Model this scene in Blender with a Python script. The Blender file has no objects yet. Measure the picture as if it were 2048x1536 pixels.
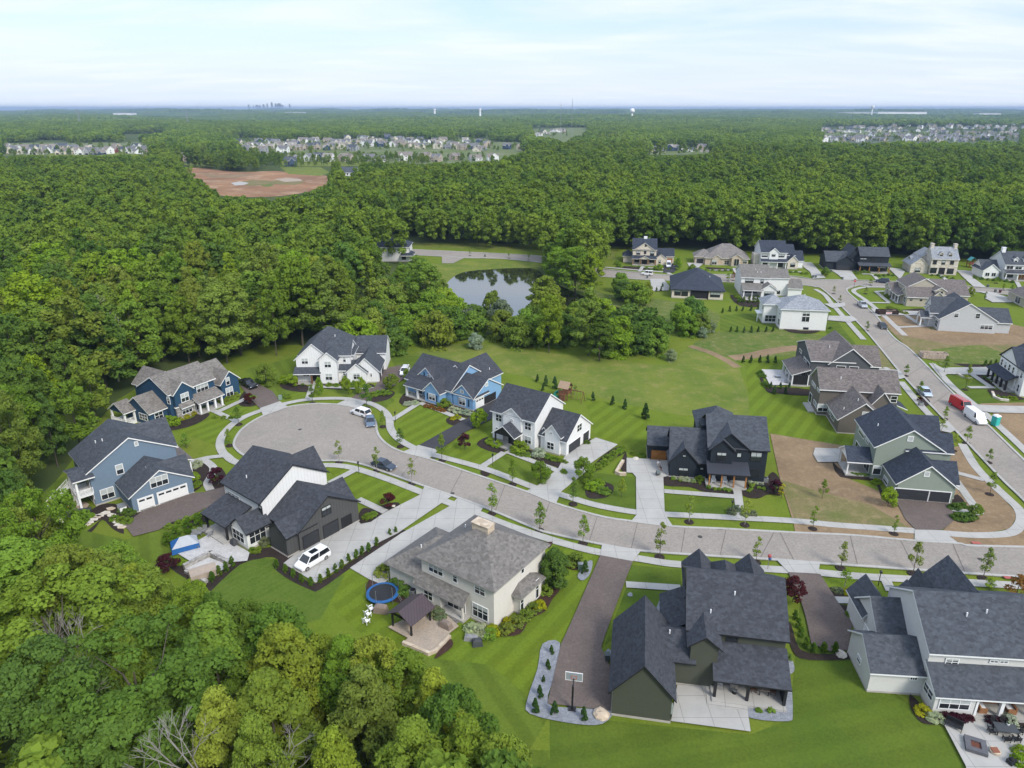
import bpy, math, random
from mathutils import Vector, Matrix
from mathutils.geometry import tessellate_polygon
R=math.radians
random.seed(7)
sc=bpy.context.scene
# ---------------- camera, sky, sun, exposure ----------------
FL=1422.;PITCH=21.2;CH=60.
cd=bpy.data.cameras.new('camera');cam=bpy.data.objects.new('camera',cd);sc.collection.objects.link(cam)
cam.location=(0,0,CH);cam.rotation_euler=(R(90-PITCH),0,0);cd.sensor_width=36;cd.lens=FL/2048*36;cd.clip_start=1;cd.clip_end=120000
sc.camera=cam
SUN_EL,SUN_AZ=42,142
wd=bpy.data.worlds.new('World');sc.world=wd;wd.use_nodes=True
nt=wd.node_tree;nt.nodes.clear()
def N(t,k,**kw):
    n=t.nodes.new(k)
    for a,b in kw.items():
        if a.startswith('i_'):
            key=a[2:];n.inputs[int(key) if key.isdigit() else key.replace('_',' ')].default_value=b
        else: setattr(n,a,b)
    return n
out=N(nt,'ShaderNodeOutputWorld');bg=N(nt,'ShaderNodeBackground')
bg.inputs['Strength'].default_value=.1
sky=N(nt,'ShaderNodeTexSky');sky.sky_type='NISHITA';sky.sun_disc=False
sky.sun_elevation=R(SUN_EL);sky.sun_rotation=R(SUN_AZ);sky.air_density=1.;sky.dust_density=1.5
tc=N(nt,'ShaderNodeTexCoord');sp=N(nt,'ShaderNodeSeparateXYZ');nt.links.new(tc.outputs['Generated'],sp.inputs[0])
# project direction on a cloud plane: (x,y)/(z+.12)
ad=N(nt,'ShaderNodeMath',operation='ADD');ad.inputs[1].default_value=.09;nt.links.new(sp.outputs[2],ad.inputs[0])
mx=N(nt,'ShaderNodeMath',operation='MAXIMUM');mx.inputs[1].default_value=.03;nt.links.new(ad.outputs[0],mx.inputs[0])
dx=N(nt,'ShaderNodeMath',operation='DIVIDE');dy=N(nt,'ShaderNodeMath',operation='DIVIDE')
nt.links.new(sp.outputs[0],dx.inputs[0]);nt.links.new(mx.outputs[0],dx.inputs[1]);nt.links.new(sp.outputs[1],dy.inputs[0]);nt.links.new(mx.outputs[0],dy.inputs[1])
cb=N(nt,'ShaderNodeCombineXYZ');nt.links.new(dx.outputs[0],cb.inputs[0]);nt.links.new(dy.outputs[0],cb.inputs[1])
mp=N(nt,'ShaderNodeMapping');mp.inputs['Scale'].default_value=(.55,1.25,1);mp.inputs['Rotation'].default_value=(0,0,R(-8));nt.links.new(cb.outputs[0],mp.inputs[0])
nz=N(nt,'ShaderNodeTexNoise');nz.inputs['Scale'].default_value=.75;nz.inputs['Detail'].default_value=8;nz.inputs['Roughness'].default_value=.55;nz.inputs['Distortion'].default_value=.5
nt.links.new(mp.outputs[0],nz.inputs['Vector'])
cr=N(nt,'ShaderNodeValToRGB');cr.color_ramp.elements[0].position=.36;cr.color_ramp.elements[0].color=(.22,.22,.22,1);cr.color_ramp.elements[1].position=.62;cr.color_ramp.elements[1].color=(1,1,1,1)
nt.links.new(nz.outputs[0],cr.inputs[0])
# near horizon: all bright haze cloud
hz=N(nt,'ShaderNodeMapRange');hz.inputs['From Min'].default_value=0;hz.inputs['From Max'].default_value=.16;hz.inputs['To Min'].default_value=1;hz.inputs['To Max'].default_value=0
nt.links.new(sp.outputs[2],hz.inputs['Value'])
mxx=N(nt,'ShaderNodeMath',operation='MAXIMUM');nt.links.new(cr.outputs[0],mxx.inputs[0]);nt.links.new(hz.outputs[0],mxx.inputs[1])
nz2=N(nt,'ShaderNodeTexNoise');nz2.inputs['Scale'].default_value=1.6;nz2.inputs['Detail'].default_value=6;nt.links.new(mp.outputs[0],nz2.inputs['Vector'])
cc=N(nt,'ShaderNodeMix',data_type='RGBA');cc.inputs['A'].default_value=(5.4,6.3,7.6,1);cc.inputs['B'].default_value=(7.1,7.35,7.8,1);nt.links.new(nz2.outputs[0],cc.inputs['Factor'])
sb=N(nt,'ShaderNodeMix',data_type='RGBA',blend_type='ADD');sb.inputs['Factor'].default_value=1;sb.inputs['B'].default_value=(.3,.9,2.2,1);nt.links.new(sky.outputs[0],sb.inputs['A'])
m2=N(nt,'ShaderNodeMix',data_type='RGBA');nt.links.new(mxx.outputs[0],m2.inputs['Factor']);nt.links.new(sb.outputs['Result'],m2.inputs['A']);nt.links.new(cc.outputs['Result'],m2.inputs['B'])
zr_=N(nt,'ShaderNodeMapRange');zr_.inputs['From Min'].default_value=.32;zr_.inputs['From Max'].default_value=.8;zr_.inputs['To Min'].default_value=1;zr_.inputs['To Max'].default_value=1.5;nt.links.new(sp.outputs[2],zr_.inputs['Value'])
vs_=N(nt,'ShaderNodeVectorMath',operation='SCALE');nt.links.new(m2.outputs['Result'],vs_.inputs[0]);nt.links.new(zr_.outputs[0],vs_.inputs['Scale'])
nt.links.new(vs_.outputs[0],bg.inputs['Color']);nt.links.new(bg.outputs[0],out.inputs[0])
sl=bpy.data.lights.new('sun','SUN');sl.energy=2.3;sl.angle=R(18);sl.color=(1,.95,.87)
so=bpy.data.objects.new('sun',sl);sc.collection.objects.link(so);so.location=(0,0,300)
a=R(SUN_AZ);e=R(SUN_EL);sd=Vector((math.sin(a)*math.cos(e),math.cos(a)*math.cos(e),math.sin(e)))
so.rotation_euler=sd.to_track_quat('Z','Y').to_euler()
sc.view_settings.view_transform='Standard';sc.view_settings.look='None';sc.view_settings.gamma=1;sc.view_settings.exposure=0.58
try:
    cy=sc.cycles;cy.max_bounces=4;cy.diffuse_bounces=2;cy.glossy_bounces=2;cy.transmission_bounces=2;cy.volume_bounces=0;cy.transparent_max_bounces=4
    cy.caustics_reflective=False;cy.caustics_refractive=False;cy.use_adaptive_sampling=True;cy.adaptive_threshold=.02
except Exception: pass
# ---------------- pixel -> place ----------------
SP,CP=math.sin(R(PITCH)),math.cos(R(PITCH))
def ray(px,py):
    x=(px-1024)/FL;u=-(py-768)/FL
    return (x,CP+u*SP,-SP+u*CP)
def U(px,py,z=0.):
    d=ray(px,py);t=(z-CH)/d[2];return (d[0]*t,d[1]*t)
def PR(x,y,z):
    X=x;Y=y*SP+(z-CH)*CP;Z=y*CP-(z-CH)*SP
    return (1024+FL*X/Z,768-FL*Y/Z)
# ---------------- helpers ----------------
col=sc.collection
class MB:
    def __init__(s): s.v=[];s.f=[];s.m=[]
    def face(s,pts,m=0):
        b=len(s.v);s.v+= [tuple(p) for p in pts];s.f.append(tuple(range(b,b+len(pts))));s.m.append(m)
    def add(s,vs,fs,m=0):
        b=len(s.v);s.v+=[tuple(p) for p in vs]
        for f in fs: s.f.append(tuple(i+b for i in f));s.m.append(m)
    def box(s,x0,y0,z0,x1,y1,z1,m=0,top=None):
        v=[(x0,y0,z0),(x1,y0,z0),(x1,y1,z0),(x0,y1,z0),(x0,y0,z1),(x1,y0,z1),(x1,y1,z1),(x0,y1,z1)]
        s.add(v,[(0,3,2,1),(0,1,5,4),(1,2,6,5),(2,3,7,6),(3,0,4,7)],m);s.add(v,[(4,5,6,7)],m if top is None else top)
    def ext(s,sec,a0,a1,axis,mats):
        # sec: list of (w,z) closed ccw seen along axis; extrude; mats per side face + caps
        n=len(sec)
        f=(lambda a,w,z:(a,w,z)) if axis=='u' else (lambda a,w,z:(w,a,z))
        A=[f(a0,w,z) for w,z in sec];B=[f(a1,w,z) for w,z in sec]
        b=len(s.v);s.v+=A+B
        for i in range(n):
            j=(i+1)%n;s.f.append((b+i,b+j,b+n+j,b+n+i) if axis=='v' else (b+j,b+i,b+n+i,b+n+j));s.m.append(mats[i])
        s.f.append(tuple(b+i for i in range(n)));s.m.append(mats[-1]);s.f.append(tuple(b+n+i for i in range(n)[::-1]));s.m.append(mats[-1])
    def cyl(s,x,y,z0,z1,r0,r1=None,n=8,m=0,x1=None,y1=None):
        r1=r0 if r1 is None else r1;x1=x if x1 is None else x1;y1=y if y1 is None else y1
        d=Vector((x1-x,y1-y,z1-z0)).normalized();a=Vector((1,0,0)) if abs(d.x)<.9 else Vector((0,1,0));p=d.cross(a).normalized();q=d.cross(p)
        vs=[]
        for (X,Y,Z,r) in ((x,y,z0,r0),(x1,y1,z1,r1)):
            for i in range(n):
                t=2*math.pi*i/n;w=Vector((X,Y,Z))+(p*math.cos(t)+q*math.sin(t))*r;vs.append(tuple(w))
        fs=[(i,(i+1)%n,n+(i+1)%n,n+i) for i in range(n)]+[tuple(range(n))[::-1],tuple(range(n,2*n))]
        s.add(vs,fs,m)
    def sph(s,c,r,nu=10,nv=6,m=0,jit=0,rz=None):
        rz=rz or r;vs=[];fs=[]
        for j in range(nv+1):
            ph=-math.pi/2+math.pi*j/nv
            for i in range(nu):
                t=2*math.pi*i/nu;k=1+random.uniform(-jit,jit)
                vs.append((c[0]+r*k*math.cos(ph)*math.cos(t),c[1]+r*k*math.cos(ph)*math.sin(t),c[2]+rz*k*math.sin(ph)))
        for j in range(nv):
            for i in range(nu): fs.append((j*nu+i,j*nu+(i+1)%nu,(j+1)*nu+(i+1)%nu,(j+1)*nu+i))
        s.add(vs,fs,m)
    def mesh(s,name,mats,smooth=False):
        me=bpy.data.meshes.new(name);me.from_pydata(s.v,[],s.f)
        for m in mats: me.materials.append(m)
        me.polygons.foreach_set('material_index',s.m)
        if smooth: me.polygons.foreach_set('use_smooth',[True]*len(s.f))
        me.update();return me
    def build(s,name,mats,parent=None,smooth=False,fix=True):
        if not isinstance(mats,(list,tuple)): mats=[mats]
        me=s.mesh(name,mats,smooth)
        if fix:
            import bmesh
            bm=bmesh.new();bm.from_mesh(me);bmesh.ops.recalc_face_normals(bm,faces=bm.faces);bm.to_mesh(me);bm.free()
        o=bpy.data.objects.new(name,me);col.objects.link(o)
        if parent: o.parent=parent
        return o
def tag(o,label=None,cat=None,group=None,kind=None):
    if label: o['label']=label
    if cat: o['category']=cat
    if group: o['group']=group
    if kind: o['kind']=kind
    return o
def emp(name,x,y,z=0,rz=0,label=None,cat=None,group=None):
    o=bpy.data.objects.new(name,None);col.objects.link(o);o.location=(x,y,z);o.rotation_euler=(0,0,R(rz));o.empty_display_size=.3
    return tag(o,label,cat,group)
def dup(o,parent=None):
    c=o.copy();col.objects.link(c)
    if parent: c.parent=parent
    for ch in o.children: dup(ch,c)
    return c
# ---------------- materials ----------------
def mat(name,c,rough=.8,var=0,sc_=1.,spec=.3,metal=0,kind=None,c2=None,bump=0,coord='Object',**k):
    m=bpy.data.materials.new(name);m.use_nodes=True;t=m.node_tree;b=t.nodes['Principled BSDF']
    b.inputs['Roughness'].default_value=rough;b.inputs['Specular IOR Level'].default_value=spec;b.inputs['Metallic'].default_value=metal
    b.inputs['Base Color'].default_value=(*c,1)
    if kind or var:
        tx=N(t,'ShaderNodeTexCoord');src=tx.outputs[coord]
        c2=c2 or tuple(x*(1-var) for x in c)
        mi=N(t,'ShaderNodeMix',data_type='RGBA');mi.inputs['A'].default_value=(*c,1);mi.inputs['B'].default_value=(*c2,1)
        nz=N(t,'ShaderNodeTexNoise');nz.inputs['Scale'].default_value=sc_;nz.inputs['Detail'].default_value=6;nz.inputs['Roughness'].default_value=.65;t.links.new(src,nz.inputs['Vector'])
        rp=N(t,'ShaderNodeMapRange');rp.inputs['From Min'].default_value=.35;rp.inputs['From Max'].default_value=.65;t.links.new(nz.outputs[0],rp.inputs['Value'])
        t.links.new(rp.outputs[0],mi.inputs['Factor']);last=mi.outputs['Result'];hgt=nz.outputs[0]
        if kind in('lap','batten','shingle','stone','seam','slab','planks'):
            s3=N(t,'ShaderNodeSeparateXYZ');t.links.new(src,s3.inputs[0])
            ps={'lap':k.get('p',.2),'planks':.25,'batten':.55,'shingle':.33,'seam':.5,'slab':2.}.get(kind,1)
            if kind=='stone':
                vo=N(t,'ShaderNodeTexVoronoi');vo.inputs['Scale'].default_value=k.get('s',2.2)
                mpg=N(t,'ShaderNodeMapping');mpg.inputs['Scale'].default_value=(1,1,2);t.links.new(src,mpg.inputs[0]);t.links.new(mpg.outputs[0],vo.inputs['Vector'])
                hs=N(t,'ShaderNodeSeparateColor');t.links.new(vo.outputs['Color'],hs.inputs[0]);t.links.new(hs.outputs[0],mi.inputs['Factor'])
                hgt=vo.outputs['Distance']
            elif kind=='slab':
                # expansion joints every 2m in both axes
                d=[]
                for ax in (0,1):
                    w=N(t,'ShaderNodeMath',operation='PINGPONG');w.inputs[1].default_value=k.get('p',1.5);t.links.new(s3.outputs[ax],w.inputs[0])
                    l=N(t,'ShaderNodeMath',operation='LESS_THAN');l.inputs[1].default_value=.035;t.links.new(w.outputs[0],l.inputs[0]);d.append(l)
                mm=N(t,'ShaderNodeMath',operation='MAXIMUM');t.links.new(d[0].outputs[0],mm.inputs[0]);t.links.new(d[1].outputs[0],mm.inputs[1])
                m3=N(t,'ShaderNodeMix',data_type='RGBA',blend_type='MULTIPLY');m3.inputs['B'].default_value=(.66,.66,.66,1);t.links.new(mm.outputs[0],m3.inputs['Factor']);t.links.new(last,m3.inputs['A']);last=m3.outputs['Result']
            elif kind=='shingle':
                # courses of tabs: cell noise on slope position
                ad=N(t,'ShaderNodeMath',operation='ADD');t.links.new(s3.outputs[0],ad.inputs[0]);t.links.new(s3.outputs[1],ad.inputs[1])
                mpg=N(t,'ShaderNodeMapping');mpg.inputs['Scale'].default_value=(2.4,2.4,5.5);t.links.new(src,mpg.inputs[0])
                vo=N(t,'ShaderNodeTexVoronoi');vo.inputs['Scale'].default_value=1.0;t.links.new(mpg.outputs[0],vo.inputs['Vector'])
                hs=N(t,'ShaderNodeSeparateColor');t.links.new(vo.outputs['Color'],hs.inputs[0])
                r2=N(t,'ShaderNodeMapRange');r2.inputs['To Min'].default_value=.78;r2.inputs['To Max'].default_value=1.25;t.links.new(hs.outputs[0],r2.inputs['Value'])
                m3=N(t,'ShaderNodeMix',data_type='RGBA',blend_type='MULTIPLY');m3.inputs['Factor'].default_value=1;t.links.new(last,m3.inputs['A'])
                cx=N(t,'ShaderNodeCombineColor')
                for i in range(3): t.links.new(r2.outputs[0],cx.inputs[i])
                t.links.new(cx.outputs[0],m3.inputs['B']);last=m3.outputs['Result'];hgt=hs.outputs[0]
            else:
                if kind=='lap': v=s3.outputs[2]
                else:
                    ad=N(t,'ShaderNodeMath',operation='ADD');t.links.new(s3.outputs[0],ad.inputs[0]);t.links.new(s3.outputs[1],ad.inputs[1]);v=ad.outputs[0]
                w=N(t,'ShaderNodeMath',operation='PINGPONG');w.inputs[1].default_value=ps/2;t.links.new(v,w.inputs[0])
                l=N(t,'ShaderNodeMath',operation='LESS_THAN');l.inputs[1].default_value={'lap':.03,'batten':.035,'seam':.04,'planks':.02}[kind];t.links.new(w.outputs[0],l.inputs[0])
                m3=N(t,'ShaderNodeMix',data_type='RGBA',blend_type='MULTIPLY');q=k.get('q',.8);m3.inputs['B'].default_value=(q,q,q,1);t.links.new(l.outputs[0],m3.inputs['Factor']);t.links.new(last,m3.inputs['A']);last=m3.outputs['Result']
        t.links.new(last,b.inputs['Base Color'])
        if bump:
            bp=N(t,'ShaderNodeBump');bp.inputs['Strength'].default_value=bump;bp.inputs['Distance'].default_value=.05;t.links.new(hgt,bp.inputs['Height']);t.links.new(bp.outputs[0],b.inputs['Normal'])
    return m
M={}
def wallm(k,c,kind='lap',**kw): M[k]=mat('siding_'+k,c,.7,.06,1.5,kind=kind,**kw)
wallm('cream',(.66,.63,.57),'lap',q=.97);wallm('white',(.72,.72,.71),'batten',q=.86);wallm('whitelap',(.72,.72,.70),'lap',q=.92)
wallm('char',(.075,.075,.073),'batten',q=.72);wallm('slate',(.155,.215,.285),'lap',q=.9);wallm('navy',(.022,.062,.115),'batten',q=.8)
wallm('sky',(.20,.36,.56),'lap',q=.93);wallm('black',(.016,.022,.030),'batten',q=.7);wallm('sage',(.245,.285,.235),'lap',q=.93)
wallm('taupe',(.135,.118,.10),'lap',q=.9);wallm('taupeb',(.10,.08,.068),'batten',q=.8);wallm('grey',(.085,.09,.10),'lap',q=.9);wallm('olive',(.072,.078,.057),'lap',q=.88)
wallm('ivory',(.60,.59,.56),'lap',q=.95);wallm('palegrey',(.48,.49,.49),'lap',q=.95);wallm('tan',(.42,.38,.30),'lap',q=.94);wallm('cream2',(.62,.55,.45),'lap',q=.97)
M['stone']=mat('stone_wall',(.42,.40,.37),.9,0,2,kind='stone',c2=(.20,.19,.18),bump=.3)
M['tanstone']=mat('tan_stone',(.55,.46,.35),.9,0,2,kind='stone',c2=(.38,.30,.22),s=1.6)
M['brickw']=mat('pale_stone',(.62,.58,.50),.9,0,2,kind='stone',c2=(.42,.36,.29),s=1.6)
def roofm(k,c,c2): M[k]=mat('shingles_'+k,c,.85,0,2.2,kind='shingle',c2=c2,spec=.25)
roofm('rdark',(.052,.056,.066),(.036,.039,.047));roofm('rblue',(.038,.047,.064),(.028,.034,.048));roofm('rbrown',(.175,.16,.142),(.135,.122,.11))
roofm('rwood',(.15,.128,.116),(.105,.093,.09));roofm('rgrey',(.25,.265,.28),(.20,.21,.23));roofm('rslate',(.065,.072,.084),(.047,.052,.062));roofm('rmid',(.165,.152,.138),(.13,.12,.11))
M['rtan']=mat('shingles_tan',(.19,.172,.155),.85,0,.6,kind='shingle',c2=(.145,.13,.12))
M['rmetal']=mat('metal_roof',(.045,.048,.06),.4,.1,1,kind='seam',q=.55)
M['pergroof']=mat('pergola_metal',(.075,.055,.06),.4,.1,1,kind='seam',q=.6)
M['trimw']=mat('white_trim',(.78,.78,.77),.5,.05,3);M['trimk']=mat('black_trim',(.02,.02,.022),.5,.1,3);M['trimc']=mat('cream_trim',(.60,.56,.48),.6,.05,3)
M['trimg']=mat('grey_gutter',(.30,.29,.27),.6,.1,3);M['wood']=mat('cedar_wood',(.42,.19,.06),.6,.3,2,kind='planks',q=.8);M['brownwood']=mat('brown_wood',(.17,.09,.05),.7,.3,2)
M['glass']=mat('window_glass',(.025,.03,.035),.08,.3,.5,spec=.6);M['blind']=mat('window_blind',(.45,.48,.47),.35,.15,2,spec=.5);M['dark']=mat('shade_and_dark_parts',(.02,.02,.022),.9,.3,1)  # dark: painted shade of bays and recesses, also soil, ash and screens
M['conc']=mat('concrete',(.39,.375,.345),.85,.14,.35,kind='slab');M['found']=mat('foundation',(.42,.39,.35),.9,.15,1);M['gdw']=mat('white_garage_door',(.74,.74,.73),.5,.04,2);M['gdk']=mat('dark_garage_door',(.035,.037,.042),.5,.1,2)
M['gdo']=mat('wooden_garage_door',(.36,.15,.035),.5,.3,1);M['metal']=mat('grey_metal',(.35,.36,.37),.4,.1,2,metal=.6);M['whitep']=mat('white_plastic',(.8,.8,.8),.4,.05,2);M['blackp']=mat('black_plastic',(.02,.02,.022),.5,.2,2)
M['tirem']=mat('tyre_rubber',(.02,.02,.02),.8,.2,3);M['cglass']=mat('car_glass',(.015,.018,.022),.05,.2,1,spec=.8)
# ---------------- house builder ----------------
class CR:
    def __init__(s,x0,y0,x1,w=2048): s.x0=x0;s.y0=y0;s.k=w/(x1-x0)
    def __call__(s,x,y): return (s.x0+x/s.k,s.y0+y/s.k)
KA=CR(740,1010,1120);KB=CR(390,880,730);KC=CR(90,810,420,2028);KD=CR(225,710,505);KE=CR(575,640,785);KF=CR(800,695,1020);KG=CR(960,750,1240);KH=CR(1280,790,1580)
KI=CR(1660,790,1940,1720);KJ=CR(1500,650,1830);KL=CR(1200,1095,1620,1676);KM=CR(1680,1110,2048,1662)
KS=CR(1250,465,1510);KR=CR(1460,470,1670,1573);KW=CR(1630,480,1930);KP=CR(1770,530,2048);KY=CR(1900,480,2048,1894);KN=CR(1880,670,2048,1843)
def walls_gable(mb,u0,v0,u1,v1,z0,ze,zr,axis,m,rp=.5,ze2=None):
    ze2=ze if ze2 is None else ze2
    a0,a1,b0,b1=(u0,u1,v0,v1) if axis=='u' else (v0,v1,u0,u1)
    br=b0+(b1-b0)*rp;e=.02
    mb.ext([(b0,z0),(b1,z0),(b1,ze2-e),(br,zr-e),(b0,ze-e)],a0,a1,axis,[m]*6)
def roof_gable(mb,u0,v0,u1,v1,ze,zr,axis,o=.45,og=.35,t=.2,rp=.5,ze2=None):
    ze2=ze if ze2 is None else ze2
    a0,a1,b0,b1=(u0,u1,v0,v1) if axis=='u' else (v0,v1,u0,u1)
    br=b0+(b1-b0)*rp;s0=(zr-ze)/(br-b0);s1=(zr-ze2)/(b1-br)
    p=[(b0-o,ze-o*s0),(br,zr),(b1+o,ze2-o*s1),(b1+o,ze2-o*s1+t),(br,zr+t*1.1),(b0-o,ze-o*s0+t)]
    mb.ext(p,a0-og,a1+og,axis,[1,1,1,0,0,1,1])
def roof_hip(mb,u0,v0,u1,v1,ze,zr,o=.5,t=.2,inset=None):
    W=u1-u0;L=v1-v0;h=min(W,L)/2;s=(zr-ze)/h;z=ze-o*s;U0,U1,V0,V1=u0-o,u1+o,v0-o,v1+o;H=h+o if inset is None else inset+o
    cu,cv=(u0+u1)/2,(v0+v1)/2;e=.01
    if W>=L: a=(U0+H,cv);b=(U1-H,cv)
    else: a=(cu,V0+H);b=(cu,V1-H)
    z1=zr+t
    if abs(a[0]-b[0])+abs(a[1]-b[1])<.1: a=(cu-e,cv-e) ;b=(cu+e,cv+e)
    q=[(U0,V0),(U1,V0),(U1,V1),(U0,V1)];T=[(x,y,z+t) for x,y in q];B=[(x,y,z) for x,y in q]
    A=(*a,z1);Bb=(*b,z1)
    if W>=L:
        mb.face([T[0],T[1],Bb,A]);mb.face([T[1],T[2],Bb]);mb.face([T[2],T[3],A,Bb]);mb.face([T[3],T[0],A])
    else:
        mb.face([T[0],T[1],A]);mb.face([T[1],T[2],Bb,A]);mb.face([T[2],T[3],Bb]);mb.face([T[3],T[0],A,Bb])
    for i in range(4): j=(i+1)%4;mb.face([B[i],B[j],T[j],T[i]],1)
    mb.face(B[::-1],1)
def roof_shed(mb,u0,v0,u1,v1,zl,zh,d,o=.35,t=.18):
    # low side d
    if d in 'SN':
        a,b=(v0,v1) if d=='S' else (v1,v0);s=(zh-zl)/abs(b-a);sg=1 if b>a else -1
        p=[(a-sg*o,zl-o*s),(b,zh),(b,zh+t),(a-sg*o,zl-o*s+t)]
        mb.ext(p,u0-.3,u1+.3,'u',[1,1,0,1,1])
    else:
        a,b=(u0,u1) if d=='W' else (u1,u0);s=(zh-zl)/abs(b-a);sg=1 if b>a else -1
        p=[(a-sg*o,zl-o*s),(b,zh),(b,zh+t),(a-sg*o,zl-o*s+t)]
        mb.ext(p,v0-.3,v1+.3,'v',[1,1,0,1,1])
HOUSES={}
def plane_hit(H,face,c,px,py):
    O,a=H['O'],R(H['a']);d=ray(px,py);cs,sn=math.cos(a),math.sin(a)
    o=(-O[0],-O[1]);ou=o[0]*cs+o[1]*sn;ov=-o[0]*sn+o[1]*cs;du=d[0]*cs+d[1]*sn;dv=-d[0]*sn+d[1]*cs
    if face in 'SN': t=(c-ov)/dv;return (ou+t*du,CH+t*d[2])
    t=(c-ou)/du;return (ov+t*dv,CH+t*d[2])
def panel(mb,face,c,a0,a1,z0,z1,d0,d1,m=0):
    # box on a wall: d0..d1 distance out of wall
    if face=='S': mb.box(a0,c-d1,z0,a1,c-d0,z1,m)
    elif face=='N': mb.box(a0,c+d0,z0,a1,c+d1,z1,m)
    elif face=='E': mb.box(c+d0,a0,z0,c+d1,a1,z1,m)
    else: mb.box(c-d1,a0,z0,c-d0,a1,z1,m)
def window(root,face,c,a0,a1,z0,z1,cols=2,rows=2,fm='trimw',blind=0,trim=.1,name='window',pm=None):
    mb=MB();t=trim
    panel(mb,face,c,a0-t,a1+t,z1,z1+t,.0,.07);panel(mb,face,c,a0-t,a1+t,z0-t,z0,.0,.07)
    panel(mb,face,c,a0-t,a0,z0,z1,.0,.068);panel(mb,face,c,a1,a1+t,z0,z1,.0,.068)
    w=.035
    for i in range(1,cols):
        x=a0+(a1-a0)*i/cols;panel(mb,face,c,x-w,x+w,z0,z1,.02,.06)
    for j in range(1,rows):
        z=z0+(z1-z0)*j/rows;panel(mb,face,c,a0,a1,z-w,z+w,.02,.058)
    w_=mb.build(name,M[fm],root)
    if blind==0 and name=='window' and random.random()<.4: blind=random.choice([.3,.45,.5,.6])
    g=MB();zb=z0+(z1-z0)*(1-blind)
    if blind<1: panel(g,face,c,a0,a1,z0,zb,.0,.04,0)
    if blind>0: panel(g,face,c,a0,a1,zb,z1,.0,.04,1)
    g.build('pane',[M[pm or 'glass'],M['blind']],w_);return w_
def garage_door(root,face,c,a0,a1,z1,m='gdw',fm='trimw',z0=.05,win=0):
    mb=MB();n=4
    for j in range(n):
        za=z0+(z1-z0)*j/n;zb=z0+(z1-z0)*(j+1)/n-.035;panel(mb,face,c,a0,a1,za,zb,0,.05)
    panel(mb,face,c,a0,a1,z0,z1,0,.02)
    o=mb.build('garage_door',M[m],root)
    f=MB();t=.13
    panel(f,face,c,a0-t,a0,z0,z1,0,.07);panel(f,face,c,a1,a1+t,z0,z1,0,.07);panel(f,face,c,a0-t,a1+t,z1,z1+t,0,.072);f.build('frame',M[fm],o)
    if win:
        g=MB();
        for i in range(win):
            x0=a0+(a1-a0)*(i+.12)/win;x1=a0+(a1-a0)*(i+.88)/win;panel(g,face,c,x0,x1,z1-.5,z1-.18,.05,.06)
        g.build('door_window',M['glass'],o)
def wl(root,cols,face,c):
    pass
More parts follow.
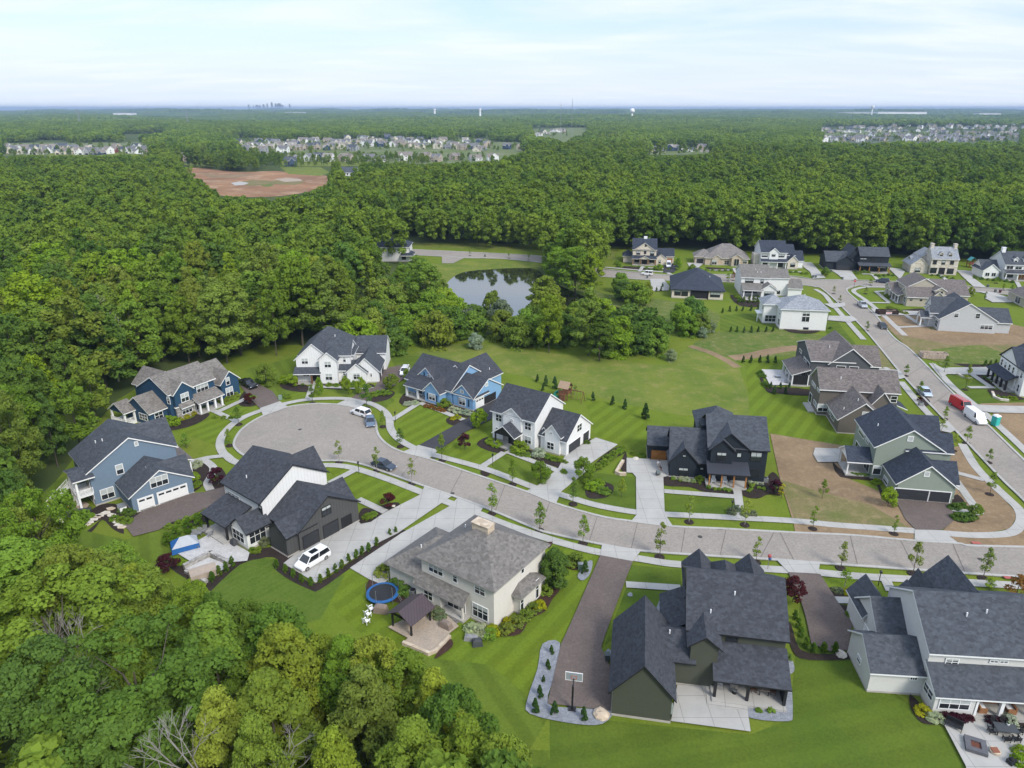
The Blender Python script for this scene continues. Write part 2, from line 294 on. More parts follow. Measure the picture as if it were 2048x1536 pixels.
def house(key,label,O,a,wall,roof,blocks,trim='trimw',wins=(),fnd=True,corner=True,fr='trimw',cat='house',name='house'):
    root=emp(name,O[0],O[1],0,a,label,cat);H=dict(O=O,a=a,root=root);HOUSES[key]=H
    W={};Wm=[M[wall],M[trim]];wmi={wall:0};bv=[];wm=MB();rf=MB();rm=[M[roof],M[trim]];rmi={roof:0};tr=MB();fd=MB()
    rfs={}
    for i,b in enumerate(blocks):
        k=b[0];op=b[-1] if isinstance(b[-1],dict) else {};e=.006*i
        if k in'GHS':
            u0,v0,u1,v1=b[1]+e*.7,b[2]+e,b[3]-e*.5,b[4]-e*.6
            z0=op.get('z0',0);w=op.get('w',wall);r=op.get('r',roof)
            if w not in wmi: wmi[w]=len(Wm);Wm.append(M[w])
            rmb=rfs.setdefault(r,MB())
        if k=='G':
            ze,zr,ax=b[5],b[6],b[7];rp=op.get('rp',.5);ze2=op.get('ze2');ze+=.36 if ze>=5 else .16
            if zr-ze<.6: zr=ze+.6
            roof_gable(rmb,u0,v0,u1,v1,ze+e*.3,zr+e*.3,ax,o=op.get('o',.45),og=op.get('og',.3),rp=rp,ze2=ze2)
            if not op.get('open'): walls_gable(wm,u0,v0,u1,v1,z0,ze,zr,ax,wmi[w],rp,ze2)
            else:
                aa0,aa1,bb0,bb1=(u0,u1,v0,v1) if ax=='u' else (v0,v1,u0,u1)
                for s in (aa0+.02,aa1-.14): wm.ext([(bb0,ze-.25),(bb1,ze-.25),(bb1,ze-.02),((bb0+bb1)/2,zr-.02),(bb0,ze-.02)],s,s+.12,ax,[wmi[w]]*6)
                for s in (bb0+.02,bb1-.14):
                    if ax=='u': wm.box(aa0+.1,s,ze-.25,aa1-.1,s+.12,ze-.02,wmi[w])
                    else: wm.box(s,aa0+.1,ze-.25,s+.12,aa1-.1,ze-.02,wmi[w])
        elif k=='H':
            ze,zr=b[5],b[6];ze+=.30 if 5<=ze<6.1 else .08;roof_hip(rmb,u0,v0,u1,v1,ze+e*.3,zr+e*.3,o=op.get('o',.5),inset=op.get('in'))
            if not op.get('open'): wm.box(u0,v0,z0,u1,v1,ze-.02,wmi[w])
            ze2=None
        elif k=='S':
            zl,zh,d=b[5],b[6],b[7];roof_shed(rmb,u0,v0,u1,v1,zl,zh,d,o=op.get('o',.35))
            if not op.get('open'):
                A=[(u0,v0),(u1,v0),(u1,v1),(u0,v1)];hz={'S':(zl,zl,zh,zh),'N':(zh,zh,zl,zl),'W':(zl,zh,zh,zl),'E':(zh,zl,zl,zh)}[d]
                T=[(x,y,h-.02) for (x,y),h in zip(A,hz)];B=[(x,y,z0) for x,y in A]
                for q in range(4): j=(q+1)%4;wm.face([B[q],B[j],T[j],T[q]],wmi[w])
                wm.face(T,wmi[w])
            ze=zl
        elif k=='P':   # post u,v,z0,z1,w,mat
            u,v,z0,z1,pw=b[1:6];pb=MB();pb.box(u-pw/2,v-pw/2,z0,u+pw/2,v+pw/2,z1);pb.build('post',M[b[6] if len(b)>6 and isinstance(b[6],str) else trim],root);continue
        elif k=='B':   # box part: u0,v0,u1,v1,z0,z1,mat,name
            u0,v0,u1,v1,z0,z1,mm,nm=b[1:9];bb=MB();bb.box(u0,v0,z0,u1,v1,z1)
            if nm=='chimney': bb.box(u0-.1,v0-.1,z1,u1+.1,v1+.1,z1+.12)
            bb.build(nm,M[mm],root);continue
        elif k=='V':   # vent pipes on the roof: list of (u,v,z)
            for (u,v,z) in b[1]:
                best=0
                for r_m in rfs.values():
                    from mathutils.bvhtree import BVHTree
                    ht=BVHTree.FromPolygons([Vector(q) for q in r_m.v],r_m.f).ray_cast(Vector((u,v,40)),Vector((0,0,-1)))
                    if ht[0]: best=max(best,ht[0].z)
                z=best or z;vb=MB();vb.cyl(u,v,z-.2,z+.45,.08,n=6);vb.build('vent_pipe',M['whitep'],root)
            continue
        if corner and k in 'GHS' and not op.get('open') and not op.get('nc'):
            for (x,y) in ((u0,v0),(u1,v0),(u1,v1),(u0,v1)):
                zt=ze
                if k=='S': zt=zl
                cw=.09;tr.box(x-cw if x==u0 else x-.13,y-cw if y==v0 else y-.13,z0+.02,x+.13 if x==u0 else x+cw,y+.13 if y==v0 else y+cw,zt-.05,1)
        if fnd and k in 'GHS' and not op.get('open') and z0==0: fd.box(u0-.05,v0-.05,-.2,u1+.05,v1+.05,.28+e)
    o=wm.build('wall',Wm,root)
    ro=None
    for r,mb in rfs.items():
        x=mb.build('roof',[M[r],M[trim]],root)
    if fd.f: fd.build('foundation',M['found'],root)
    for w in wins:
        t=w[0]
        if t=='w' or t=='g' or t=='d' or t=='o':
            face,c,cr=w[1],w[2],w[3];op=w[-1] if isinstance(w[-1],dict) else {}
            a0,z1=plane_hit(H,face,c,*cr(w[4],w[5]));a1,z0=plane_hit(H,face,c,*cr(w[6],w[7]))
            a0,a1=sorted((a0,a1));z0,z1=sorted((z0,z1))
            if t=='w' and abs(z1-z0)<.25: z0=z1-1.2
            if t=='w': window(root,face,c,a0,a1,max(z0,.35),z1,w[8] if len(w)>8 and not isinstance(w[8],dict) else 2,w[9] if len(w)>9 and not isinstance(w[9],dict) else 2,op.get('f',fr),op.get('b',0))
            elif t=='g': garage_door(root,face,c,a0,a1,min(max(z1,2.1),3.2),op.get('m','gdw'),op.get('f',fr),win=op.get('win',0))
            elif t=='d': window(root,face,c,a0,a1,.3,z1,op.get('n',2),1,op.get('f',fr),0,name='door',pm=op.get('m'))
            elif t=='o': # flat dark panel, paints the shade inside an open bay
                mb=MB();panel(mb,face,c,a0,a1,.06,z1,0,.03);q=mb.build('bay_shade_panel',M['dark'],root)
        elif t=='W':   # metric: face,c,a0,a1,z0,z1,cols,rows
            op=w[-1] if isinstance(w[-1],dict) else {};window(root,w[1],w[2],*w[3:7],w[7],w[8],op.get('f',fr),op.get('b',0),name=op.get('n','window'),pm=op.get('pm'))
        elif t=='GD':
            op=w[-1] if isinstance(w[-1],dict) else {};garage_door(root,w[1],w[2],w[3],w[4],w[5],op.get('m','gdw'),op.get('f',fr),win=op.get('win',0))
    return H
house('A','cream stucco house with big taupe hip roof behind the trampoline and gazebo',(-2.2,70.8),-35.4,'cream','rmid',[
 ('H',-11.7,0,0,11.4,6.15,9.6,dict(o=.5)),('H',-17.3,-.4,-9,9.2,3.2,5.8,dict(o=.55)),('S',-11.9,-1.1,-7.7,.3,2.7,3.9,'S'),('S',-7.8,-1.1,-4,.3,2.7,3.9,'S',dict(open=1)),
 ('H',-3,4.1,1.1,8.9,2.95,4.2,dict(o=.5)),('P',-4.2,-1,0.3,2.7,.25,'cream'),('B',-7.7,-1.4,-3.8,-.05,0,.35,'conc','porch_floor'),('B',-6.6,-2.1,-4.4,-1.4,0,.18,'rmid','step'),
 ('B',-7.3,5.1,-4.7,6.5,8.3,10.1,'tanstone','chimney'),('V',[(-9.8,6.8,8),(-13.9,2.4,4.7)])],trim='trimg',corner=False,fr='trimw',wins=[
 ('w','S',0,KA,635,620,785,770,3,2),('w','S',0,KA,897,738,940,838,1,2),('w','S',0,KA,1133,855,1238,985,2,2),('w','S',0,KA,1110,1050,1270,1255,3,2,{}),
 ('w','S',-1.1,KA,585,905,675,1035,2,2),('w','E',1.1,KA,1622,975,1650,1135,1,2),('w','E',1.1,KA,1788,820,1812,985,1,2),('w','E',0,KA,1630,650,1655,720,1,2),('W','S',0,-7.4,-4.6,.4,2.5,3,1,dict(n='door'))])  # porch door: dark glass added to stand in for a recess's shade
house('B','white and charcoal farmhouse with three garage bays beside the white minivan',(-31.7,85.6),51.6,'white','rdark',[
 ('G',1.9,0,12.7,8,3.4,6.9,'v',dict(w='char')),('G',0,.4,5,4.4,3.4,5.0,'u',dict(w='char',og=.25)),('G',7,1.6,13.0,6.2,3.4,6.1,'u',dict(w='char')),('G',-2.5,6.4,1.2,10.1,3.0,4.7,'u',dict(w='whitelap')),
 ('G',.9,7.2,12.7,17.2,5.9,9.9,'v'),('G',6,8,12.9,13,6.1,9.5,'u'),('S',-3.4,10.2,1,16.4,3.0,4.3,'W',dict(open=1)),('P',-3.2,16.1,.3,3.0,.3,'trimk'),('P',-3.2,10.6,.3,3.0,.3,'trimk'),
 ('B',-4.2,10.2,.9,16.2,0,.5,'conc','porch_floor'),('V',[(2.6,13.2,7.7)])],trim='trimk',corner=False,fr='trimw',wins=[
 ('w','W',.9,KB,392,612,535,722,3,2),('w','W',.9,KB,768,785,806,822,1,1,dict(f='trimk')),('w','W',-2.5,KB,448,1050,600,1250,3,2),('w','S',6.4,KB,645,1105,855,1165,3,2),
 ('w','S',0,KB,1525,828,1637,872,2,2,dict(f='trimk',b=.3)),('GD','S',0,2.5,5.1,2.3,dict(m='gdk',f='trimk')),('GD','S',0,6.1,8.7,2.3,dict(m='gdk',f='trimk')),('o','S',0,KB,1757,945,1895,1005),('W','W',.9,12.2,15.4,.6,2.7,3,1,dict(n='door',f='trimk'))])
house('C','slate blue gabled house with white garage doors and raised deck by the wood',(-59.9,97.7),43.6,'slate','rslate',[
 ('G',0,0,9.4,7,2.95,6.0,'v'),('G',4,1.2,9.8,5.2,2.95,5.8,'u'),('G',-3.7,6.7,9.7,16.6,5.8,10.0,'v',dict(rp=.49)),('G',3,8,10.1,14.8,5.9,9.9,'u'),
 ('G',-6,6.1,-3.4,10.9,5.2,6.2,'u',dict(open=1,w='trimw')),('B',-6,6.1,-3.7,10.9,2.45,2.7,'trimw','deck'),('P',-5.8,6.3,0,5.2,.32),('P',-5.8,8.5,0,5.2,.32),('P',-5.8,10.7,0,5.2,.32),
 ('S',9.7,6.9,12,14.5,2.8,3.6,'E',dict(open=1,r='rwood')),('P',11.8,7.2,0,2.8,.22),('P',11.8,10.8,0,2.8,.22),('P',11.8,14.2,0,2.8,.22),('B',9.7,7,12,14.4,0,.35,'conc','porch_floor'),
 ('V',[(-.6,12.8,8.2),(0.2,11.6,8.9)])],wins=[
 ('w','S',6.7,KC,866,748,968,832,1,2,dict(b=.5)),('w','S',6.7,KC,678,1052,857,1118,2,2,dict(b=.5)),('w','S',0,KC,1285,912,1515,955,3,2,dict(b=.5)),
 ('g','S',0,KC,1140,1165,1352,1262,dict(win=2)),('g','S',0,KC,1380,1085,1757,1098,dict(win=4)),('w','W',-3.7,KC,540,1000,612,1150,2,2),('w','W',-3.7,KC,465,770,510,860,2,1),('W','W',-3.7,7.6,10.2,2.8,4.9,2,1,dict(n='door')),
 ('w','S',6.7,KC,1100,458,1142,492,1,1,dict(b=1)),('W','W',-3.7,7.4,10.4,.4,2.2,2,1,dict(n='door'))])
# white guard rail and stairs of the raised deck
def rail(H,name,u0,v0,u1,v1,z,h=1.0,m='trimw',z1=None):
    z1=z if z1 is None else z1;mb=MB();L=math.hypot(u1-u0,v1-v0);n=max(2,int(L/.14))
    for zz in (.1,h): mb.cyl(u0,v0,z+zz,z1+zz,.04,n=5,x1=u1,y1=v1)
    for i in range(n+1):
        t=i/n;x=u0+(u1-u0)*t;y=v0+(v1-v0)*t;zz=z+(z1-z)*t;w=.05 if i%8==0 else .015;mb.box(x-w,y-w,zz,x+w,y+w,zz+h+(.05 if i%8==0 else 0))
    return mb.build(name,M[m],H['root'])
Hc=HOUSES['C'];rail(Hc,'railing',-6,6.1,-3.7,6.1,2.7);rail(Hc,'railing',-6,6.1,-6,10.9,2.7);rail(Hc,'railing',-6,10.9,-9.4,10.9,2.7,z1=.0);rail(Hc,'railing',-6,12,-9.4,12,2.7,z1=.0)
mb=MB()
for i in range(13): mb.box(-6-.26*i-.26,10.9,2.5-.2*i,-6-.26*i,12,2.7-.2*i)
mb.build('stair',M['trimw'],Hc['root'])
house('D','navy blue house with brown roof and stone front bay, next to the pickup driveway',(-61.1,148.3),60,'navy','rbrown',[
 ('G',-4.6,0,0,9,3.9,6.2,'v'),('G',-8.5,2.5,-.3,10.5,4.2,7.3,'u'),('G',-17.2,0,-6.2,9.5,5.6,8.7,'u',dict(w='navy')),('G',-16.4,-.8,-12.2,4,5.6,7.8,'v'),('S',-16.45,-.86,-12.15,-.5,2.8,2.9,'S',dict(w='stone',o=.05,nc=1)),
 ('G',-21.2,1.2,-17,8.8,2.9,5.7,'u'),('G',-23.6,5.8,-21.2,10.4,2.9,4.6,'u',dict(open=1,w='navy')),('P',-23.4,6,0,2.9,.35),('P',-23.4,10.2,0,2.9,.35),('P',-21.4,5.9,0,2.9,.35),('B',-23.6,5.8,-21.2,10.4,0,.6,'trimw','deck'),
 ('S',-12.3,-2.4,-6.3,.05,2.7,3.9,'S',dict(open=1)),('P',-12,-2.2,.2,2.7,.36),('P',-10.2,-2.2,.2,2.7,.36),('P',-8.3,-2.2,.2,2.7,.36),('P',-6.6,-2.2,.2,2.7,.36),('B',-12.3,-2.5,-6.2,0,0,.3,'conc','porch_floor'),
 ('S',-15.6,-1.5,-13,-.8,2.8,3.3,'S',dict(open=1)),('G',-15.5,7,-9.5,14,5,8,'v')],wins=[
 ('w','S',0,KD,1653,343,1715,422,1,2),('w','S',0,KD,1655,495,1768,585,2,2,dict(b=.5)),('w','S',-.8,KD,995,580,1120,655,2,2,dict(b=.5)),('w','S',-.9,KD,1012,785,1168,815,3,2),('w','S',0,KD,1225,460,1400,492,3,2),
 ('w','W',-17.2,KD,795,615,848,715,1,2,dict(b=.3)),('w','W',-21.2,KD,390,845,520,965,3,2),('w','S',1.2,KD,615,862,740,905,2,2),('W','S',0,-11.4,-10.6,.4,2.4,1,1,dict(n='door')),('W','S',0,-9.8,-8.6,1,2.4,2,2),('W','S',0,-7.8,-6.9,1,2.4,1,2)])
rail(HOUSES['D'],'railing',-23.6,5.8,-23.6,10.4,.6,.9);rail(HOUSES['D'],'railing',-23.6,5.8,-21.4,5.8,.6,.9)
house('E','white farmhouse with dark roof at the top of the turning circle, brown porch posts',(-40.5,154.6),2,'white','rslate',[
 ('H',-9.3,4,3,15.5,5.9,11.0,dict(o=.5)),('G',-9.6,1.5,-1.6,9,5.4,9.3,'v'),('G',-4,0,0,5,5.6,7.7,'v'),('G',-3,2.9,2.7,10,5.9,8.6,'u'),('G',3.4,.6,9.4,10,2.8,6.0,'v'),('G',2.2,-.1,6.7,4,2.8,4.9,'v'),
 ('G',-1,1.6,4.5,6.5,2.8,4.4,'u'),('G',3,9,10,17,4.6,7.6,'u'),('S',-9.8,-.2,-4,1.7,2.75,3.7,'S',dict(open=1)),('P',-9.5,0,.2,2.7,.4,'brownwood'),('P',-6,0,.2,2.7,.4,'brownwood'),('B',-9.7,-.2,-4,1.6,0,.3,'conc','porch_floor'),
 ('V',[(-1.4,7.5,9.4)])],wins=[
 ('w','S',1.5,KE,272,750,402,852,2,2,dict(b=.5)),('w','S',0,KE,718,812,850,920,2,2,dict(b=.5)),('w','S',0,KE,738,1045,875,1165,2,2,dict(b=.5)),('w','S',2.9,KE,1082,722,1138,815,1,2),('w','S',-.1,KE,1285,1042,1415,1150,2,2,dict(b=.3)),
 ('w','S',.6,KE,1615,1035,1648,1100,1,2),('w','S',1.6,KE,1085,1010,1120,1075,1,2),('w','S',1.5,KE,300,1020,425,1095,2,1),('W','S',1.5,-6.1,-4.5,.4,2.5,2,1,dict(n='door',f='trimk')),('GD','E',9.4,1.2,4,2.4,dict(m='gdk')),('GD','E',9.4,5,8.6,2.4,dict(m='gdk'))])
house('F','light blue cottage with white gables, navy shutters and an open garage bay',(-8.2,138.6),-36.2,'sky','rdark',[
 ('G',-8,.3,0,9.9,2.85,5.8,'u'),('G',-5.5,0,-.1,5,2.85,5.3,'v'),('G',-11.8,-2.2,-7.6,3,2.95,5.05,'v'),('G',-19.4,0,-6,12,3.2,7.3,'u'),('G',-13.4,5,-4.2,15.4,3.3,7.0,'v'),
 ('G',-16.5,1.3,-12.3,5,4.3,6.3,'v',dict(z0=3.4)),('S',-17.6,-2.3,-12,.05,2.75,3.6,'S',dict(open=1)),('P',-17.3,-2.1,.2,2.75,.4),('P',-14,-2.1,.2,2.75,.4),('B',-17.6,-2.4,-11.8,0,0,.3,'conc','porch_floor'),('V',[(-5.4,12.6,5.5)])],wins=[
 ('w','S',-2.2,KF,540,850,655,995,2,2,dict(b=.4)),('w','S',0,KF,1100,930,1215,1085,2,2,dict(b=.4)),('w','S',0,KF,1133,792,1178,850,2,2),('w','S',1.3,KF,515,495,570,600,1,2,dict(b=.5)),
 ('GD','E',0,.9,3.5,2.3,dict(win=3)),('o','E',0,KF,1562,925,1785,965),('w','E',0,KF,1590,668,1632,705,1,1,dict(b=1)),('w','S',.3,KF,925,865,948,940,1,2),('W','S',0,-15.6,-14.6,.4,2.4,1,1,dict(n='door')),('W','S',0,-17,-16.2,1,2.4,1,2)])
def shutters(H,face,c,lst,m='navy'):
    for a,z0,z1 in lst:
        mb=MB();panel(mb,face,c,a-.2,a+.2,z0,z1,0,.06);mb.build('shutter',M[m],H['root'])
Hf=HOUSES['F'];
shutters(Hf,'S',-2.2,[(-10.95,.9,2.35),(-8.35,.9,2.35)]);shutters(Hf,'S',0,[(-3.95,.8,2.3),(-1.25,.8,2.3)]);shutters(Hf,'S',1.3,[(-15.0,4.2,5.2),(-13.9,4.2,5.2)])
house('G','white board farmhouse with black timber porch and two charcoal garage doors',(10,117.6),-34.3,'white','rdark',[
 ('G',-5.6,0,0,9.2,3.1,6.7,'u'),('G',-4.4,-.5,-1.2,4,3.9,5.8,'v'),('G',-15.8,-1.3,-6.1,9,5.75,9.7,'u'),('G',-13,-1.7,-8.9,3,5.75,7.6,'v'),('G',-6.3,.8,-4.2,6,3.0,4.2,'v',dict(o=.1)),
 ('G',-13.5,-4,-9.1,-1.6,2.9,4.7,'v',dict(open=1,w='trimk')),('P',-13.3,-3.8,1,2.9,.25,'trimk'),('P',-9.3,-3.8,1,2.9,.25,'trimk'),('B',-13.6,-4.1,-13,-3.5,0,1.1,'stone','pier'),('B',-9.6,-4.1,-9,-3.5,0,1.1,'stone','pier'),
 ('B',-13.5,-4,-9.1,-1.7,0,.3,'conc','porch_floor'),('S',-13.1,-1.8,-9,-1.4,2.8,2.9,'S',dict(w='stone',o=0,nc=1)),('S',-1,5,9,12,.1,.3,'S',dict(open=1))][:-1]+[('V',[(1-6.5,9.5,5.9)])],wins=[
 ('w','S',-1.3,KG,235,570,318,685,2,2),('w','S',-1.3,KG,660,690,745,812,2,2),('w','S',-1.3,KG,660,890,745,1010,2,2),('w','S',-1.7,KG,448,645,478,690,2,2),('w','S',-.5,KG,985,975,1078,1095,2,2),('w','S',-.5,KG,1022,825,1055,868,2,2),
 ('w','E',0,KG,1423,742,1482,793,2,2),('g','E',0,KG,1295,1030,1460,1042,dict(m='gdk',f='trimw')),('g','E',0,KG,1508,862,1585,945,dict(m='gdk',f='trimw')),('W','S',-1.8,-11.6,-10.4,.35,2.4,2,1,dict(n='door',f='trimk')),('w','S',-1.3,KG,238,765,285,850,2,2)])
house('H','black board farmhouse with cedar porch posts and a wooden garage door',(43.1,107.5),-8,'black','rslate',[
 ('G',-9.7,0,0,11.2,6.1,9.9,'u'),('G',-9.5,-.3,-3.2,5.6,6.1,9.1,'v'),('G',-9.4,-.9,-5.8,3,6.1,8.1,'v'),('G',-15.8,.5,-9.5,8.5,3.1,7.5,'u'),('G',-15.9,0,-11.4,4,3.1,5.7,'v'),('G',-19.4,6.1,-15.7,12,3.15,5.4,'u'),
 ('H',-10.2,10.5,-3.5,18,5,7.8),('B',-10.7,4.3,-9.8,7.2,0,8.3,'black','chimney'),('S',-9.7,-3,-3.3,-.2,2.9,3.8,'S',dict(open=1,r='rmetal')),('B',-9.6,-2.95,-3.5,-2.75,2.6,2.85,'wood','beam'),
 ('P',-9.5,-2.85,.4,2.65,.22,'wood'),('P',-7.5,-2.85,.4,2.65,.22,'wood'),('P',-5.5,-2.85,.4,2.65,.22,'wood'),('P',-3.55,-2.85,.4,2.65,.22,'wood'),('B',-9.9,-3.1,-3.3,-.25,0,.4,'conc','porch_floor'),('B',-5.6,-3.7,-4.4,-3.1,0,.2,'conc','step')],trim='trimk',corner=False,fr='trimk',wins=[
 ('w','S',-.9,KH,1058,785,1165,905,2,2,dict(b=.3)),('w','S',-.3,KH,1332,795,1375,850,1,1,dict(b=.9)),('w','S',0,KH,1525,782,1648,900,2,2,dict(b=.55)),('w','S',0,KH,1495,1020,1618,1130,2,2),('w','S',0,KH,535,995,645,1095,2,2,dict(b=.3)),
 ('w','S',.5,KH,825,995,858,1035,1,1,dict(b=.5)),('g','S',6.1,KH,158,755,355,900,dict(m='gdo',f='trimk')),('W','S',-.3,-6.2,-5.2,.45,2.5,1,1,dict(n='door')),('W','S',-.3,-9,-8,1,2.4,1,2,dict(b=.3)),('W','S',-.3,-4.9,-3.9,1,2.4,2,2,dict(b=.4)),('w','S',0,KH,588,822,622,850,1,1,dict(b=.6))])
house('I','sage green house with white trim, two black garage doors and a brown asphalt drive',(62.9,102.1),-9.5,'sage','rblue',[
 ('G',0,0,8.6,7,3.0,6.5,'v'),('G',4,1.6,9.5,6.6,3.0,5.6,'u'),('G',-1.9,6.8,8.6,18.4,5.9,9.6,'v'),('G',3,7,10.1,11,5.9,8.4,'u'),('G',3,13,10.2,18.2,5.9,8.8,'u'),
 ('G',-5.8,7.3,-1.9,12.2,2.85,4.5,'u',dict(open=1,w='trimw')),('P',-5.65,7.45,.3,2.7,.2),('P',-5.65,12.05,.3,2.7,.2),('B',-5.9,7.2,-1.9,12.3,0,.35,'conc','porch_floor'),('V',[(-.2,12.8,7.9)])],wins=[
 ('g','S',0,KI,805,1145,1188,1305,dict(m='gdk')),('g','S',0,KI,1232,1180,1455,1330,dict(m='gdk')),('w','S',0,KI,1170,945,1212,998,1,1,dict(b=1)),('w','S',6.8,KI,965,510,1012,565,1,1,dict(b=1)),
 ('w','S',6.8,KI,540,872,612,975,1,1),('w','W',0,KI,668,985,702,1110,1,2),('w','W',-1.9,KI,362,400,415,540,1,1),('w','W',-1.9,KI,442,530,470,605,1,1),('w','W',-1.9,KI,325,560,375,640,2,1),('W','W',-1.9,8.2,10.8,.4,2.5,2,1,dict(n='door'))])
house('J','taupe house with brown shingles and white windows, just past the sage house',(64.3,127.7),-9,'taupe','rwood',[
 ('G',0,0,8.6,8.8,3.0,6.6,'v',dict(w='taupe')),('S',.05,-.06,8.5,.2,3.0,3.02,'S',dict(w='taupeb',open=1,o=0))][:1]+[('G',-1.9,8.7,13.3,16.6,5.75,9.2,'u'),('G',7,5.5,11.6,12,3.8,7,'v'),('S',13.2,8.4,15,12,2.6,3.3,'E',dict(open=1,r='rblue')),
 ('B',-3.3,10,-1.9,15,0,.3,'conc','porch_floor'),('V',[(2.2,10.5,7.3),(1.2,2.2,4.4),(3.6,2.4,6)])],wins=[
 ('w','W',0,KJ,1010,1085,1040,1195,1,2),('w','W',0,KJ,975,1030,990,1110,1,2),('w','S',8.7,KJ,852,982,958,1072,2,2),('w','W',-1.9,KJ,795,925,835,1040,2,2),('w','W',-1.9,KJ,775,690,812,790,2,2),('w','W',-1.9,KJ,838,775,862,840,1,2),
 ('w','S',0,KJ,1402,1080,1530,1140,3,2,dict(b=.5)),('w','S',8.7,KJ,1755,885,1812,962,1,2),('W','W',-1.9,14,15.8,.4,2.4,1,1,dict(n='door'))])
house('K','dark grey house with brown shingles and a screened porch beside a paved patio',(67.9,151.7),-8,'grey','rwood',[
 ('G',.3,1.5,9.5,15.4,6.0,8.9,'u'),('G',4.2,1.2,13,15.5,5.6,9.5,'v'),('G',9,4,16,12,4.8,8.3,'u'),('S',-3.5,1,.3,11,2.8,4.2,'W',dict(open=1)),('P',-3.4,1.2,.2,2.8,.25),('P',-3.4,4.5,.2,2.8,.25),('P',-3.4,7.5,.2,2.8,.25),('P',-3.4,10.8,.2,2.8,.25),('P',.1,1.2,.2,2.9,.2),
 ('B',-3.3,1.25,0,1.4,.5,2.6,'dark','screen'),('B',-3.6,.9,.3,11,0,.35,'conc','porch_floor'),('V',[(5,6,8)])],wins=[
 ('w','S',1.2,KJ,1078,508,1180,550,1,1),('w','S',1.2,KJ,1238,518,1340,560,1,1),('w','W',.3,KJ,708,435,740,535,1,1),('w','W',.3,KJ,672,390,692,460,1,1),('w','W',-3.45,KJ,440,480,470,600,2,1),('W','W',.3,3,8,.4,2.5,3,1,dict(n='door')),('w','W',.3,KJ,618,290,640,355,2,1)])
house('L','dark olive green house with a detached-looking garage wing and covered back porch',(10.5,57.6),-10.1,'olive','rdark',[
 ('G',0,0,6.1,10.9,3.4,7.1,'v'),('G',4,5.6,8.5,11,3.4,5.2,'u'),('S',5.4,10.5,8,17,3.2,4.6,'W'),('G',8.1,5.6,11,11,5.4,6.9,'v'),('G',7.9,8.1,18.4,19.5,5.6,9.6,'u'),('G',8.1,13.8,11.3,20.6,5.7,7.8,'v'),('G',14.2,13.8,17.4,20.6,5.7,7.8,'v'),
 ('H',11.4,16,14,20.4,6.3,7.7,dict(z0=5,o=.3)),('S',10.8,4,18.3,8.1,2.9,4.5,'S',dict(open=1)),('P',10.9,4.1,.5,2.8,.3,'trimk'),('P',14.3,4.1,.5,2.8,.3,'trimk'),('P',18.1,4.1,.5,2.8,.3,'trimk'),('B',18.0,4.4,18.2,8,.5,2.9,'trimk','privacy_wall'),
 ('B',10.6,3.4,18.3,8.0,0,.5,'conc','porch_floor'),('B',10.1,2.9,14.3,3.4,0,.34,'conc','step'),('B',9.7,2.5,14.3,2.9,0,.17,'conc','step'),('B',10.1,3.4,10.6,5.6,0,.34,'conc','step'),('B',9.7,2.9,10.1,5.6,0,.17,'conc','step'),
 ('V',[(13,11.6,8.2),(10.3,9.6,6.6),(5.9,7.8,4.4)])],trim='trimk',corner=False,fr='trimk',wins=[
 ('w','S',8.1,KL,1018,698,1092,755,1,1,dict(b=.0)),('W','S',8.1,11.6,13.6,.6,2.6,2,1,dict(n='door')),('W','S',8.1,15,17.2,.6,2.6,2,1,dict(n='door')),('W','W',7.9,12,13,6.4,7.4,1,1),('W','W',7.9,14.5,15.3,6.4,7.4,1,1)])
house('M','ivory white gabled house with dark blue-grey roof and white covered porch, bottom corner',(39.1,60.8),-5,'ivory','rslate',[
 ('G',0,0,5.7,6.1,2.95,5.2,'u'),('G',2.4,4.5,5.8,11.5,3.6,6.6,'u'),('G',2.3,8.5,5.4,13.4,3.6,5.7,'v'),('S',5.6,-2.8,19,0.2,2.85,4.6,'S',dict(open=1)),('S',5.6,-2.7,9.7,.3,2.8,4.5,'S'),('G',5.5,0,19,10.8,5.8,9.6,'u'),
 ('G',10.5,6,15.4,13.4,5.8,9.0,'v'),('G',9,10,10.9,13.6,4.4,6.8,'v'),('G',7,9,9.2,12,4.6,6.2,'v'),('P',9.9,-2.6,.3,2.8,.22),('P',12.4,-2.6,.3,2.8,.35),('P',15.8,-2.6,.3,2.8,.35),('B',9.7,-3.1,19,0,0,.35,'conc','porch_floor'),('B',9.8,-3.8,11.2,-3.1,0,.17,'conc','step'),
 ('V',[(10.2,3.2,8.2),(12.4,3.6,8.4)])],wins=[
 ('w','W',0,KM,165,895,182,990,1,2),('w','S',0,KM,640,1095,690,1125,3,1),('w','W',5.6,KM,775,1142,828,1322,2,2),('w','S',-2.7,KM,915,1290,1155,1395,3,2),('w','S',0,KM,965,935,1055,995,2,2,dict(b=.3)),('w','S',0,KM,1362,948,1420,970,2,1),('w','S',0,KM,1450,952,1510,975,2,1),('GD','W',2.4,6,10,2.5)])
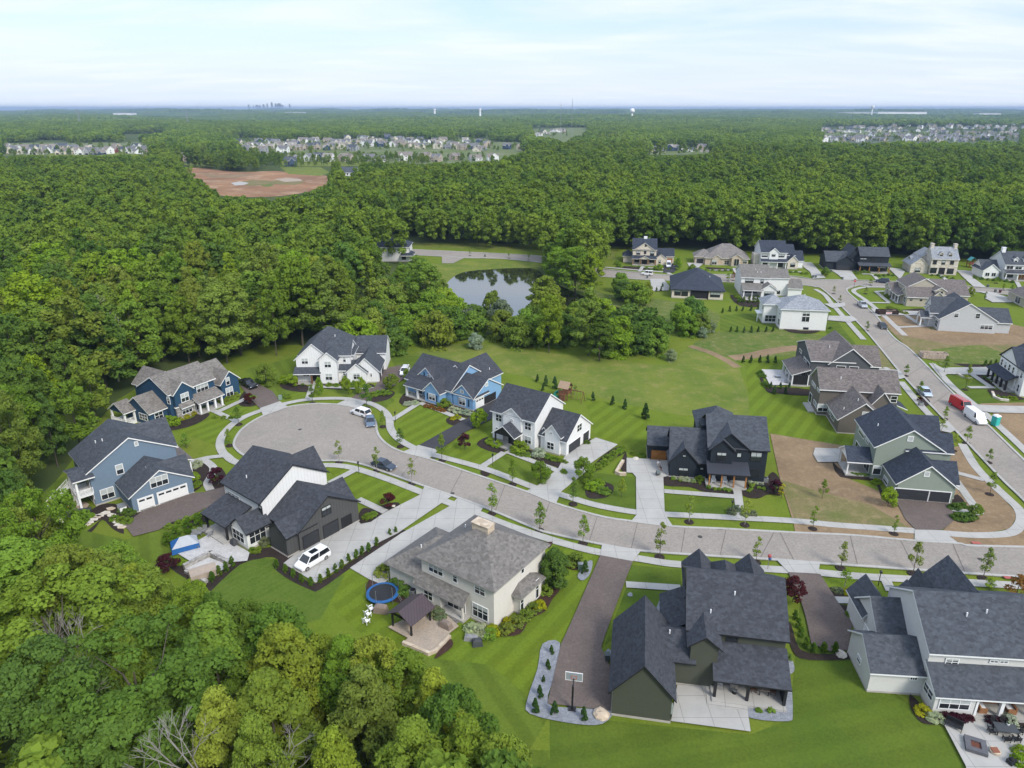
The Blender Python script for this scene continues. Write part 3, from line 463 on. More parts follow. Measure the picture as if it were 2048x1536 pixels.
# ---- houses along the far street ----
house('T','cream house with front pediment, cupola and cedar garage door on the far street',(49.6,289.4),-8,'cream2','rblue',[
 ('G',-.3,2,9.2,12.5,5.9,9.7,'u'),('G',.6,1.7,8,7,5.9,8.8,'v',dict(z0=5.8)),('S',-.5,-.4,9.1,2,2.75,3.6,'S',dict(open=1)),('G',2.7,-.9,6.2,1.5,2.8,3.8,'v',dict(open=1)),('H',-4,5,0,11,2.9,4.6),('G',9.2,.8,13,7,2.9,4.4,'v'),('G',9,6,16.6,12.5,2.9,5.4,'u'),
 ('B',4,6.9,5.4,7.9,8.8,10.6,'trimw','cupola'),('B',-.4,-.5,9,2,0,.3,'conc','porch_floor')]+[('P',x,-.2,.3,2.75,.25,'wood') for x in(-.2,3,6,8.8)],trim='trimc',corner=False,fr='trimk',wins=[
 ('w','S',2,KS,185,290,235,345,2,1),('w','S',2,KS,303,295,330,335,1,1),('w','S',2,KS,402,300,455,362,2,1),('W','S',2,.6,2.4,.9,2.5,2,1),('W','S',2,3.6,5.6,.4,2.5,2,1,dict(n='door')),('W','S',2,6.6,8.4,.9,2.5,2,1),('g','S',6,KS,662,412,742,490,dict(m='gdo',f='trimc')),('w','S',.8,KS,536,435,558,480,1,1),('w','S',1.7,KS,318,192,338,220,1,1)])
house('U','low tan brick house with sweeping hip roof and arched entry on the far street',(75.6,292.6),-10,'tanstone','rtan',[
 ('H',4,-1.5,21,12,3.1,7.6,dict(o=.6)),('H',0,0,7,8,3.1,5.3,dict(o=.6)),('G',14.3,-3,18.2,2,3.4,4.7,'v'),('G',7,-2,10,2,3.0,4.0,'v')],trim='trimc',corner=False,fr='trimc',wins=[
 ('g','S',0,KS,1128,415,1225,495,dict(m='gdk',f='trimc')),('w','S',-2,KS,1375,430,1440,510,2,2,dict(b=.4)),('w','S',-1.5,KS,1570,445,1630,520,2,2),('W','S',-3,15.3,17.2,.3,3,2,1,dict(n='door')),('W','S',-1.5,19,20.5,1,2.5,2,1)])
house('S','single storey cream house with dark hip roof and covered terrace, facing the green',(54.1,235.5),-11,'cream2','rblue',[
 ('H',0,0,16.8,20,3.2,8.2,dict(o=.6)),('B',6.2,-.03,12,.2,.05,2.9,'dark','recess_shade_panel'),('P',6.3,-.1,0,2.9,.3,'trimk'),('P',11.9,-.1,0,2.9,.3,'trimk'),('V',[(12.5,7.5,5.8)])],trim='trimk',corner=False,fr='trimk',wins=[  # dark box on the wall paints the shade of the terrace recess
 ('w','S',0,KS,788,890,872,990,2,2,dict(b=.4)),('w','S',0,KS,898,895,985,1000,2,2,dict(b=.3)),('w','S',0,KS,1350,938,1490,1020,3,2,dict(b=.5)),('W','W',0,2,3.5,.8,2.6,1,2)])
house('R','white two storey house with grey roof and gabled sunroom behind a row of columnar shrubs',(78,236.6),-8,'whitelap','rmid',[
 ('G',0,3,9.4,15.5,5.9,9.3,'u'),('G',9.3,3.2,15.6,14,5.9,8.2,'u'),('G',15.5,1.5,19.9,10,3.1,5.4,'u'),('S',.3,-1.8,6.5,3.1,2.8,4.2,'S',dict(open=1)),('G',6.2,-1.4,11.2,3.2,2.9,4.8,'v'),('P',.5,-1.6,.2,2.8,.3),('P',3.2,-1.6,.2,2.8,.2),('B',.2,-4.5,6.2,3,0,.25,'conc','terrace'),
 ('V',[(5,6.5,8),(5.4,5.2,7.3),(6.6,5.2,7.3)])],corner=False,fr='trimk',wins=[
 ('w','S',3,KR,235,660,345,720,3,2),('w','S',3,KR,465,672,497,725,1,2),('w','S',-1.4,KR,522,850,650,930,3,2),('W','S',3,1,5.5,.9,2.3,3,1),('w','S',3.2,KR,712,835,742,880,1,2)])
house('Q','white house with pale grey hip roof backing onto a mown lawn and small firs',(77.7,198.2),-7.9,'whitelap','rgrey',[
 ('H',0,.5,12.8,12,5.9,8.9),('H',-3.8,6.2,2,13,5.8,8.0),('B',-5.2,8,-3.8,12,2.4,2.6,'trimw','balcony'),('P',-5,8.2,0,2.4,.2),('V',[(5.2,7,8.8),(6.2,7,8.8),(7.4,7,8.8)])],corner=False,fr='trimw',wins=[
 ('w','S',.5,KR,1095,1152,1192,1215,2,1,dict(b=.0)),('w','S',.5,KR,1082,1222,1182,1300,2,1),('w','S',6.2,KR,530,1200,675,1298,3,2),('W','S',.5,6.7,8,.35,.8,2,1,dict(f='trimk')),('W','W',0,1.5,3,1,2.7,1,2),('W','W',0,1.8,2.8,4,5.2,1,2),('W','W',-3.8,7,8.5,4,5.2,1,2)])
house('V','white house with navy roof and curved front gable on the far street',(100.1,285.7),-6.4,'white','rblue',[
 ('G',0,-1.2,9.9,11.8,5.9,9.8,'u'),('G',3.1,-1.6,6.5,3,6.1,7.9,'v'),('G',9.7,1,13.6,12,4.8,8.2,'u'),('G',10,-1,16.6,6.5,3.1,6.3,'u'),('G',10.2,-3,14.2,3,3.1,5.2,'v',dict(w='brickw')),('S',0,-3,9.9,-1.1,2.8,3.6,'S',dict(open=1)),('B',-2.2,1,0,6,0,5,'brickw','side_bay')]+[('P',x,-2.8,.2,2.8,.3) for x in(.3,3,6.3,9.6)],corner=False,fr='trimk',wins=[
 ('w','S',-1.2,KR,485,280,560,328,2,1),('w','S',-1.6,KR,632,290,675,320,2,1),('w','S',-1.2,KR,735,288,810,332,2,1,dict(b=.6)),('W','S',-1.2,.6,2.6,.9,2.5,2,1),('W','S',-1.2,3.8,5.6,.3,2.5,2,1,dict(n='door')),('W','S',-1.2,6.6,8.8,.5,2.5,2,1),('W','S',-3,11.4,13,1,2.4,1,1)])
house('W','all black modern farmhouse with a long sloping roof on the far street',(136.2,277.3),-9.1,'black','rslate',[
 ('G',0,0,10.7,8,5.9,8.9,'u'),('G',-3.6,2,.4,13,5.2,8.8,'v'),('G',-12,1,-2,11,3.4,6.6,'u'),('G',-8.3,.2,-1.5,6,3.3,5.8,'v'),('S',-.4,-2.6,11,.1,2.8,3.5,'S',dict(open=1))]+[('P',x,-2.4,.2,2.8,.28,'wood') for x in(0,3.4,7,10.6)]+[('B',-.4,-2.8,11,0,0,.25,'conc','porch_floor')],trim='trimk',corner=False,fr='trimk',wins=[
 ('w','S',0,KW,620,250,700,275,2,1),('w','S',0,KW,750,252,820,278,2,1),('w','S',0,KW,885,252,950,278,2,1),('W','S',0,1,3,.6,2.5,2,1),('W','S',0,4,5.6,.4,2.5,1,1,dict(n='door')),('W','S',0,7,10,.6,2.5,3,1),('g','S',.2,KW,310,345,465,410,dict(m='gdk',f='trimk'))])
house('X','stone colonial house with grey roof, two chimneys and two dormers',(161.4,272),-9.8,'brickw','rgrey',[
 ('G',0,0,9.6,9,5.9,9.9,'u',dict(og=.1)),('G',-1.6,6,5,14,5.4,8.0,'v'),('G',-6.5,1.5,-.2,10.5,3.1,5.8,'v'),('G',-5,5,1,11,3.1,5.4,'u'),('B',.1,3.7,1.2,5.1,9,11.2,'brickw','chimney'),('B',8.4,3.7,9.5,5.1,9,11.2,'brickw','chimney'),
 ('G',2.6,.8,4,4,7.5,8.4,'v',dict(z0=6.2,o=.1)),('G',5.8,.8,7.2,4,7.5,8.4,'v',dict(z0=6.2,o=.1))],trim='trimc',corner=False,fr='trimk',wins=[
 ('w','S',0,KW,1620,278,1655,330,1,2),('w','S',0,KW,1738,282,1770,334,1,2),('w','S',0,KW,1855,285,1888,335,1,2),('w','S',0,KW,1582,380,1650,450,2,2),('w','S',0,KW,1812,390,1880,462,2,2),('d','S',0,KW,1700,380,1760,455,dict(m='dark')),('w','S',1.5,KW,1370,385,1430,435,3,1),('W','S',.8,2.9,3.7,6.6,7.5,1,1),('W','S',.8,6.1,6.9,6.6,7.5,1,1)])
house('Y','white dormered house with blue metal porch roof at the far street right edge',(184.1,263.3),-8,'whitelap','rslate',[
 ('G',0,0,15,11.5,5.4,9.5,'u'),('G',3,8,9,17,5,7.6,'v'),('S',-.2,-2.4,15,.1,2.8,3.7,'S',dict(open=1,r='rmetal')),('G',-6.8,.6,-1.2,9.5,3,5.4,'v'),('G',-6.2,3.5,.3,10.5,3,5.9,'u'),('B',.2,5,1.4,6.2,9,11,'trimw','chimney'),
 ('G',3,1,4.5,4,7.2,8.2,'v',dict(z0=5.8,o=.1)),('G',6.4,1,7.9,4,7.2,8.2,'v',dict(z0=5.8,o=.1))]+[('P',x,-2.2,.2,2.8,.3) for x in(0,4,8,12)]+[('B',-.2,-2.6,15,0,0,.3,'conc','porch_floor')],corner=False,fr='trimw',wins=[
 ('W','S',0,.6,2.8,4,5.2,2,1),('W','S',0,3.6,5.8,4,5.2,2,1),('W','S',0,6.6,8.8,4,5.2,2,1),('W','S',0,.6,3.4,.9,2.5,2,1,dict(f='trimk')),('W','S',0,5.4,7.4,.3,2.5,2,1,dict(n='door',pm='wood')),('W','S',.6,-5.9,-4.5,1,2.3,2,1),('W','S',.6,-3.7,-2.3,1,2.3,2,1),('W','S',1,3.3,4.2,6.2,7.1,1,1),('W','S',1,6.7,7.6,6.2,7.1,1,1)])
house('O','pale grey house with a tall white-edged gable wall above bare earth',(122.9,196.9),-12.5,'palegrey','rslate',[
 ('G',0,0,14.6,13.5,3.6,8.4,'v',dict(rp=.47)),('G',8,1,18.6,10,3.2,6.2,'u'),('G',-.9,5.5,7,11,5,8.1,'u'),('G',-1.6,4,3,7.5,4.4,6,'u'),('G',-3.7,4.2,-.8,7.6,2.8,4.2,'u',dict(open=1,w='trimw')),('P',-3.6,4.3,.2,2.8,.3),('P',-3.6,7.5,.2,2.8,.3),('B',-3.8,4,-.5,7.8,0,.3,'conc','porch_floor')],wins=[
 ('w','S',0,KP,1030,705,1075,770,1,2),('w','S',0,KP,1345,718,1392,785,1,2),('w','S',0,KP,1415,875,1575,950,3,2),('W','W',0,1.2,3.2,.8,2.6,2,2),('W','W',-.9,7,9.5,5,6.2,3,1)])
house('P','tan house with brown roof and white columned porch on the corner lot',(126.9,223.9),-9,'tan','rwood',[
 ('G',2,5,12,15,5.2,8.3,'v'),('G',6,3,20,14.5,3.6,7.4,'u'),('G',1,1,8.5,7,3.1,5.6,'u'),('G',8,.4,12,6,3.1,5,'v'),('G',9.2,1.5,12.2,6,5,6.2,'v'),('S',-.8,4,2,13,2.7,3.6,'W',dict(open=1)),('G',-.8,12,4,17,2.9,4.6,'u')]+[('P',-.6,y,.2,2.7,.25) for y in(4.2,7,10,12)]+[('B',-1,4,2,13,0,.25,'conc','porch_floor'),('V',[(12,10,7),(9,8,7.6),(14,8.6,7.4)])],fr='trimw',wins=[
 ('W','W',1,2,3.6,.9,2.6,2,2),('W','W',2,6,7,1,2.5,1,2),('W','W',2,9,10,1,2.5,1,2),('W','S',1.5,10,11.3,3.9,5,1,2,dict(f='trimk')),('W','S',1,2,2.5,2,2.3,1,1,dict(f='trimk')),('W','S',1,5,5.5,2,2.3,1,1,dict(f='trimk')),('W','W',-.8,13.5,15,1,2.5,2,2)])
house('N','white brick house with columned front porch and big pediment at the right edge',(111.1,149.4),-100.5,'whitelap','rblue',[
 ('G',-9.4,2.4,2.2,13,5.8,9.6,'u'),('G',-8.9,2,-.6,9,5.9,9.3,'v'),('S',-9.5,.2,-.2,2.5,2.8,3.9,'S',dict(open=1))]+[('P',x,.4,.3,2.8,.4) for x in(-9.3,-7,-4.8,-2.6,-.4)]+[('B',-9.6,.1,0,2.4,0,.4,'conc','porch_floor')],trim='trimk',corner=False,fr='trimw',wins=[
 ('W','S',2,-8.2,-7.4,4,5.4,1,2),('W','S',2,-6.3,-5.5,4,5.4,1,2),('W','S',2,-4.4,-3.6,4,5.4,1,2),('W','S',2,-2.5,-1.7,4,5.4,1,2),('W','S',2.4,-1.4,-.4,.8,2.5,1,2),('W','S',2.4,.6,1.3,4,5.4,1,2),('W','S',2.4,.6,1.3,.8,2.4,1,2),('W','S',2.4,-5,-3.8,.4,2.5,1,1,dict(n='door'))])
house('Z','beige house with brown hip roof, half cut off at the right edge',(165,222.5),-8,'tan','rwood',[('H',0,0,15,11,3.2,6.2,dict(o=.6)),('H',4,4,15,14,3.3,6.6)],trim='trimc',corner=False,wins=[('W','W',0,3,6,.5,2.5,2,1,dict(n='door')),('W','S',0,3,5,1,2.4,2,2)])
house('AA','white house with dark hip roof half hidden behind trees beside the pond road',(-60,296.4),0,'whitelap','rblue',[('H',0,0,16.8,12,5.9,8.8),('S',14,-2.2,18.6,0.1,2.9,3.6,'S',dict(open=1)),('S',16.8,0,18.4,7,2.6,3.4,'E')],corner=False,fr='trimk',wins=[('W','E',16.8,2,3.2,4,5.3,1,2),('W','E',18.4,1,2.4,.8,2.2,2,2),('W','S',0,14,15.5,1,2.4,1,2),('W','S',0,14,15.3,4,5.3,1,2),('W','E',18.4,3.6,5,.8,2.2,2,2)])
# ---------------- ground ----------------
def gmat(name,c1,c2,sc1=.05,c3=None,sc3=1.2,stripe=None,f3=.5,rough=1,lo=.35,hi=.65):
    m=bpy.data.materials.new(name);m.use_nodes=True;t=m.node_tree;b=t.nodes['Principled BSDF'];b.inputs['Roughness'].default_value=rough;b.inputs['Specular IOR Level'].default_value=.08
    tx=N(t,'ShaderNodeTexCoord');src=tx.outputs['Object']
    def nz(s,d=6,r=.6):
        n=N(t,'ShaderNodeTexNoise');n.inputs['Scale'].default_value=s;n.inputs['Detail'].default_value=d;n.inputs['Roughness'].default_value=r;t.links.new(src,n.inputs['Vector']);return n.outputs[0]
    mi=N(t,'ShaderNodeMix',data_type='RGBA');mi.inputs['A'].default_value=(*c1,1);mi.inputs['B'].default_value=(*c2,1)
    r=N(t,'ShaderNodeMapRange');r.inputs['From Min'].default_value=lo;r.inputs['From Max'].default_value=hi;t.links.new(nz(sc1),r.inputs['Value']);t.links.new(r.outputs[0],mi.inputs['Factor']);last=mi.outputs['Result']
    if c3:
        m2=N(t,'ShaderNodeMix',data_type='RGBA');m2.inputs['B'].default_value=(*c3,1);t.links.new(last,m2.inputs['A'])
        r=N(t,'ShaderNodeMapRange');r.inputs['From Min'].default_value=.5;r.inputs['From Max'].default_value=.72;r.inputs['To Max'].default_value=f3;t.links.new(nz(sc3,8,.7),r.inputs['Value']);t.links.new(r.outputs[0],m2.inputs['Factor']);last=m2.outputs['Result']
    if stripe:
        ang,w,k=stripe
        mp=N(t,'ShaderNodeMapping');mp.inputs['Rotation'].default_value=(0,0,R(ang));t.links.new(src,mp.inputs[0]);s3=N(t,'ShaderNodeSeparateXYZ');t.links.new(mp.outputs[0],s3.inputs[0])
        p=N(t,'ShaderNodeMath',operation='PINGPONG');p.inputs[1].default_value=w;t.links.new(s3.outputs[0],p.inputs[0])
        r=N(t,'ShaderNodeMapRange');r.inputs['From Min'].default_value=w*.38;r.inputs['From Max'].default_value=w*.62;r.inputs['To Min'].default_value=1-k;r.inputs['To Max'].default_value=1+k;t.links.new(p.outputs[0],r.inputs['Value'])
        cx=N(t,'ShaderNodeCombineColor')
        for i in range(3): t.links.new(r.outputs[0],cx.inputs[i])
        m3=N(t,'ShaderNodeMix',data_type='RGBA',blend_type='MULTIPLY');m3.inputs['Factor'].default_value=1;t.links.new(last,m3.inputs['A']);t.links.new(cx.outputs[0],m3.inputs['B']);last=m3.outputs['Result']
    fn=N(t,'ShaderNodeMapRange');fn.inputs['From Min'].default_value=.3;fn.inputs['From Max'].default_value=.7;fn.inputs['To Min'].default_value=.82;fn.inputs['To Max'].default_value=1.18;t.links.new(nz(3.5,4,.7),fn.inputs['Value'])
    cx=N(t,'ShaderNodeCombineColor')
    for i in range(3): t.links.new(fn.outputs[0],cx.inputs[i])
    m4=N(t,'ShaderNodeMix',data_type='RGBA',blend_type='MULTIPLY');m4.inputs['Factor'].default_value=1;t.links.new(last,m4.inputs['A']);t.links.new(cx.outputs[0],m4.inputs['B'])
    t.links.new(m4.outputs['Result'],b.inputs['Base Color']);return m
GREEN=(.108,.158,.016);GREEN2=(.068,.112,.009)
G_={'ground':gmat('woodland_ground',(.05,.075,.02),(.07,.09,.03),.03),
'lawn':gmat('mown_grass',GREEN,(.135,.165,.022),.07,GREEN2,.35,f3=.6),
'lawn_a':gmat('striped_lawn',GREEN,(.110,.148,.013),.12,GREEN2,.6,stripe=(35,1.4,.09)),
'lawn_b':gmat('striped_lawn_dark',(.082,.125,.016),(.105,.14,.018),.12,(.062,.095,.013),.6,stripe=(-28,1.5,.09)),
'lawn_c':gmat('lush_lawn',(.068,.108,.014),(.090,.125,.016),.10,(.052,.085,.012),.5,stripe=(78,1.8,.05)),
'sod':gmat('new_sod',(.088,.130,.020),(.070,.115,.016),.5,(.11,.14,.03),1.2,stripe=(40,.5,.03)),
'meadow':gmat('rough_meadow',(.150,.175,.032),(.092,.135,.022),.10,(.235,.20,.075),.32,f3=.75),
'rough':gmat('rough_grass',(.12,.14,.035),(.075,.12,.022),.15,(.24,.20,.10),.5,f3=.8),
'dirt':gmat('bare_soil',(.250,.175,.105),(.185,.130,.078),.12,(.31,.23,.145),.8,f3=.6),
'dirtgrass':gmat('thin_seeded_soil',(.20,.15,.08),(.115,.13,.04),.10,(.29,.21,.12),.5,f3=.7),
'clay':gmat('construction_clay',(.30,.165,.090),(.19,.105,.062),.02,(.42,.31,.20),.035,f3=1),
'mulch':gmat('dark_mulch',(.028,.022,.020),(.04,.03,.026),.8,(.06,.045,.035),4,f3=.6),
'mulchr':gmat('red_brown_mulch',(.060,.034,.026),(.045,.027,.022),.8,(.09,.055,.04),4,f3=.6),
'gravel':gmat('grey_gravel',(.23,.24,.26),(.17,.18,.20),2,(.34,.35,.37),6,f3=.9),
'road':gmat('worn_asphalt',(.285,.252,.216),(.240,.214,.188),.05,(.33,.295,.26),.6,f3=.5),
'drive':gmat('brown_asphalt',(.135,.108,.095),(.115,.092,.082),.15,(.17,.14,.125),1.0,f3=.5),
'drivek':gmat('black_asphalt',(.046,.046,.052),(.058,.056,.06),.15,(.07,.07,.075),1.0,f3=.5),
'pave':gmat('pale_pavers',(.40,.385,.37),(.47,.455,.44),.7,(.33,.32,.31),1.6,f3=.6),
'tanpave':gmat('tan_pavers',(.36,.29,.225),(.30,.25,.20),.8,(.42,.35,.28),1.6,f3=.7),
'farroof':gmat('field',(.13,.17,.05),(.10,.15,.04),.01)}
# roads get paving joints and tyre wear
ZL=[0]
def sheet(name,key,pts,z,px=True,label=None,kind='structure',mt=None):
    P=[U(*p) if px else p for p in pts]
    tri=tessellate_polygon([[Vector((x,y,0)) for x,y in P]])
    me=bpy.data.meshes.new(name);me.from_pydata([(x,y,z) for x,y in P],[],[tuple(t) for t in tri])
    me.materials.append(mt or (G_[key] if key in G_ else M[key]));me.update()
    if me.polygons and me.polygons[0].normal.z<0: me.flip_normals()
    o=bpy.data.objects.new(name,me);col.objects.link(o);tag(o,label,kind=kind);return o
def smooth(P,n=4,closed=False):
    out=[];L=len(P)
    rng=range(L) if closed else range(L-1)
    for i in rng:
        p0=P[(i-1)%L] if closed or i>0 else P[i];p1=P[i];p2=P[(i+1)%L];p3=P[(i+2)%L] if closed or i+2<L else P[(i+1)%L]
        for k in range(n):
            t=k/n;out.append(tuple(.5*((2*p1[a])+(-p0[a]+p2[a])*t+(2*p0[a]-5*p1[a]+4*p2[a]-p3[a])*t*t+(-p0[a]+3*p1[a]-3*p2[a]+p3[a])*t**3) for a in(0,1)))
    if not closed: out.append(tuple(P[-1]))
    return out
def offs(P,d):
    r=[]
    for i in range(len(P)):
        a=P[max(i-1,0)];b=P[min(i+1,len(P)-1)];L=math.hypot(b[0]-a[0],b[1]-a[1]) or 1
        r.append((P[i][0]-(b[1]-a[1])/L*d,P[i][1]+(b[0]-a[0])/L*d))
    return r
SZ=[0]
def strip(name,key,pts,w,z,h=0,px=True,sm=True,label=None,side=0,joint=0):
    SZ[0]+=.0009;z+=SZ[0]
    P=[U(*p) for p in pts] if px else list(pts)
    if sm and len(P)>2: P=smooth(P,5)
    A=offs(P,w/2+side);B=offs(P,-w/2+side);mb=MB()
    for i in range(len(P)-1):
        a,b,c,d=A[i],A[i+1],B[i+1],B[i]
        mb.face([(*d,z+h),(*c,z+h),(*b,z+h),(*a,z+h)])
        if h: mb.face([(*a,z),(*a,z+h),(*b,z+h),(*b,z)]);mb.face([(*d,z),(*c,z),(*c,z+h),(*d,z+h)])
    o=mb.build(name,G_[key] if key in G_ else M[key],fix=False);tag(o,label,kind='structure');return o
# base ground to the horizon (gently rolling far away)
gv=[];gf=[];rings=[0,60,120,200,300,420,600,900,1300,1700,2200,3000,4500,7000,11000,17000,25000];na=96
def relief(x,y):
    r=math.hypot(x,y)
    if r<1700: return 0
    k=min(1,(r-1700)/2500);return k*(9*math.sin(x*.0021+1)*math.cos(y*.0017)+6*math.sin(x*.0047+y*.003))*(1 if r<6000 else 1.6)
for j,r in enumerate(rings):
    for i in range(na):
        t=2*math.pi*i/na;x,y=r*math.cos(t),r*math.sin(t);gv.append((x,y,relief(x,y)))
for j in range(len(rings)-1):
    for i in range(na): gf.append((j*na+i,(j+1)*na+i,(j+1)*na+(i+1)%na,j*na+(i+1)%na))
me=bpy.data.meshes.new('ground');me.from_pydata(gv,[],gf);me.materials.append(G_['ground']);me.update();go=bpy.data.objects.new('ground',me);col.objects.link(go);tag(go,kind='structure')
# main grassed area of the subdivision
sheet('lawn','lawn',[(30,1090),(60,1010),(110,965),(160,900),(190,850),(235,800),(300,760),(430,725),(520,690),(600,690),(780,690),(900,672),(1040,670),(1130,640),(1180,590),(1190,560),(1190,535),(1075,530),(1000,545),(900,590),(820,640),(790,600),(800,560),(830,520),(815,500),(820,494),(1080,500),(1210,492),(1380,500),(1500,502),(1640,508),(1790,508),(1940,518),(2048,522),(2600,560),(2900,1700),(1000,1700),(940,1600),(850,1500),(600,1420),(430,1330),(280,1250),(120,1180)],.02)
sheet('meadow','meadow',smooth([(600,712),(690,712),(800,712),(900,690),(980,688),(1060,702),(1200,716),(1330,730),(1370,700),(1440,662),(1560,655),(1600,680),(1560,705),(1480,715),(1490,770),(1500,830),(1440,832),(1360,830),(1270,812),(1180,790),(1100,765),(1010,745),(930,728),(800,722),(690,722)],3,True),.03)
sheet('meadow','rough',smooth([(1440,662),(1530,650),(1640,670),(1700,690),(1700,705),(1600,712),(1500,716),(1440,712),(1380,695)],3,True),.035)
strip('path','dirt',[(1380,692),(1420,705),(1455,722),(1475,735)],2.2,.04)
strip('path','dirt',[(1462,716),(1500,712),(1545,702),(1600,695)],4.0,.041)
sheet('meadow','rough',smooth([(1160,560),(1200,585),(1330,600),(1420,620),(1440,640),(1400,665),(1300,640),(1200,620),(1130,600)],3,True),.033)
sheet('meadow','meadow',smooth([(826,530),(880,528),(930,522),(1020,522),(1085,530),(1070,540),(1020,540),(940,545),(905,575),(885,585),(850,600),(800,640),(780,620),(810,575)],3,True),.031)
sheet('meadow','meadow',[(826,494),(1085,504),(1230,520),(1230,500),(1080,488),(826,485)],.032)
# individual lots of mown lawn
for k,p in (('lawn_a',[(940,990),(1262,1100),(1200,1300),(1090,1440),(900,1400),(700,1250),(620,1160),(760,1100),(830,1120)]),
 ('sod',[(640,1160),(560,1120),(470,1110),(400,1090),(330,1130),(430,1200),(560,1260),(640,1240),(690,1150)]),
 ('lawn_b',[(720,1300),(980,1330),(1100,1430),(1060,1500),(2048,1536),(2300,1700),(960,1700),(860,1480),(740,1380)]),
 ('lawn_c',[(1100,1430),(1500,1470),(1580,1440),(1600,1210),(1690,1310),(1860,1440),(2048,1536),(1100,1600)]),
 ('lawn_a',[(345,862),(440,893),(452,850),(500,815),(560,800),(612,785),(610,702),(500,745),(470,800),(420,812)]),
 ('lawn_b',[(490,740),(600,712),(610,770),(560,800)]),('lawn_c',[(780,712),(840,712),(835,745),(790,735)]),
 ('lawn_a',[(784,860),(841,808),(930,842),(835,893),(795,877)]),('lawn_b',[(660,780),(750,780),(790,800),(770,818),(700,798)]),
 ('lawn_a',[(880,905),(985,840),(1010,905),(964,936)]),('lawn_a',[(1170,800),(1290,815),(1300,900),(1240,900),(1190,870)]),
 ('lawn_a',[(1400,832),(1500,832),(1490,720),(1560,720),(1680,800),(1780,890),(1690,895),(1540,870)]),
 ('lawn_c',[(1330,990),(1470,998),(1478,1035),(1331,1030)]),('lawn_c',[(1272,955),(1272,1030),(1125,988),(1180,945)]),('lawn_b',[(1010,912),(1110,945),(1070,975),(975,938)]),
 ('lawn_c',[(1255,1130),(1362,1140),(1362,1176),(1253,1170)]),('lawn_c',[(1252,1178),(1360,1184),(1330,1215),(1300,1230),(1210,1290)]),
 ('lawn_a',[(650,935),(690,936),(760,960),(835,985),(770,1026),(720,1000)]),('lawn_b',[(60,1010),(110,965),(150,940),(160,1060),(250,1080),(370,1045),(400,1100),(330,1130),(200,1110),(80,1090)]),
 ('lawn_b',[(1440,630),(1520,628),(1560,660),(1440,665)]),('lawn_c',[(1640,600),(1720,700),(1670,700),(1640,640)]),('lawn_c',[(1850,735),(1990,775),(2048,800),(2048,815),(1960,812),(1870,740)])):
    sheet('lawn',k,p,.045+.0015*ZL[0]);ZL[0]+=1
# bare earth lots
for k,p in (('dirt',[(1540,868),(1690,893),(1700,960),(1800,1000),(1812,1040),(1830,1062),(1700,1055),(1585,1042),(1560,960)]),('dirtgrass',[(1560,960),(1640,985),(1740,1010),(1790,1040),(1830,1063),(1700,1056),(1590,1043)]),
 ('dirt',[(1587,1046),(1665,1054),(1828,1066),(1828,1082),(1590,1066)]),('dirt',[(1885,1064),(1912,1030),(1890,900),(1930,890),(1990,980),(2035,1030),(2020,1058),(1960,1070)]),('dirt',[(1895,1072),(1950,1076),(2010,1074),(2048,1050),(2048,1094),(1945,1092),(1917,1086)]),
 ('dirtgrass',[(1753,636),(1850,640),(1990,690),(2048,690),(2048,715),(1990,735),(1890,728),(1840,715),(1815,696)]),('dirt',[(1760,632),(1845,632),(1860,660),(2030,668),(2048,680),(2048,690),(1900,690),(1790,670)]),
 ('rough',[(1860,700),(1960,690),(2048,720),(2048,735),(1880,732)]),('dirt',[(1984,825),(2048,828),(2300,830),(2300,1000),(2048,905),(2010,862)]),('dirtgrass',[(1725,690),(1760,700),(1790,740),(1760,742),(1740,720)]),
 ('dirt',[(1985,640),(2048,655),(2048,690),(2020,672)]),('dirt',[(1960,808),(2048,806),(2048,814),(1962,813)])):
    sheet('bare_earth',k,p,.09+.0015*ZL[0]);ZL[0]+=1
# far clearings
sheet('clearing','clay',smooth([(366,338),(403,336),(478,344),(553,342),(600,349),(656,352),(665,366),(615,384),(533,394),(434,390),(400,370)],3,True),.05)
sheet('clearing','dirtgrass',[(470,366),(505,360),(540,362),(585,358),(612,364),(590,370),(548,368),(500,372)],.07)
sheet('clearing','tanpave',[(548,358),(575,356),(600,358),(605,362),(570,364)],.075);sheet('clearing','conc',[(462,366),(480,363),(498,366),(488,370),(470,371)],.076);sheet('clearing','rough',[(520,371),(542,367),(548,371),(535,374)],.077);sheet('clearing','dirt',[(400,345),(440,350),(520,347),(470,356),(420,356)],.073)
for q in ([(230,262),(330,260),(345,266),(240,268)],[(1840,247),(2060,246),(2060,252),(1860,252)],[(1420,262),(1500,260),(1510,265),(1430,267)],[(60,272),(130,270),(135,276),(66,278)],[(900,262),(985,260),(990,265),(905,267)],[(1180,270),(1240,268),(1240,273),(1186,275)],[(430,268),(520,266),(525,271),(436,273)]): sheet('field','meadow',[(x_,y_+.6) for x_,y_ in q],.04)
sheet('meadow','meadow',[(560,334),(640,334),(660,345),(640,352),(577,348)],.06);sheet('lawn','meadow',[(360,327),(440,322),(470,330),(390,336)],.05)
sheet('lawn','meadow',[(95,305),(260,303),(290,314),(100,322)],.05);sheet('lawn','meadow',[(560,322),(760,322),(800,332),(560,333)],.05)
sheet('road','road',[(1400,300),(1440,299),(1440,302),(1400,304)],.05)
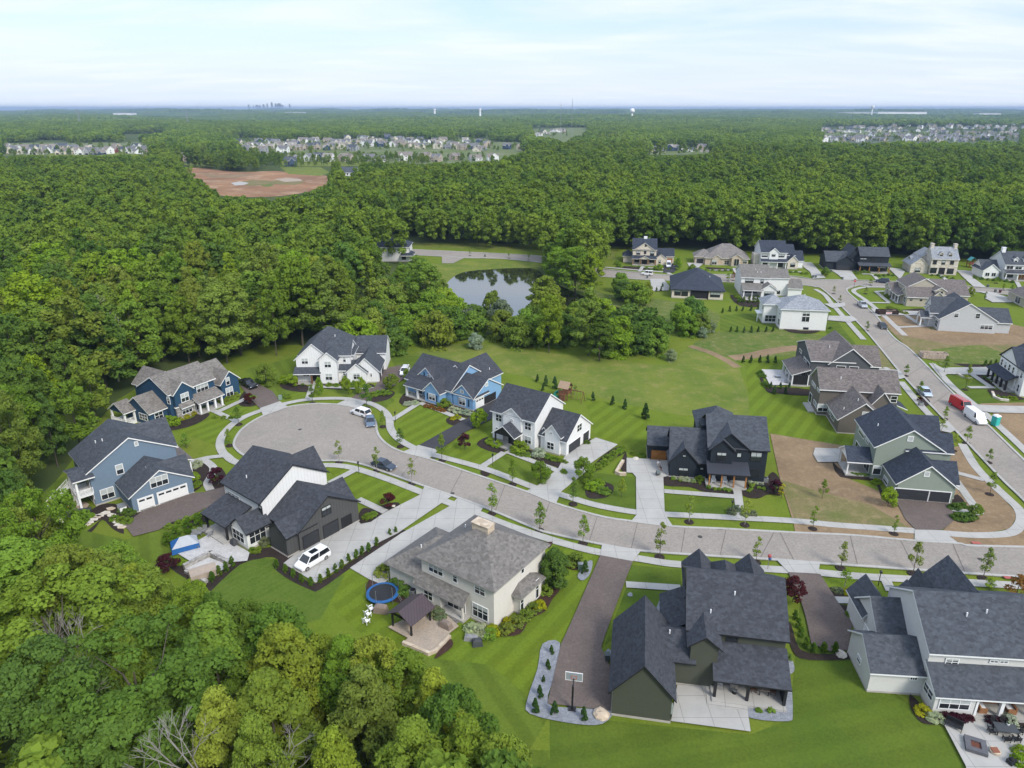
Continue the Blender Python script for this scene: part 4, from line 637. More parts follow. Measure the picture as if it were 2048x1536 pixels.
# kerbs & streets
top=[(2060,1096),(1941,1093),(1915,1088.5),(1827,1083),(1700,1072),(1587,1067),(1440,1059),(1345,1054.5),(1262,1044),(1200,1034),(1113,1009),(1052,984.6),(952,951),(858.6,919.5),(807,906),(780,894),(762,878.6),(754,863.5),(751,845),(737.5,828.7),(710,816.6),(680,811),(656,809),(622,809),(574,815.6),(526,833),(492,853),(475,871),(468,889),(473,900),(488,912),(515,922),(560,926),(600,924),(637,923),(682,923),(711,927),(738,934),(759,942),(849.5,974),(916,997),(967.6,1016),(1013,1034.5),(1073.6,1060),(1104,1069),(1204,1090.6),(1279,1103),(1400,1112),(1548,1121),(1639,1128),(1800,1139),(1987,1152),(2060,1157)]
st=smooth([U(*p) for p in top],4)
sheet('road','road',st+[U(2500,1200),U(2500,1100)],.13,px=False)
strip('kerb','conc',st,.45,.12,.12,px=False,sm=False)
west=[(1630,573),(1642,577),(1656,588),(1672.5,603),(1694,625),(1728,659),(1761,698),(1796,741),(1844,793.5),(1902.6,854),(1947,900),(2005,961.6),(2048,1003),(2110,1070)]
east=[(2130,1000),(2048,922),(1972,848),(1908.5,789.6),(1883,764),(1844,723.6),(1815,696),(1786,675),(1753,634),(1736,618),(1716,603),(1694,583),(1699,575),(1718,571)]
sheet('road','road',west+east+[(1700,560),(1640,562)],.131)
sheet('road','road',[(1200,539),(1283.5,546.7),(1332,551),(1433,550),(1578,553),(1630,560),(1716,562),(1776.5,564),(1889,570),(1972,577),(2048,581),(2300,600),(2300,616),(2048,593),(2016,590),(1911,581),(1779,576),(1718,571),(1690,582),(1633,575),(1601,570),(1470,565),(1444,564),(1299,560),(1200,553)],.132)
strip('kerb','conc',west,.45,.12,.12);strip('kerb','conc',east,.45,.12,.12)
strip('kerb','conc',[(1200,538),(1283.5,546),(1332,550),(1433,549.5),(1578,552.5),(1630,559),(1716,561),(1776,563),(1889,569),(1972,576),(2060,581)],.5,.12,.12);strip('kerb','conc',[(1200,553.5),(1299,560.5),(1444,564.5),(1601,570.5),(1633,575.5)],.5,.12,.12);strip('kerb','conc',[(1718,571.5),(1779,576.5),(1911,581.5),(2060,594)],.5,.12,.12)
pr=[(815,499),(939,504.7),(1083,513),(1150,526),(1206,540)];pr2=[(1202,553),(1140,537),(1079,525.5),(1001,518),(932,516.6),(884,513.5),(815,510)]
sheet('road','road',pr+pr2,.133);sheet('road','road',[(884,512),(932,515),(906,527),(884,527)],.134);strip('kerb','conc',pr,.5,.12,.12);strip('kerb','conc',pr2,.5,.12,.12)
# pavements
for p in ([(1924,889),(1950,933),(1985,970),(2016,999),(2037.5,1020.6),(2043,1042),(2030,1062),(2005,1070),(1950,1072),(1884,1067.7),(1775,1059),(1665.6,1051),(1581,1042.7),(1415,1034),(1331,1030),(1270,1025.5),(1190,1011),(1122,990.6),(1070.6,977),(970.6,939),(861.6,909),(822,894),(795,877),(781,857.4),(778,836),(762,818),(731.5,805),(687,798),(616.5,800),(560,811),(503,829),(469,846.7),(446.6,869.4),(440,889),(445,905),(455,914),(473,926),(530,941),(590,937),(641,932),(682,933),(719,940.7),(777,960),(840.5,984.6),(904,1009),(952.5,1027),(1013,1051),(1095,1078.5),(1152,1095),(1204,1107),(1280,1119),(1365.6,1131),(1572.7,1141.5),(1717.6,1154),(1821,1160),(2060,1174)],
 [(1801.6,764.4),(1844,815),(1873.5,845.6)],[(1630,579),(1649,590),(1661,605),(1694,642.5),(1727,680)],[(1864,728),(1902.6,772),(1961,820.7),(2019,873),(2060,912)],[(1810,672),(1760,625),(1731,601),(1707,583.5),(1718,577),(1740,574.5),(1779,576)],[(1340,549),(1330,545),(1280,541),(1210,535)]):
    strip('pavement','conc',p,1.55,.135,.02)
# paving joints, cracks and covers in the street
for p in ([(1079,1060),(1100,1005)],[(1178,1085),(1195,1033)],[(1262,1100),(1275,1046)],[(1362,1108),(1370,1057)],[(1440,1112),(1452,1061)],[(1520,1118),(1548,1066)],[(1588,1123),(1560,1067)],[(1715,1132),(1700,1073)],[(1830,1140),(1800,1081)],[(1930,1147),(1905,1089)],[(990,1024),(1010,972)],[(900,990),(925,942)],[(800,957),(835,914)],[(1760,632),(1716,605)],[(1800,680),(1764,700)],[(1850,730),(1810,756)],[(1900,784),(1862,812)],[(1960,838),(1918,868)]):
    strip('road_joint','drive',p,.07,.1335,sm=False)
for p in ([(964.6,934.6),(1008.5,906)],[(1013,904),(1113,942)],[(784.5,841),(840.5,806)],[(840.5,807),(926.7,841)],[(616.5,798.6),(625,772)],[(633.5,774.5),(746.7,778)],[(475,844),(426.7,822.6)],[(438,824),(492,798.6)],[(450,913),(415,917),(382,925)],[(407,920),(427,936.7),(421,956),(415,968),(421,982)],
 [(659.4,967.8),(715,939)],[(716,999.7),(771,1025.5)],[(1328.4,984),(1472,995)],[(1474,977),(1481.7,1040)],[(1252,1171),(1361,1178)],[(1910.6,961.6),(1959,1029.4)],[(1959,1029),(1899.7,1019.5)],[(1913,947),(1967.5,961.6)],[(1671,1202),(1716,1203)],[(1766,1151),(1782,1185)],
 [(1943.8,750),(1980,775)],[(1937,776),(1989,776)],[(1812,632),(1845,653.5)],[(1792.5,655.6),(1847,653.5)],[(1751.6,584),(1778,606)],[(1751,584),(1776.5,583)],[(1741,606),(1779,606.7)],[(1285.5,533.5),(1279,544)],[(1288,535.5),(1328.7,538.6)],[(1468,537),(1473,548)],[(1420,541),(1466,541)],[(1576,543.7),(1603,544.8)],[(1724,549),(1744,550),(1754.5,560)],[(1879,550),(1896.6,563.5)],[(2033,564),(2040.6,577.7)],[(1769,739),(1776,737)]):
    strip('path','conc',p,1.35,.158,sm=len(p)>2)
# driveways
z=[.200]
def dr(k,p,nm='driveway'): z[0]+=.003;sheet(nm,k,p,z[0])
dr('conc',[(700,1138),(802,1069),(900,1014),(912,1001),(916,996),(968,1015),(950,1042),(905,1080),(840,1112),(800,1140),(765,1172),(737,1160)])
dr('conc',[(567,1129),(592,1109),(716,1044),(722,1050),(742,1046),(768,1028),(843,990),(849,973),(905,993),(889,1004),(795,1069),(760,1086),(632,1168)])
dr('drive',[(249,1052),(267,1075),(318,1062),(340,1048),(376,1037),(412,1018),(450,1005),(470,985),(450,975),(410,986),(385,988),(284,1025)])
dr('drive',[(480.5,773),(484,768),(514.5,768),(545.7,784),(560,804),(520,818),(503,801)]);dr('conc',[(520,818),(560,804),(577,815.6),(527,834)])
dr('drive',[(701,799),(722,783),(750,776),(757,762),(770,738),(800,732),(818,741),(818,752),(790,772),(745,794),(733,804)]);dr('conc',[(673,809.5),(701,797),(735,804),(718.5,817)])
dr('drivek',[(837,893),(947,831),(950,820),(997,792),(1006,802),(987,816),(983,840),(930,866),(879,902)]);dr('conc',[(807,905),(837,892),(877,902),(858.6,919.5)])
dr('conc',[(1132.6,909),(1191.6,877),(1235.6,890.7),(1179.5,930),(1179.5,939),(1123.5,984.6),(1112,1009),(1052,984.6),(1076.6,972.5),(1116,939)])
dr('conc',[(1253,917.7),(1337,921.6),(1338,954),(1326.5,956),(1327.4,981),(1329.4,1030),(1345,1053.5),(1263,1043.5),(1272.7,1032),(1271.8,956),(1265,948),(1253,947)])
dr('drive',[(1790,1001),(1894,1008.6),(1908.5,1031.6),(1906,1045),(1884,1062),(1830,1061),(1810,1040)]);dr('conc',[(1829,1062),(1882,1064),(1917,1088.5),(1828.6,1083)])
dr('drive',[(1200.5,1113),(1265.5,1125),(1252,1159),(1209.5,1274),(1202,1298),(1221.6,1340),(1221.6,1424),(1094.5,1410),(1121.7,1292),(1152,1225)]);dr('conc',[(1204,1091),(1282,1103.5),(1265.5,1125),(1200.5,1113)])
dr('drive',[(1576,1147),(1640,1151),(1676,1208),(1704,1247),(1695,1303),(1660,1306),(1622,1290),(1612,1240),(1600,1200)]);dr('conc',[(1551.7,1121),(1639.5,1128.5),(1636,1150),(1576,1147)])
dr('drivek',[(1328.7,532),(1349,527),(1364,530),(1348,546),(1326,546)]);dr('conc',[(1374,526.5),(1408,527),(1396,537),(1379.5,536)]);dr('conc',[(1300,559),(1326,559),(1339,573),(1337.6,582),(1304.6,583.7)])
dr('conc',[(1603,525.4),(1623,526),(1651,557),(1625.5,558),(1620,545),(1607,535)]);dr('conc',[(1662,541),(1700,540),(1716,561),(1687,560),(1674,549)]);dr('conc',[(1775,536),(1800,538.6),(1810,544),(1800,560)])
dr('conc',[(1911.7,541),(1951,543.6),(1943.8,555),(1972.7,576),(1947,574.5),(1931,560.5)]);dr('conc',[(1951,583),(1984,585.5),(2019,597),(2040,606),(2015,606),(1985,606),(1970,598),(1972,589)])
dr('conc',[(1864,727),(1882,737),(1967,736),(1990,734),(1985,752),(1893.7,750),(1884,757)]);dr('conc',[(1745,738),(1798,742),(1812,757),(1800,760),(1745,748)]);dr('conc',[(1908,805),(1963,812),(2100,816),(2100,830),(1980,827),(1950,822)])
dr('conc',[(1742,621),(1845,624),(1843,632),(1757,632)]);dr('conc',[(1354,1373),(1411.8,1378),(1440,1400),(1493,1413),(1500.7,1467),(1341.6,1446)],'patio');dr('conc',[(1629.5,898),(1681,900),(1676.6,926.6),(1635,926.6),(1626,911)],'patio')
dr('conc',[(1741,617),(1753,634),(1762,634),(1750,620)]);dr('conc',[(1648,609),(1690,607),(1690,614),(1665,618)]);dr('conc',[(1870,862),(1900,868),(1912,862),(1890,845),(1880,850)])
dr('conc',[(1657,633),(1705,634),(1715,642),(1700,646),(1655,642)])
# patios
dr('pave',[(395,1085),(425,1068),(450,1080),(500,1108),(495,1125),(460,1128),(430,1112),(385,1128),(352,1108)],'patio');dr('pave',[(373,1140),(418,1118),(450,1130),(448,1142),(408,1163),(370,1146)],'patio')
dr('tanpave',smooth([(95,1020),(118,1005),(150,1005),(180,1012),(150,1035),(125,1040),(103,1040)],3,True),'patio')
dr('tanpave',[(776,1258),(870,1212),(918,1256),(900,1270),(858,1312),(825,1302),(805,1290),(816,1280)],'patio')
dr('conc',[(1882,1444),(1960,1448),(2048,1462),(2100,1468),(2100,1545),(2048,1590),(1940,1590),(1930,1536)],'patio')
dr('pave',[(1523,741),(1565,742),(1583,772),(1540,773)],'patio')
dr('conc',[(1985,548),(2048,552),(2048,556),(1990,552)],'path')
# mulch beds
MZ=[.062]
def mu(k,p,sm=True): MZ[0]+=.002;sheet('mulch_bed',k,smooth(p,3,True) if sm else p,MZ[0])
for p in ([(105,1048),(150,1075),(190,1050),(215,1030),(240,1045),(248,1068),(225,1058),(205,1040),(185,1063),(150,1082),(112,1072)],[(100,1040),(150,1040),(200,1010),(240,1010),(280,1022),(282,1042),(250,1052),(225,1030),(180,1050),(130,1065)],
 [(322,1060),(345,1045),(400,1028),(450,1010),(458,1020),(410,1045),(360,1060),(325,1068)],[(330,1098),(375,1085),(360,1115),(370,1140),(405,1168),(450,1140),(488,1115),(510,1102),(520,1115),(480,1130),(440,1165),(415,1185),(385,1165),(345,1140),(325,1115)],
 [(545,1130),(570,1118),(600,1150),(632,1168),(700,1125),(760,1084),(800,1062),(812,1066),(765,1096),(700,1138),(640,1180),(620,1180),(570,1155)],[(500,1110),(540,1095),(600,1120),(590,1135),(545,1115),(510,1120)],
 [(712,1052),(745,1045),(765,1030),(740,1018),(722,1020)],[(755,1015),(790,1005),(800,1012),(785,1030),(765,1028)],
 [(388,920),(410,925),(420,945),(405,972),(382,985),(376,960)],[(425,960),(438,935),(452,950),(450,975),(430,982)],[(440,905),(452,912),(452,918),(435,912)],
 [(500,775),(520,795),(510,812),(480,812),(480,795)],[(330,850),(380,838),(400,825),(420,830),(390,850),(340,862)],[(560,768),(590,765),(620,775),(615,785),(570,780)],[(635,764),(680,765),(740,768),(745,776),(690,780),(640,776)],
 [(725,790),(760,780),(790,785),(775,800),(740,805)],[(798,805),(812,786),(835,795),(842,808),(820,815)],[(846,806),(880,815),(900,828),(935,836),(950,828),(920,812),(860,795)],[(893,838),(915,832),(928,842),(912,852),(896,848)],
 [(953,890),(975,875),(1005,890),(1008,905),(985,905)],[(1012,905),(1030,895),(1075,905),(1120,920),(1142,922),(1128,935),(1095,930),(1060,915)],[(1140,880),(1165,868),(1182,880),(1170,890)],[(1180,938),(1215,905),(1245,893),(1252,905),(1215,925),(1190,945),(1180,940)],
 [(1170,985),(1180,965),(1210,965),(1228,975),(1215,995),(1180,998)],[(1112,935),(1130,938),(1140,950),(1120,958)],[(960,945),(975,935),(985,942),(972,955)],
 [(1327,955),(1345,952),(1400,962),(1420,970),(1465,980),(1465,990),(1410,985),(1380,975),(1330,972)],[(1484,970),(1510,965),(1545,968),(1560,975),(1557,990),(1535,990),(1515,998),(1486,992)],[(1533,965),(1545,945),(1560,960),(1565,985),(1555,992)],
 [(1240,935),(1252,905),(1254,945)],[(1458,1018),(1478,1018),(1478,1037),(1458,1035)],[(1484,1035),(1500,1022),(1516,1035),(1505,1040)],
 [(1665,925),(1680,955),(1740,962),(1755,975),(1765,1000),(1795,1015),(1790,1000),(1765,985),(1750,955),(1690,945)],[(1897,1005),(1915,990),(1935,1015),(1925,1022),(1900,1018)],[(1900,1026),(1950,1030),(1948,1045),(1915,1046)],
 [(1654,1180),(1675,1175),(1700,1185),(1718,1200),(1700,1200),(1672,1195)],[(1670,1212),(1700,1215),(1715,1240),(1705,1250),(1685,1235)],[(1573,1250),(1582,1250),(1600,1300),(1650,1310),(1700,1308),(1712,1318),(1660,1322),(1600,1318),(1580,1290)],
 [(1820,1390),(1850,1420),(1875,1440),(1885,1450),(1845,1448),(1822,1420)],[(1880,1436),(1945,1438),(1945,1450),(1880,1448)],[(1970,1440),(2048,1445),(2100,1460),(2040,1456),(1970,1450)],[(2020,1500),(2060,1495),(2060,1560),(2035,1545)],
 [(1545,775),(1620,780),(1640,790),(1600,792),(1540,785)],[(1520,745),(1532,770),(1550,785),(1535,785),(1520,760)],[(1840,802),(1850,795),(1860,805),(1850,815)],
 [(1905,728),(1960,730),(1985,728),(1985,738),(1950,737)],[(1950,750),(1985,751),(1990,770),(1975,775)],[(1975,780),(2000,782),(2040,795),(2048,800),(2010,800),(1985,792)],[(1735,625),(1810,620),(1845,618),(1850,628),(1800,628)],
 [(1460,590),(1490,600),(1520,605),(1560,600),(1575,615),(1540,615),(1480,612)],[(1565,655),(1600,662),(1640,662),(1620,668),(1580,665)],[(1250,533),(1290,536),(1300,540),(1250,538)],[(1410,535),(1460,538),(1475,540),(1440,543)]): mu('mulch',p)
for p in ([(1000,1275),(1040,1270),(1060,1240),(1090,1225),(1105,1200),(1120,1180),(1105,1165),(1085,1185),(1050,1230),(1000,1260),(955,1245),(935,1255),(960,1275)],[(736,1165),(752,1155),(790,1175),(830,1200),(815,1215),(790,1205),(750,1210),(734,1190)],[(880,1300),(900,1280),(905,1295),(870,1320)],[(1125,1130),(1150,1115),(1165,1130),(1150,1142)],[(1085,1090),(1105,1085),(1098,1098)]): mu('mulchr',p)
for p in ([(1085,1290),(1120,1288),(1110,1350),(1095,1408),(1140,1418),(1222,1424),(1205,1450),(1150,1450),(1060,1430),(1055,1400),(1075,1340)],[(1163,1140),(1175,1125),(1185,1125),(1180,1150),(1165,1163),(1155,1155)],[(1493,1412),(1565,1420),(1575,1350),(1582,1370),(1585,1430),(1575,1445),(1500,1438)],[(1255,1190),(1262,1187),(1265,1194),(1257,1195)],[(1310,1230),(1325,1190),(1325,1215),(1330,1240)],[(1209,1315),(1215,1300),(1222,1305),(1222,1318)],[(1570,1320),(1585,1325),(1588,1345),(1572,1350)]):
    MZ[0]+=.002;sheet('gravel_bed','gravel',smooth(p,3,True),MZ[0])
# pond
wm=bpy.data.materials.new('pond_water');wm.use_nodes=True;b=wm.node_tree.nodes['Principled BSDF'];b.inputs['Base Color'].default_value=(.02,.022,.014,1);b.inputs['Roughness'].default_value=.04;b.inputs['IOR'].default_value=4.5;b.inputs['Specular IOR Level'].default_value=.5
t=wm.node_tree;nn=N(t,'ShaderNodeTexNoise');nn.inputs['Scale'].default_value=.7;bp=N(t,'ShaderNodeBump');bp.inputs['Strength'].default_value=.02;t.links.new(nn.outputs[0],bp.inputs['Height']);t.links.new(bp.outputs[0],b.inputs['Normal'])
sheet('pond_water','',smooth([(893,572),(899,561),(919,547.5),(946,542),(985,539),(1025,537),(1070,539),(1100,560),(1160,590),(1260,625),(1250,645),(1180,640),(1100,635),(1040,640),(960,628),(910,605),(895,590)],4,True),.11,mt=wm)
# ---------------- vegetation ----------------
import numpy as np
rng=np.random.default_rng(5)
def leafmat(name,use='obj',base=(.08,.14,.025),trans=.32,rnd=.0):
    m=bpy.data.materials.new(name);m.use_nodes=True;t=m.node_tree;t.nodes.clear()
    o=N(t,'ShaderNodeOutputMaterial');d=N(t,'ShaderNodeBsdfDiffuse');tr=N(t,'ShaderNodeBsdfTranslucent');mx=N(t,'ShaderNodeMixShader');mx.inputs[0].default_value=trans
    at=N(t,'ShaderNodeAttribute');at.attribute_name='lv'
    oi=N(t,'ShaderNodeObjectInfo')
    if use=='obj': base_out=oi.outputs['Color']
    else:
        r=N(t,'ShaderNodeValToRGB');e=r.color_ramp.elements
        e[0].color=(.088,.150,.034,1);e[1].color=(.215,.280,.040,1);e[1].position=1
        for p,c in ((.3,(.115,.185,.032,1)),(.55,(.152,.220,.034,1)),(.8,(.182,.250,.037,1))):
            x=e.new(p);x.color=c
        ln=N(t,'ShaderNodeTexNoise');ln.inputs['Scale'].default_value=.012;ln.inputs['Detail'].default_value=3;t.links.new(oi.outputs['Location'],ln.inputs['Vector'])
        l2=N(t,'ShaderNodeMapRange');l2.inputs['From Min'].default_value=.3;l2.inputs['From Max'].default_value=.7;t.links.new(ln.outputs[0],l2.inputs['Value'])
        mi=N(t,'ShaderNodeMix',data_type='FLOAT');mi.inputs['Factor'].default_value=.5;t.links.new(oi.outputs['Random'],mi.inputs['A']);t.links.new(l2.outputs[0],mi.inputs['B']);t.links.new(mi.outputs['Result'],r.inputs[0]);base_out=r.outputs[0]
    ml=N(t,'ShaderNodeMix',data_type='RGBA',blend_type='MULTIPLY');ml.inputs['Factor'].default_value=1;t.links.new(base_out,ml.inputs['A'])
    cr=N(t,'ShaderNodeValToRGB');cr.color_ramp.elements[0].color=(.72,.76,.78,1);cr.color_ramp.elements[1].color=(1.28,1.28,1.06,1);t.links.new(at.outputs['Fac'],cr.inputs[0]);t.links.new(cr.outputs[0],ml.inputs['B'])
    t.links.new(ml.outputs['Result'],d.inputs[0]);t.links.new(ml.outputs['Result'],tr.inputs[0]);t.links.new(d.outputs[0],mx.inputs[1]);t.links.new(tr.outputs[0],mx.inputs[2]);t.links.new(mx.outputs[0],o.inputs[0]);return m
LM=leafmat('leaf');LF=leafmat('leaf_far','rnd')
BK=mat('bark',(.10,.085,.065),.9,.4,1.5);BKP=mat('pale_bark',(.30,.28,.25),.9,.35,1.5)
def leaves(blobs,n,size,up=.35,flat=.0,drop=.25,rs=rng):
    # blobs: (x,y,z,r,rz). cards spread over blob shells
    B=np.array(blobs);w=B[:,3]**2;w=w/w.sum();idx=rs.choice(len(B),n,p=w);b=B[idx]
    d=rs.normal(size=(n,3));d[:,2]=d[:,2]*.9+up;d/=np.linalg.norm(d,axis=1)[:,None]
    k=rs.uniform(.55,1.08,n)**.6;p=np.stack([b[:,0]+d[:,0]*b[:,3]*k,b[:,1]+d[:,1]*b[:,3]*k,b[:,2]+d[:,2]*b[:,4]*k],1)
    nn=d*1.0+rs.normal(size=(n,3))*.55;nn[:,2]+=.45;nn/=np.linalg.norm(nn,axis=1)[:,None]
    a=np.cross(nn,rs.normal(size=(n,3)));a/=np.linalg.norm(a,axis=1)[:,None];c=np.cross(nn,a)
    s=size*rs.uniform(.55,1.3,n)[:,None];s2=s*rs.uniform(.5,.95,n)[:,None]
    v=np.empty((n,4,3));v[:,0]=p-a*s;v[:,1]=p-c*s2;v[:,2]=p+a*s;v[:,3]=p+c*s2
    v[:,1]-=nn*s*.15;v[:,3]-=nn*s*.15
    bl=rs.uniform(0,1,len(B))[idx];lv=np.clip(.25+.35*bl+.4*rs.uniform(0,1,n),0,1)
    return v.reshape(-1,3),np.repeat(lv,4)
def leafmesh(name,V,lv,m):
    n=len(V)//4;me=bpy.data.meshes.new(name);me.vertices.add(len(V));me.vertices.foreach_set('co',V.astype(np.float32).ravel())
    me.loops.add(n*4);me.loops.foreach_set('vertex_index',np.arange(n*4,dtype=np.int32));me.polygons.add(n);me.polygons.foreach_set('loop_start',np.arange(0,n*4,4,dtype=np.int32))
    me.materials.append(m);me.update(calc_edges=True);a=me.attributes.new('lv','FLOAT','POINT');a.data.foreach_set('value',lv.astype(np.float32));return me
def blobs_tree(H,Rr,base,nb,rs,shape='round',br=1.35):
    out=[]
    for i in range(nb):
        t=rs.uniform(0,1)**.75;z=base+(H-base)*t
        if shape=='round': e=math.sqrt(max(.05,1-(max(0,t-.35)/.68)**2))*(.75+.25*min(1,t/.35))
        elif shape=='ovate': e=(1-t**1.7)*.92+.1
        elif shape=='cone': e=(1-t)*.95+.06
        elif shape=='flat': e=.45+.6*min(1,t*1.3) if t<.8 else .75
        elif shape=='col': e=.9*math.sin(math.pi*min(1,max(.12,t*.85+.1)))**.6
        rr=Rr*e*rs.uniform(.35,1.0)**.5;th=rs.uniform(0,2*math.pi);b=br*rs.uniform(.7,1.3)*(1.15 if t<.8 else .85)
        out.append((rr*math.cos(th),rr*math.sin(th),z-b*.5,b,b*rs.uniform(.6,.85)))
    out.append((0,0,H-br*.9,br,br*.9));return out
def trunkmesh(name,H,r0,limbs,m,rs,base=4,spread=2.6,bend=.3):
    mb=MB();x=y=0;seg=5;P=[(0,0,-.3)]
    for i in range(1,seg+1): x+=rs.uniform(-bend,bend);y+=rs.uniform(-bend,bend);P.append((x,y,H*i/seg))
    for i in range(seg): mb.cyl(*P[i][:2],P[i][2],P[i+1][2],r0*(1-i/seg*.85),r0*(1-(i+1)/seg*.85)+.02,n=6,x1=P[i+1][0],y1=P[i+1][1])
    for k in range(limbs):
        z=base+(H-base)*rs.uniform(0,.75);th=rs.uniform(0,6.28);L=spread*rs.uniform(.7,1.2);i=min(seg-1,int(z/H*seg));px,py=P[i][:2]
        mx_,my_=px+math.cos(th)*L*.5,py+math.sin(th)*L*.5
        mb.cyl(px,py,z-.3,z+L*.35,r0*.35,r0*.22,n=5,x1=mx_,y1=my_);mb.cyl(mx_,my_,z+L*.35,z+L*.9,r0*.22,r0*.08,n=4,x1=px+math.cos(th+.3)*L,y1=py+math.sin(th+.3)*L)
    return mb.mesh(name,[m])
PROTO={}
def proto(key,H,Rr,base,nb,nl,ls,shape='round',br=1.35,m=None,bark=None,tr=.22,limbs=7,up=.35,seed=None):
    rs=np.random.default_rng(seed if seed is not None else len(PROTO)+11)
    V,lv=leaves(blobs_tree(H,Rr,base,nb,rs,shape,br),nl,ls,up,rs=rs)
    PROTO[key]=(leafmesh('crown',V,lv,m or LM),trunkmesh('trunk',H*.86,tr,limbs,bark or BK,rs,base=max(.8,base*.8),spread=Rr*.6,bend=H*.012),H,Rr)
for i in range(3): proto('hr%d'%i,18,4.9,4.5,120,24000,.17,'round',.86)
proto('ho0',19,4.2,3.5,115,22000,.17,'ovate',.82);proto('ho1',18,4.6,4,115,22000,.16,'ovate',.82)
for i in range(2): proto('hf%d'%i,16,6.0,6.5,125,24000,.16,'flat',.84,tr=.25,limbs=12)
for i in range(3): proto('mr%d'%i,18,4.8,3.5,84,9000,.28,'round',1.0)
for i in range(2): proto('mo%d'%i,20,4.3,4.0,80,8500,.28,'ovate',.95)
proto('edge',20,4.2,8,36,4200,.45,'round',1.45,bark=BKP,tr=.24)
proto('sp',5.5,1.1,1.7,18,900,.13,'ovate',.42,tr=.06,limbs=6);proto('sp1',5.5,.75,1.6,14,650,.12,'col',.34,tr=.055,limbs=5);proto('sparse',5.5,.75,1.5,14,380,.13,'col',.35,tr=.055,limbs=9,bark=BKP)
proto('yard',5,2.0,1.2,30,4200,.15,'round',.65,tr=.09,limbs=8);proto('red',3.4,1.15,.8,18,1900,.12,'round',.42,tr=.06)
proto('spruce',4,1.25,.15,44,3600,.15,'cone',.34,tr=.07,limbs=0,up=.1);proto('arb',2.4,.5,.02,30,1300,.10,'col',.2,tr=.04,limbs=0);proto('oval',6.5,1.75,.8,60,7000,.15,'col',.55,tr=.10,limbs=0)
proto('bush',1.25,.85,.1,22,1500,.10,'round',.30,tr=.04,limbs=0,up=.6);proto('tuft',.8,.5,.02,14,600,.10,'round',.2,tr=.03,limbs=0,up=.6)
proto('wild',6.5,3.3,.2,44,6500,.24,'round',1.0,tr=.14,limbs=6)
# bare dead tree
mb=MB();rs=np.random.default_rng(3)
def branch(p,d,L,r,k):
    q=p+d*L;mb.cyl(p.x,p.y,p.z,q.z,r,r*.6,n=5,x1=q.x,y1=q.y)
    if k==0: return
    for i in range(3 if k>1 else 4):
        dd=(d+Vector((rs.normal()*.55,rs.normal()*.55,rs.normal()*.35+.1))).normalized();branch(q,dd,L*.68,r*.58,k-1)
branch(Vector((0,0,0)),Vector((.05,0,1)),6,.26,5)
DEADM=mb.mesh('branches',[BKP])
PAL=dict(yellow=(0.205,0.262,0.040,1),lime=(0.188,0.282,0.028,1),mid=(0.148,0.228,0.034,1),dark=(0.098,0.165,0.034,1),olive=(0.172,0.228,0.042,1),grey=(.15,.18,.11,1),red=(.075,.022,.024,1),purple=(.06,.018,.03,1),gold=(.30,.30,.02,1),orange=(.20,.10,.03,1),white=(.38,.42,.30,1),spr=(0.050,0.098,0.030,1),arb=(0.075,0.138,0.018,1),silver=(.22,.27,.18,1))
CW=dict(yellow='yellow-green',lime='bright green',mid='mid green',dark='dark green',olive='olive green',grey='grey-green',red='dark red',purple='purple-leaved',gold='golden',orange='orange-leaved',white='white-flowered',spr='dark green',arb='green',silver='silvery')
LAND=[('cream stucco house',970,1150),('white-charcoal house',580,1010),('slate blue house',250,930),('navy house',370,780),('circle-end farmhouse',690,710),('light blue cottage',900,765),('black-porched farmhouse',1080,840),('black farmhouse',1430,890),('sage green house',1820,890),('taupe house',1700,790),('dark grey house',1660,720),('olive house',1400,1290),('ivory corner house',1900,1290),('cream pediment house',1305,505),('low tan brick house',1440,515),('hip-roofed terrace',1390,570),('white sunroom house',1530,565),('grey-hip-roofed house',1590,625),('navy-roofed house',1555,510),('all-black far house',1710,520),('stone colonial house',1860,520),('dormered white house',2010,530),('tan corner house',1840,585),('pale grey house',1930,625),('columned porch house',2020,740),('pond',980,580),('meadow',1250,760),('pond road stub',890,520),('turning circle',600,870),('bare soil lot',1650,960)]
def near(px,py):
    best=min(LAND,key=lambda l:((px-l[1])/1.0)**2+((py-l[2])*1.6)**2);dx,dy=px-best[1],(py-best[2])*1.6
    if math.hypot(dx,dy)<26: r='beside'
    elif abs(dx)>abs(dy): r='right of' if dx>0 else 'left of'
    else: r='before' if dy>0 else 'behind'
    return r,best[0],math.hypot(dx,dy)
LAB=[]  # (object, base label, px) -> made unique at the end
def unique_labels():
    g={}
    for o,l,px,py in LAB: g.setdefault(l,[]).append((px,py,o))
    od={1:'1st',2:'2nd',3:'3rd'}
    for l,lst in g.items():
        if len(lst)==1: lst[0][2]['label']=l;continue
        lst.sort(key=lambda a:(a[0],a[1]))
        for i,(px,py,o) in enumerate(lst):
            s=l+', %s of %d from left'%(od.get(i+1,'%dth'%(i+1)),len(lst));o['label']=s
def zc(y,z): return y*CP-(z-CH)*SP
def hsolve(bx,by,ty):
    x,y=U(bx,by);lo,hi=0,40
    for _ in range(30):
        m=(lo+hi)/2
        if PR(x,y,m)[1]>ty: lo=m
        else: hi=m
    return lo
TREES=[]
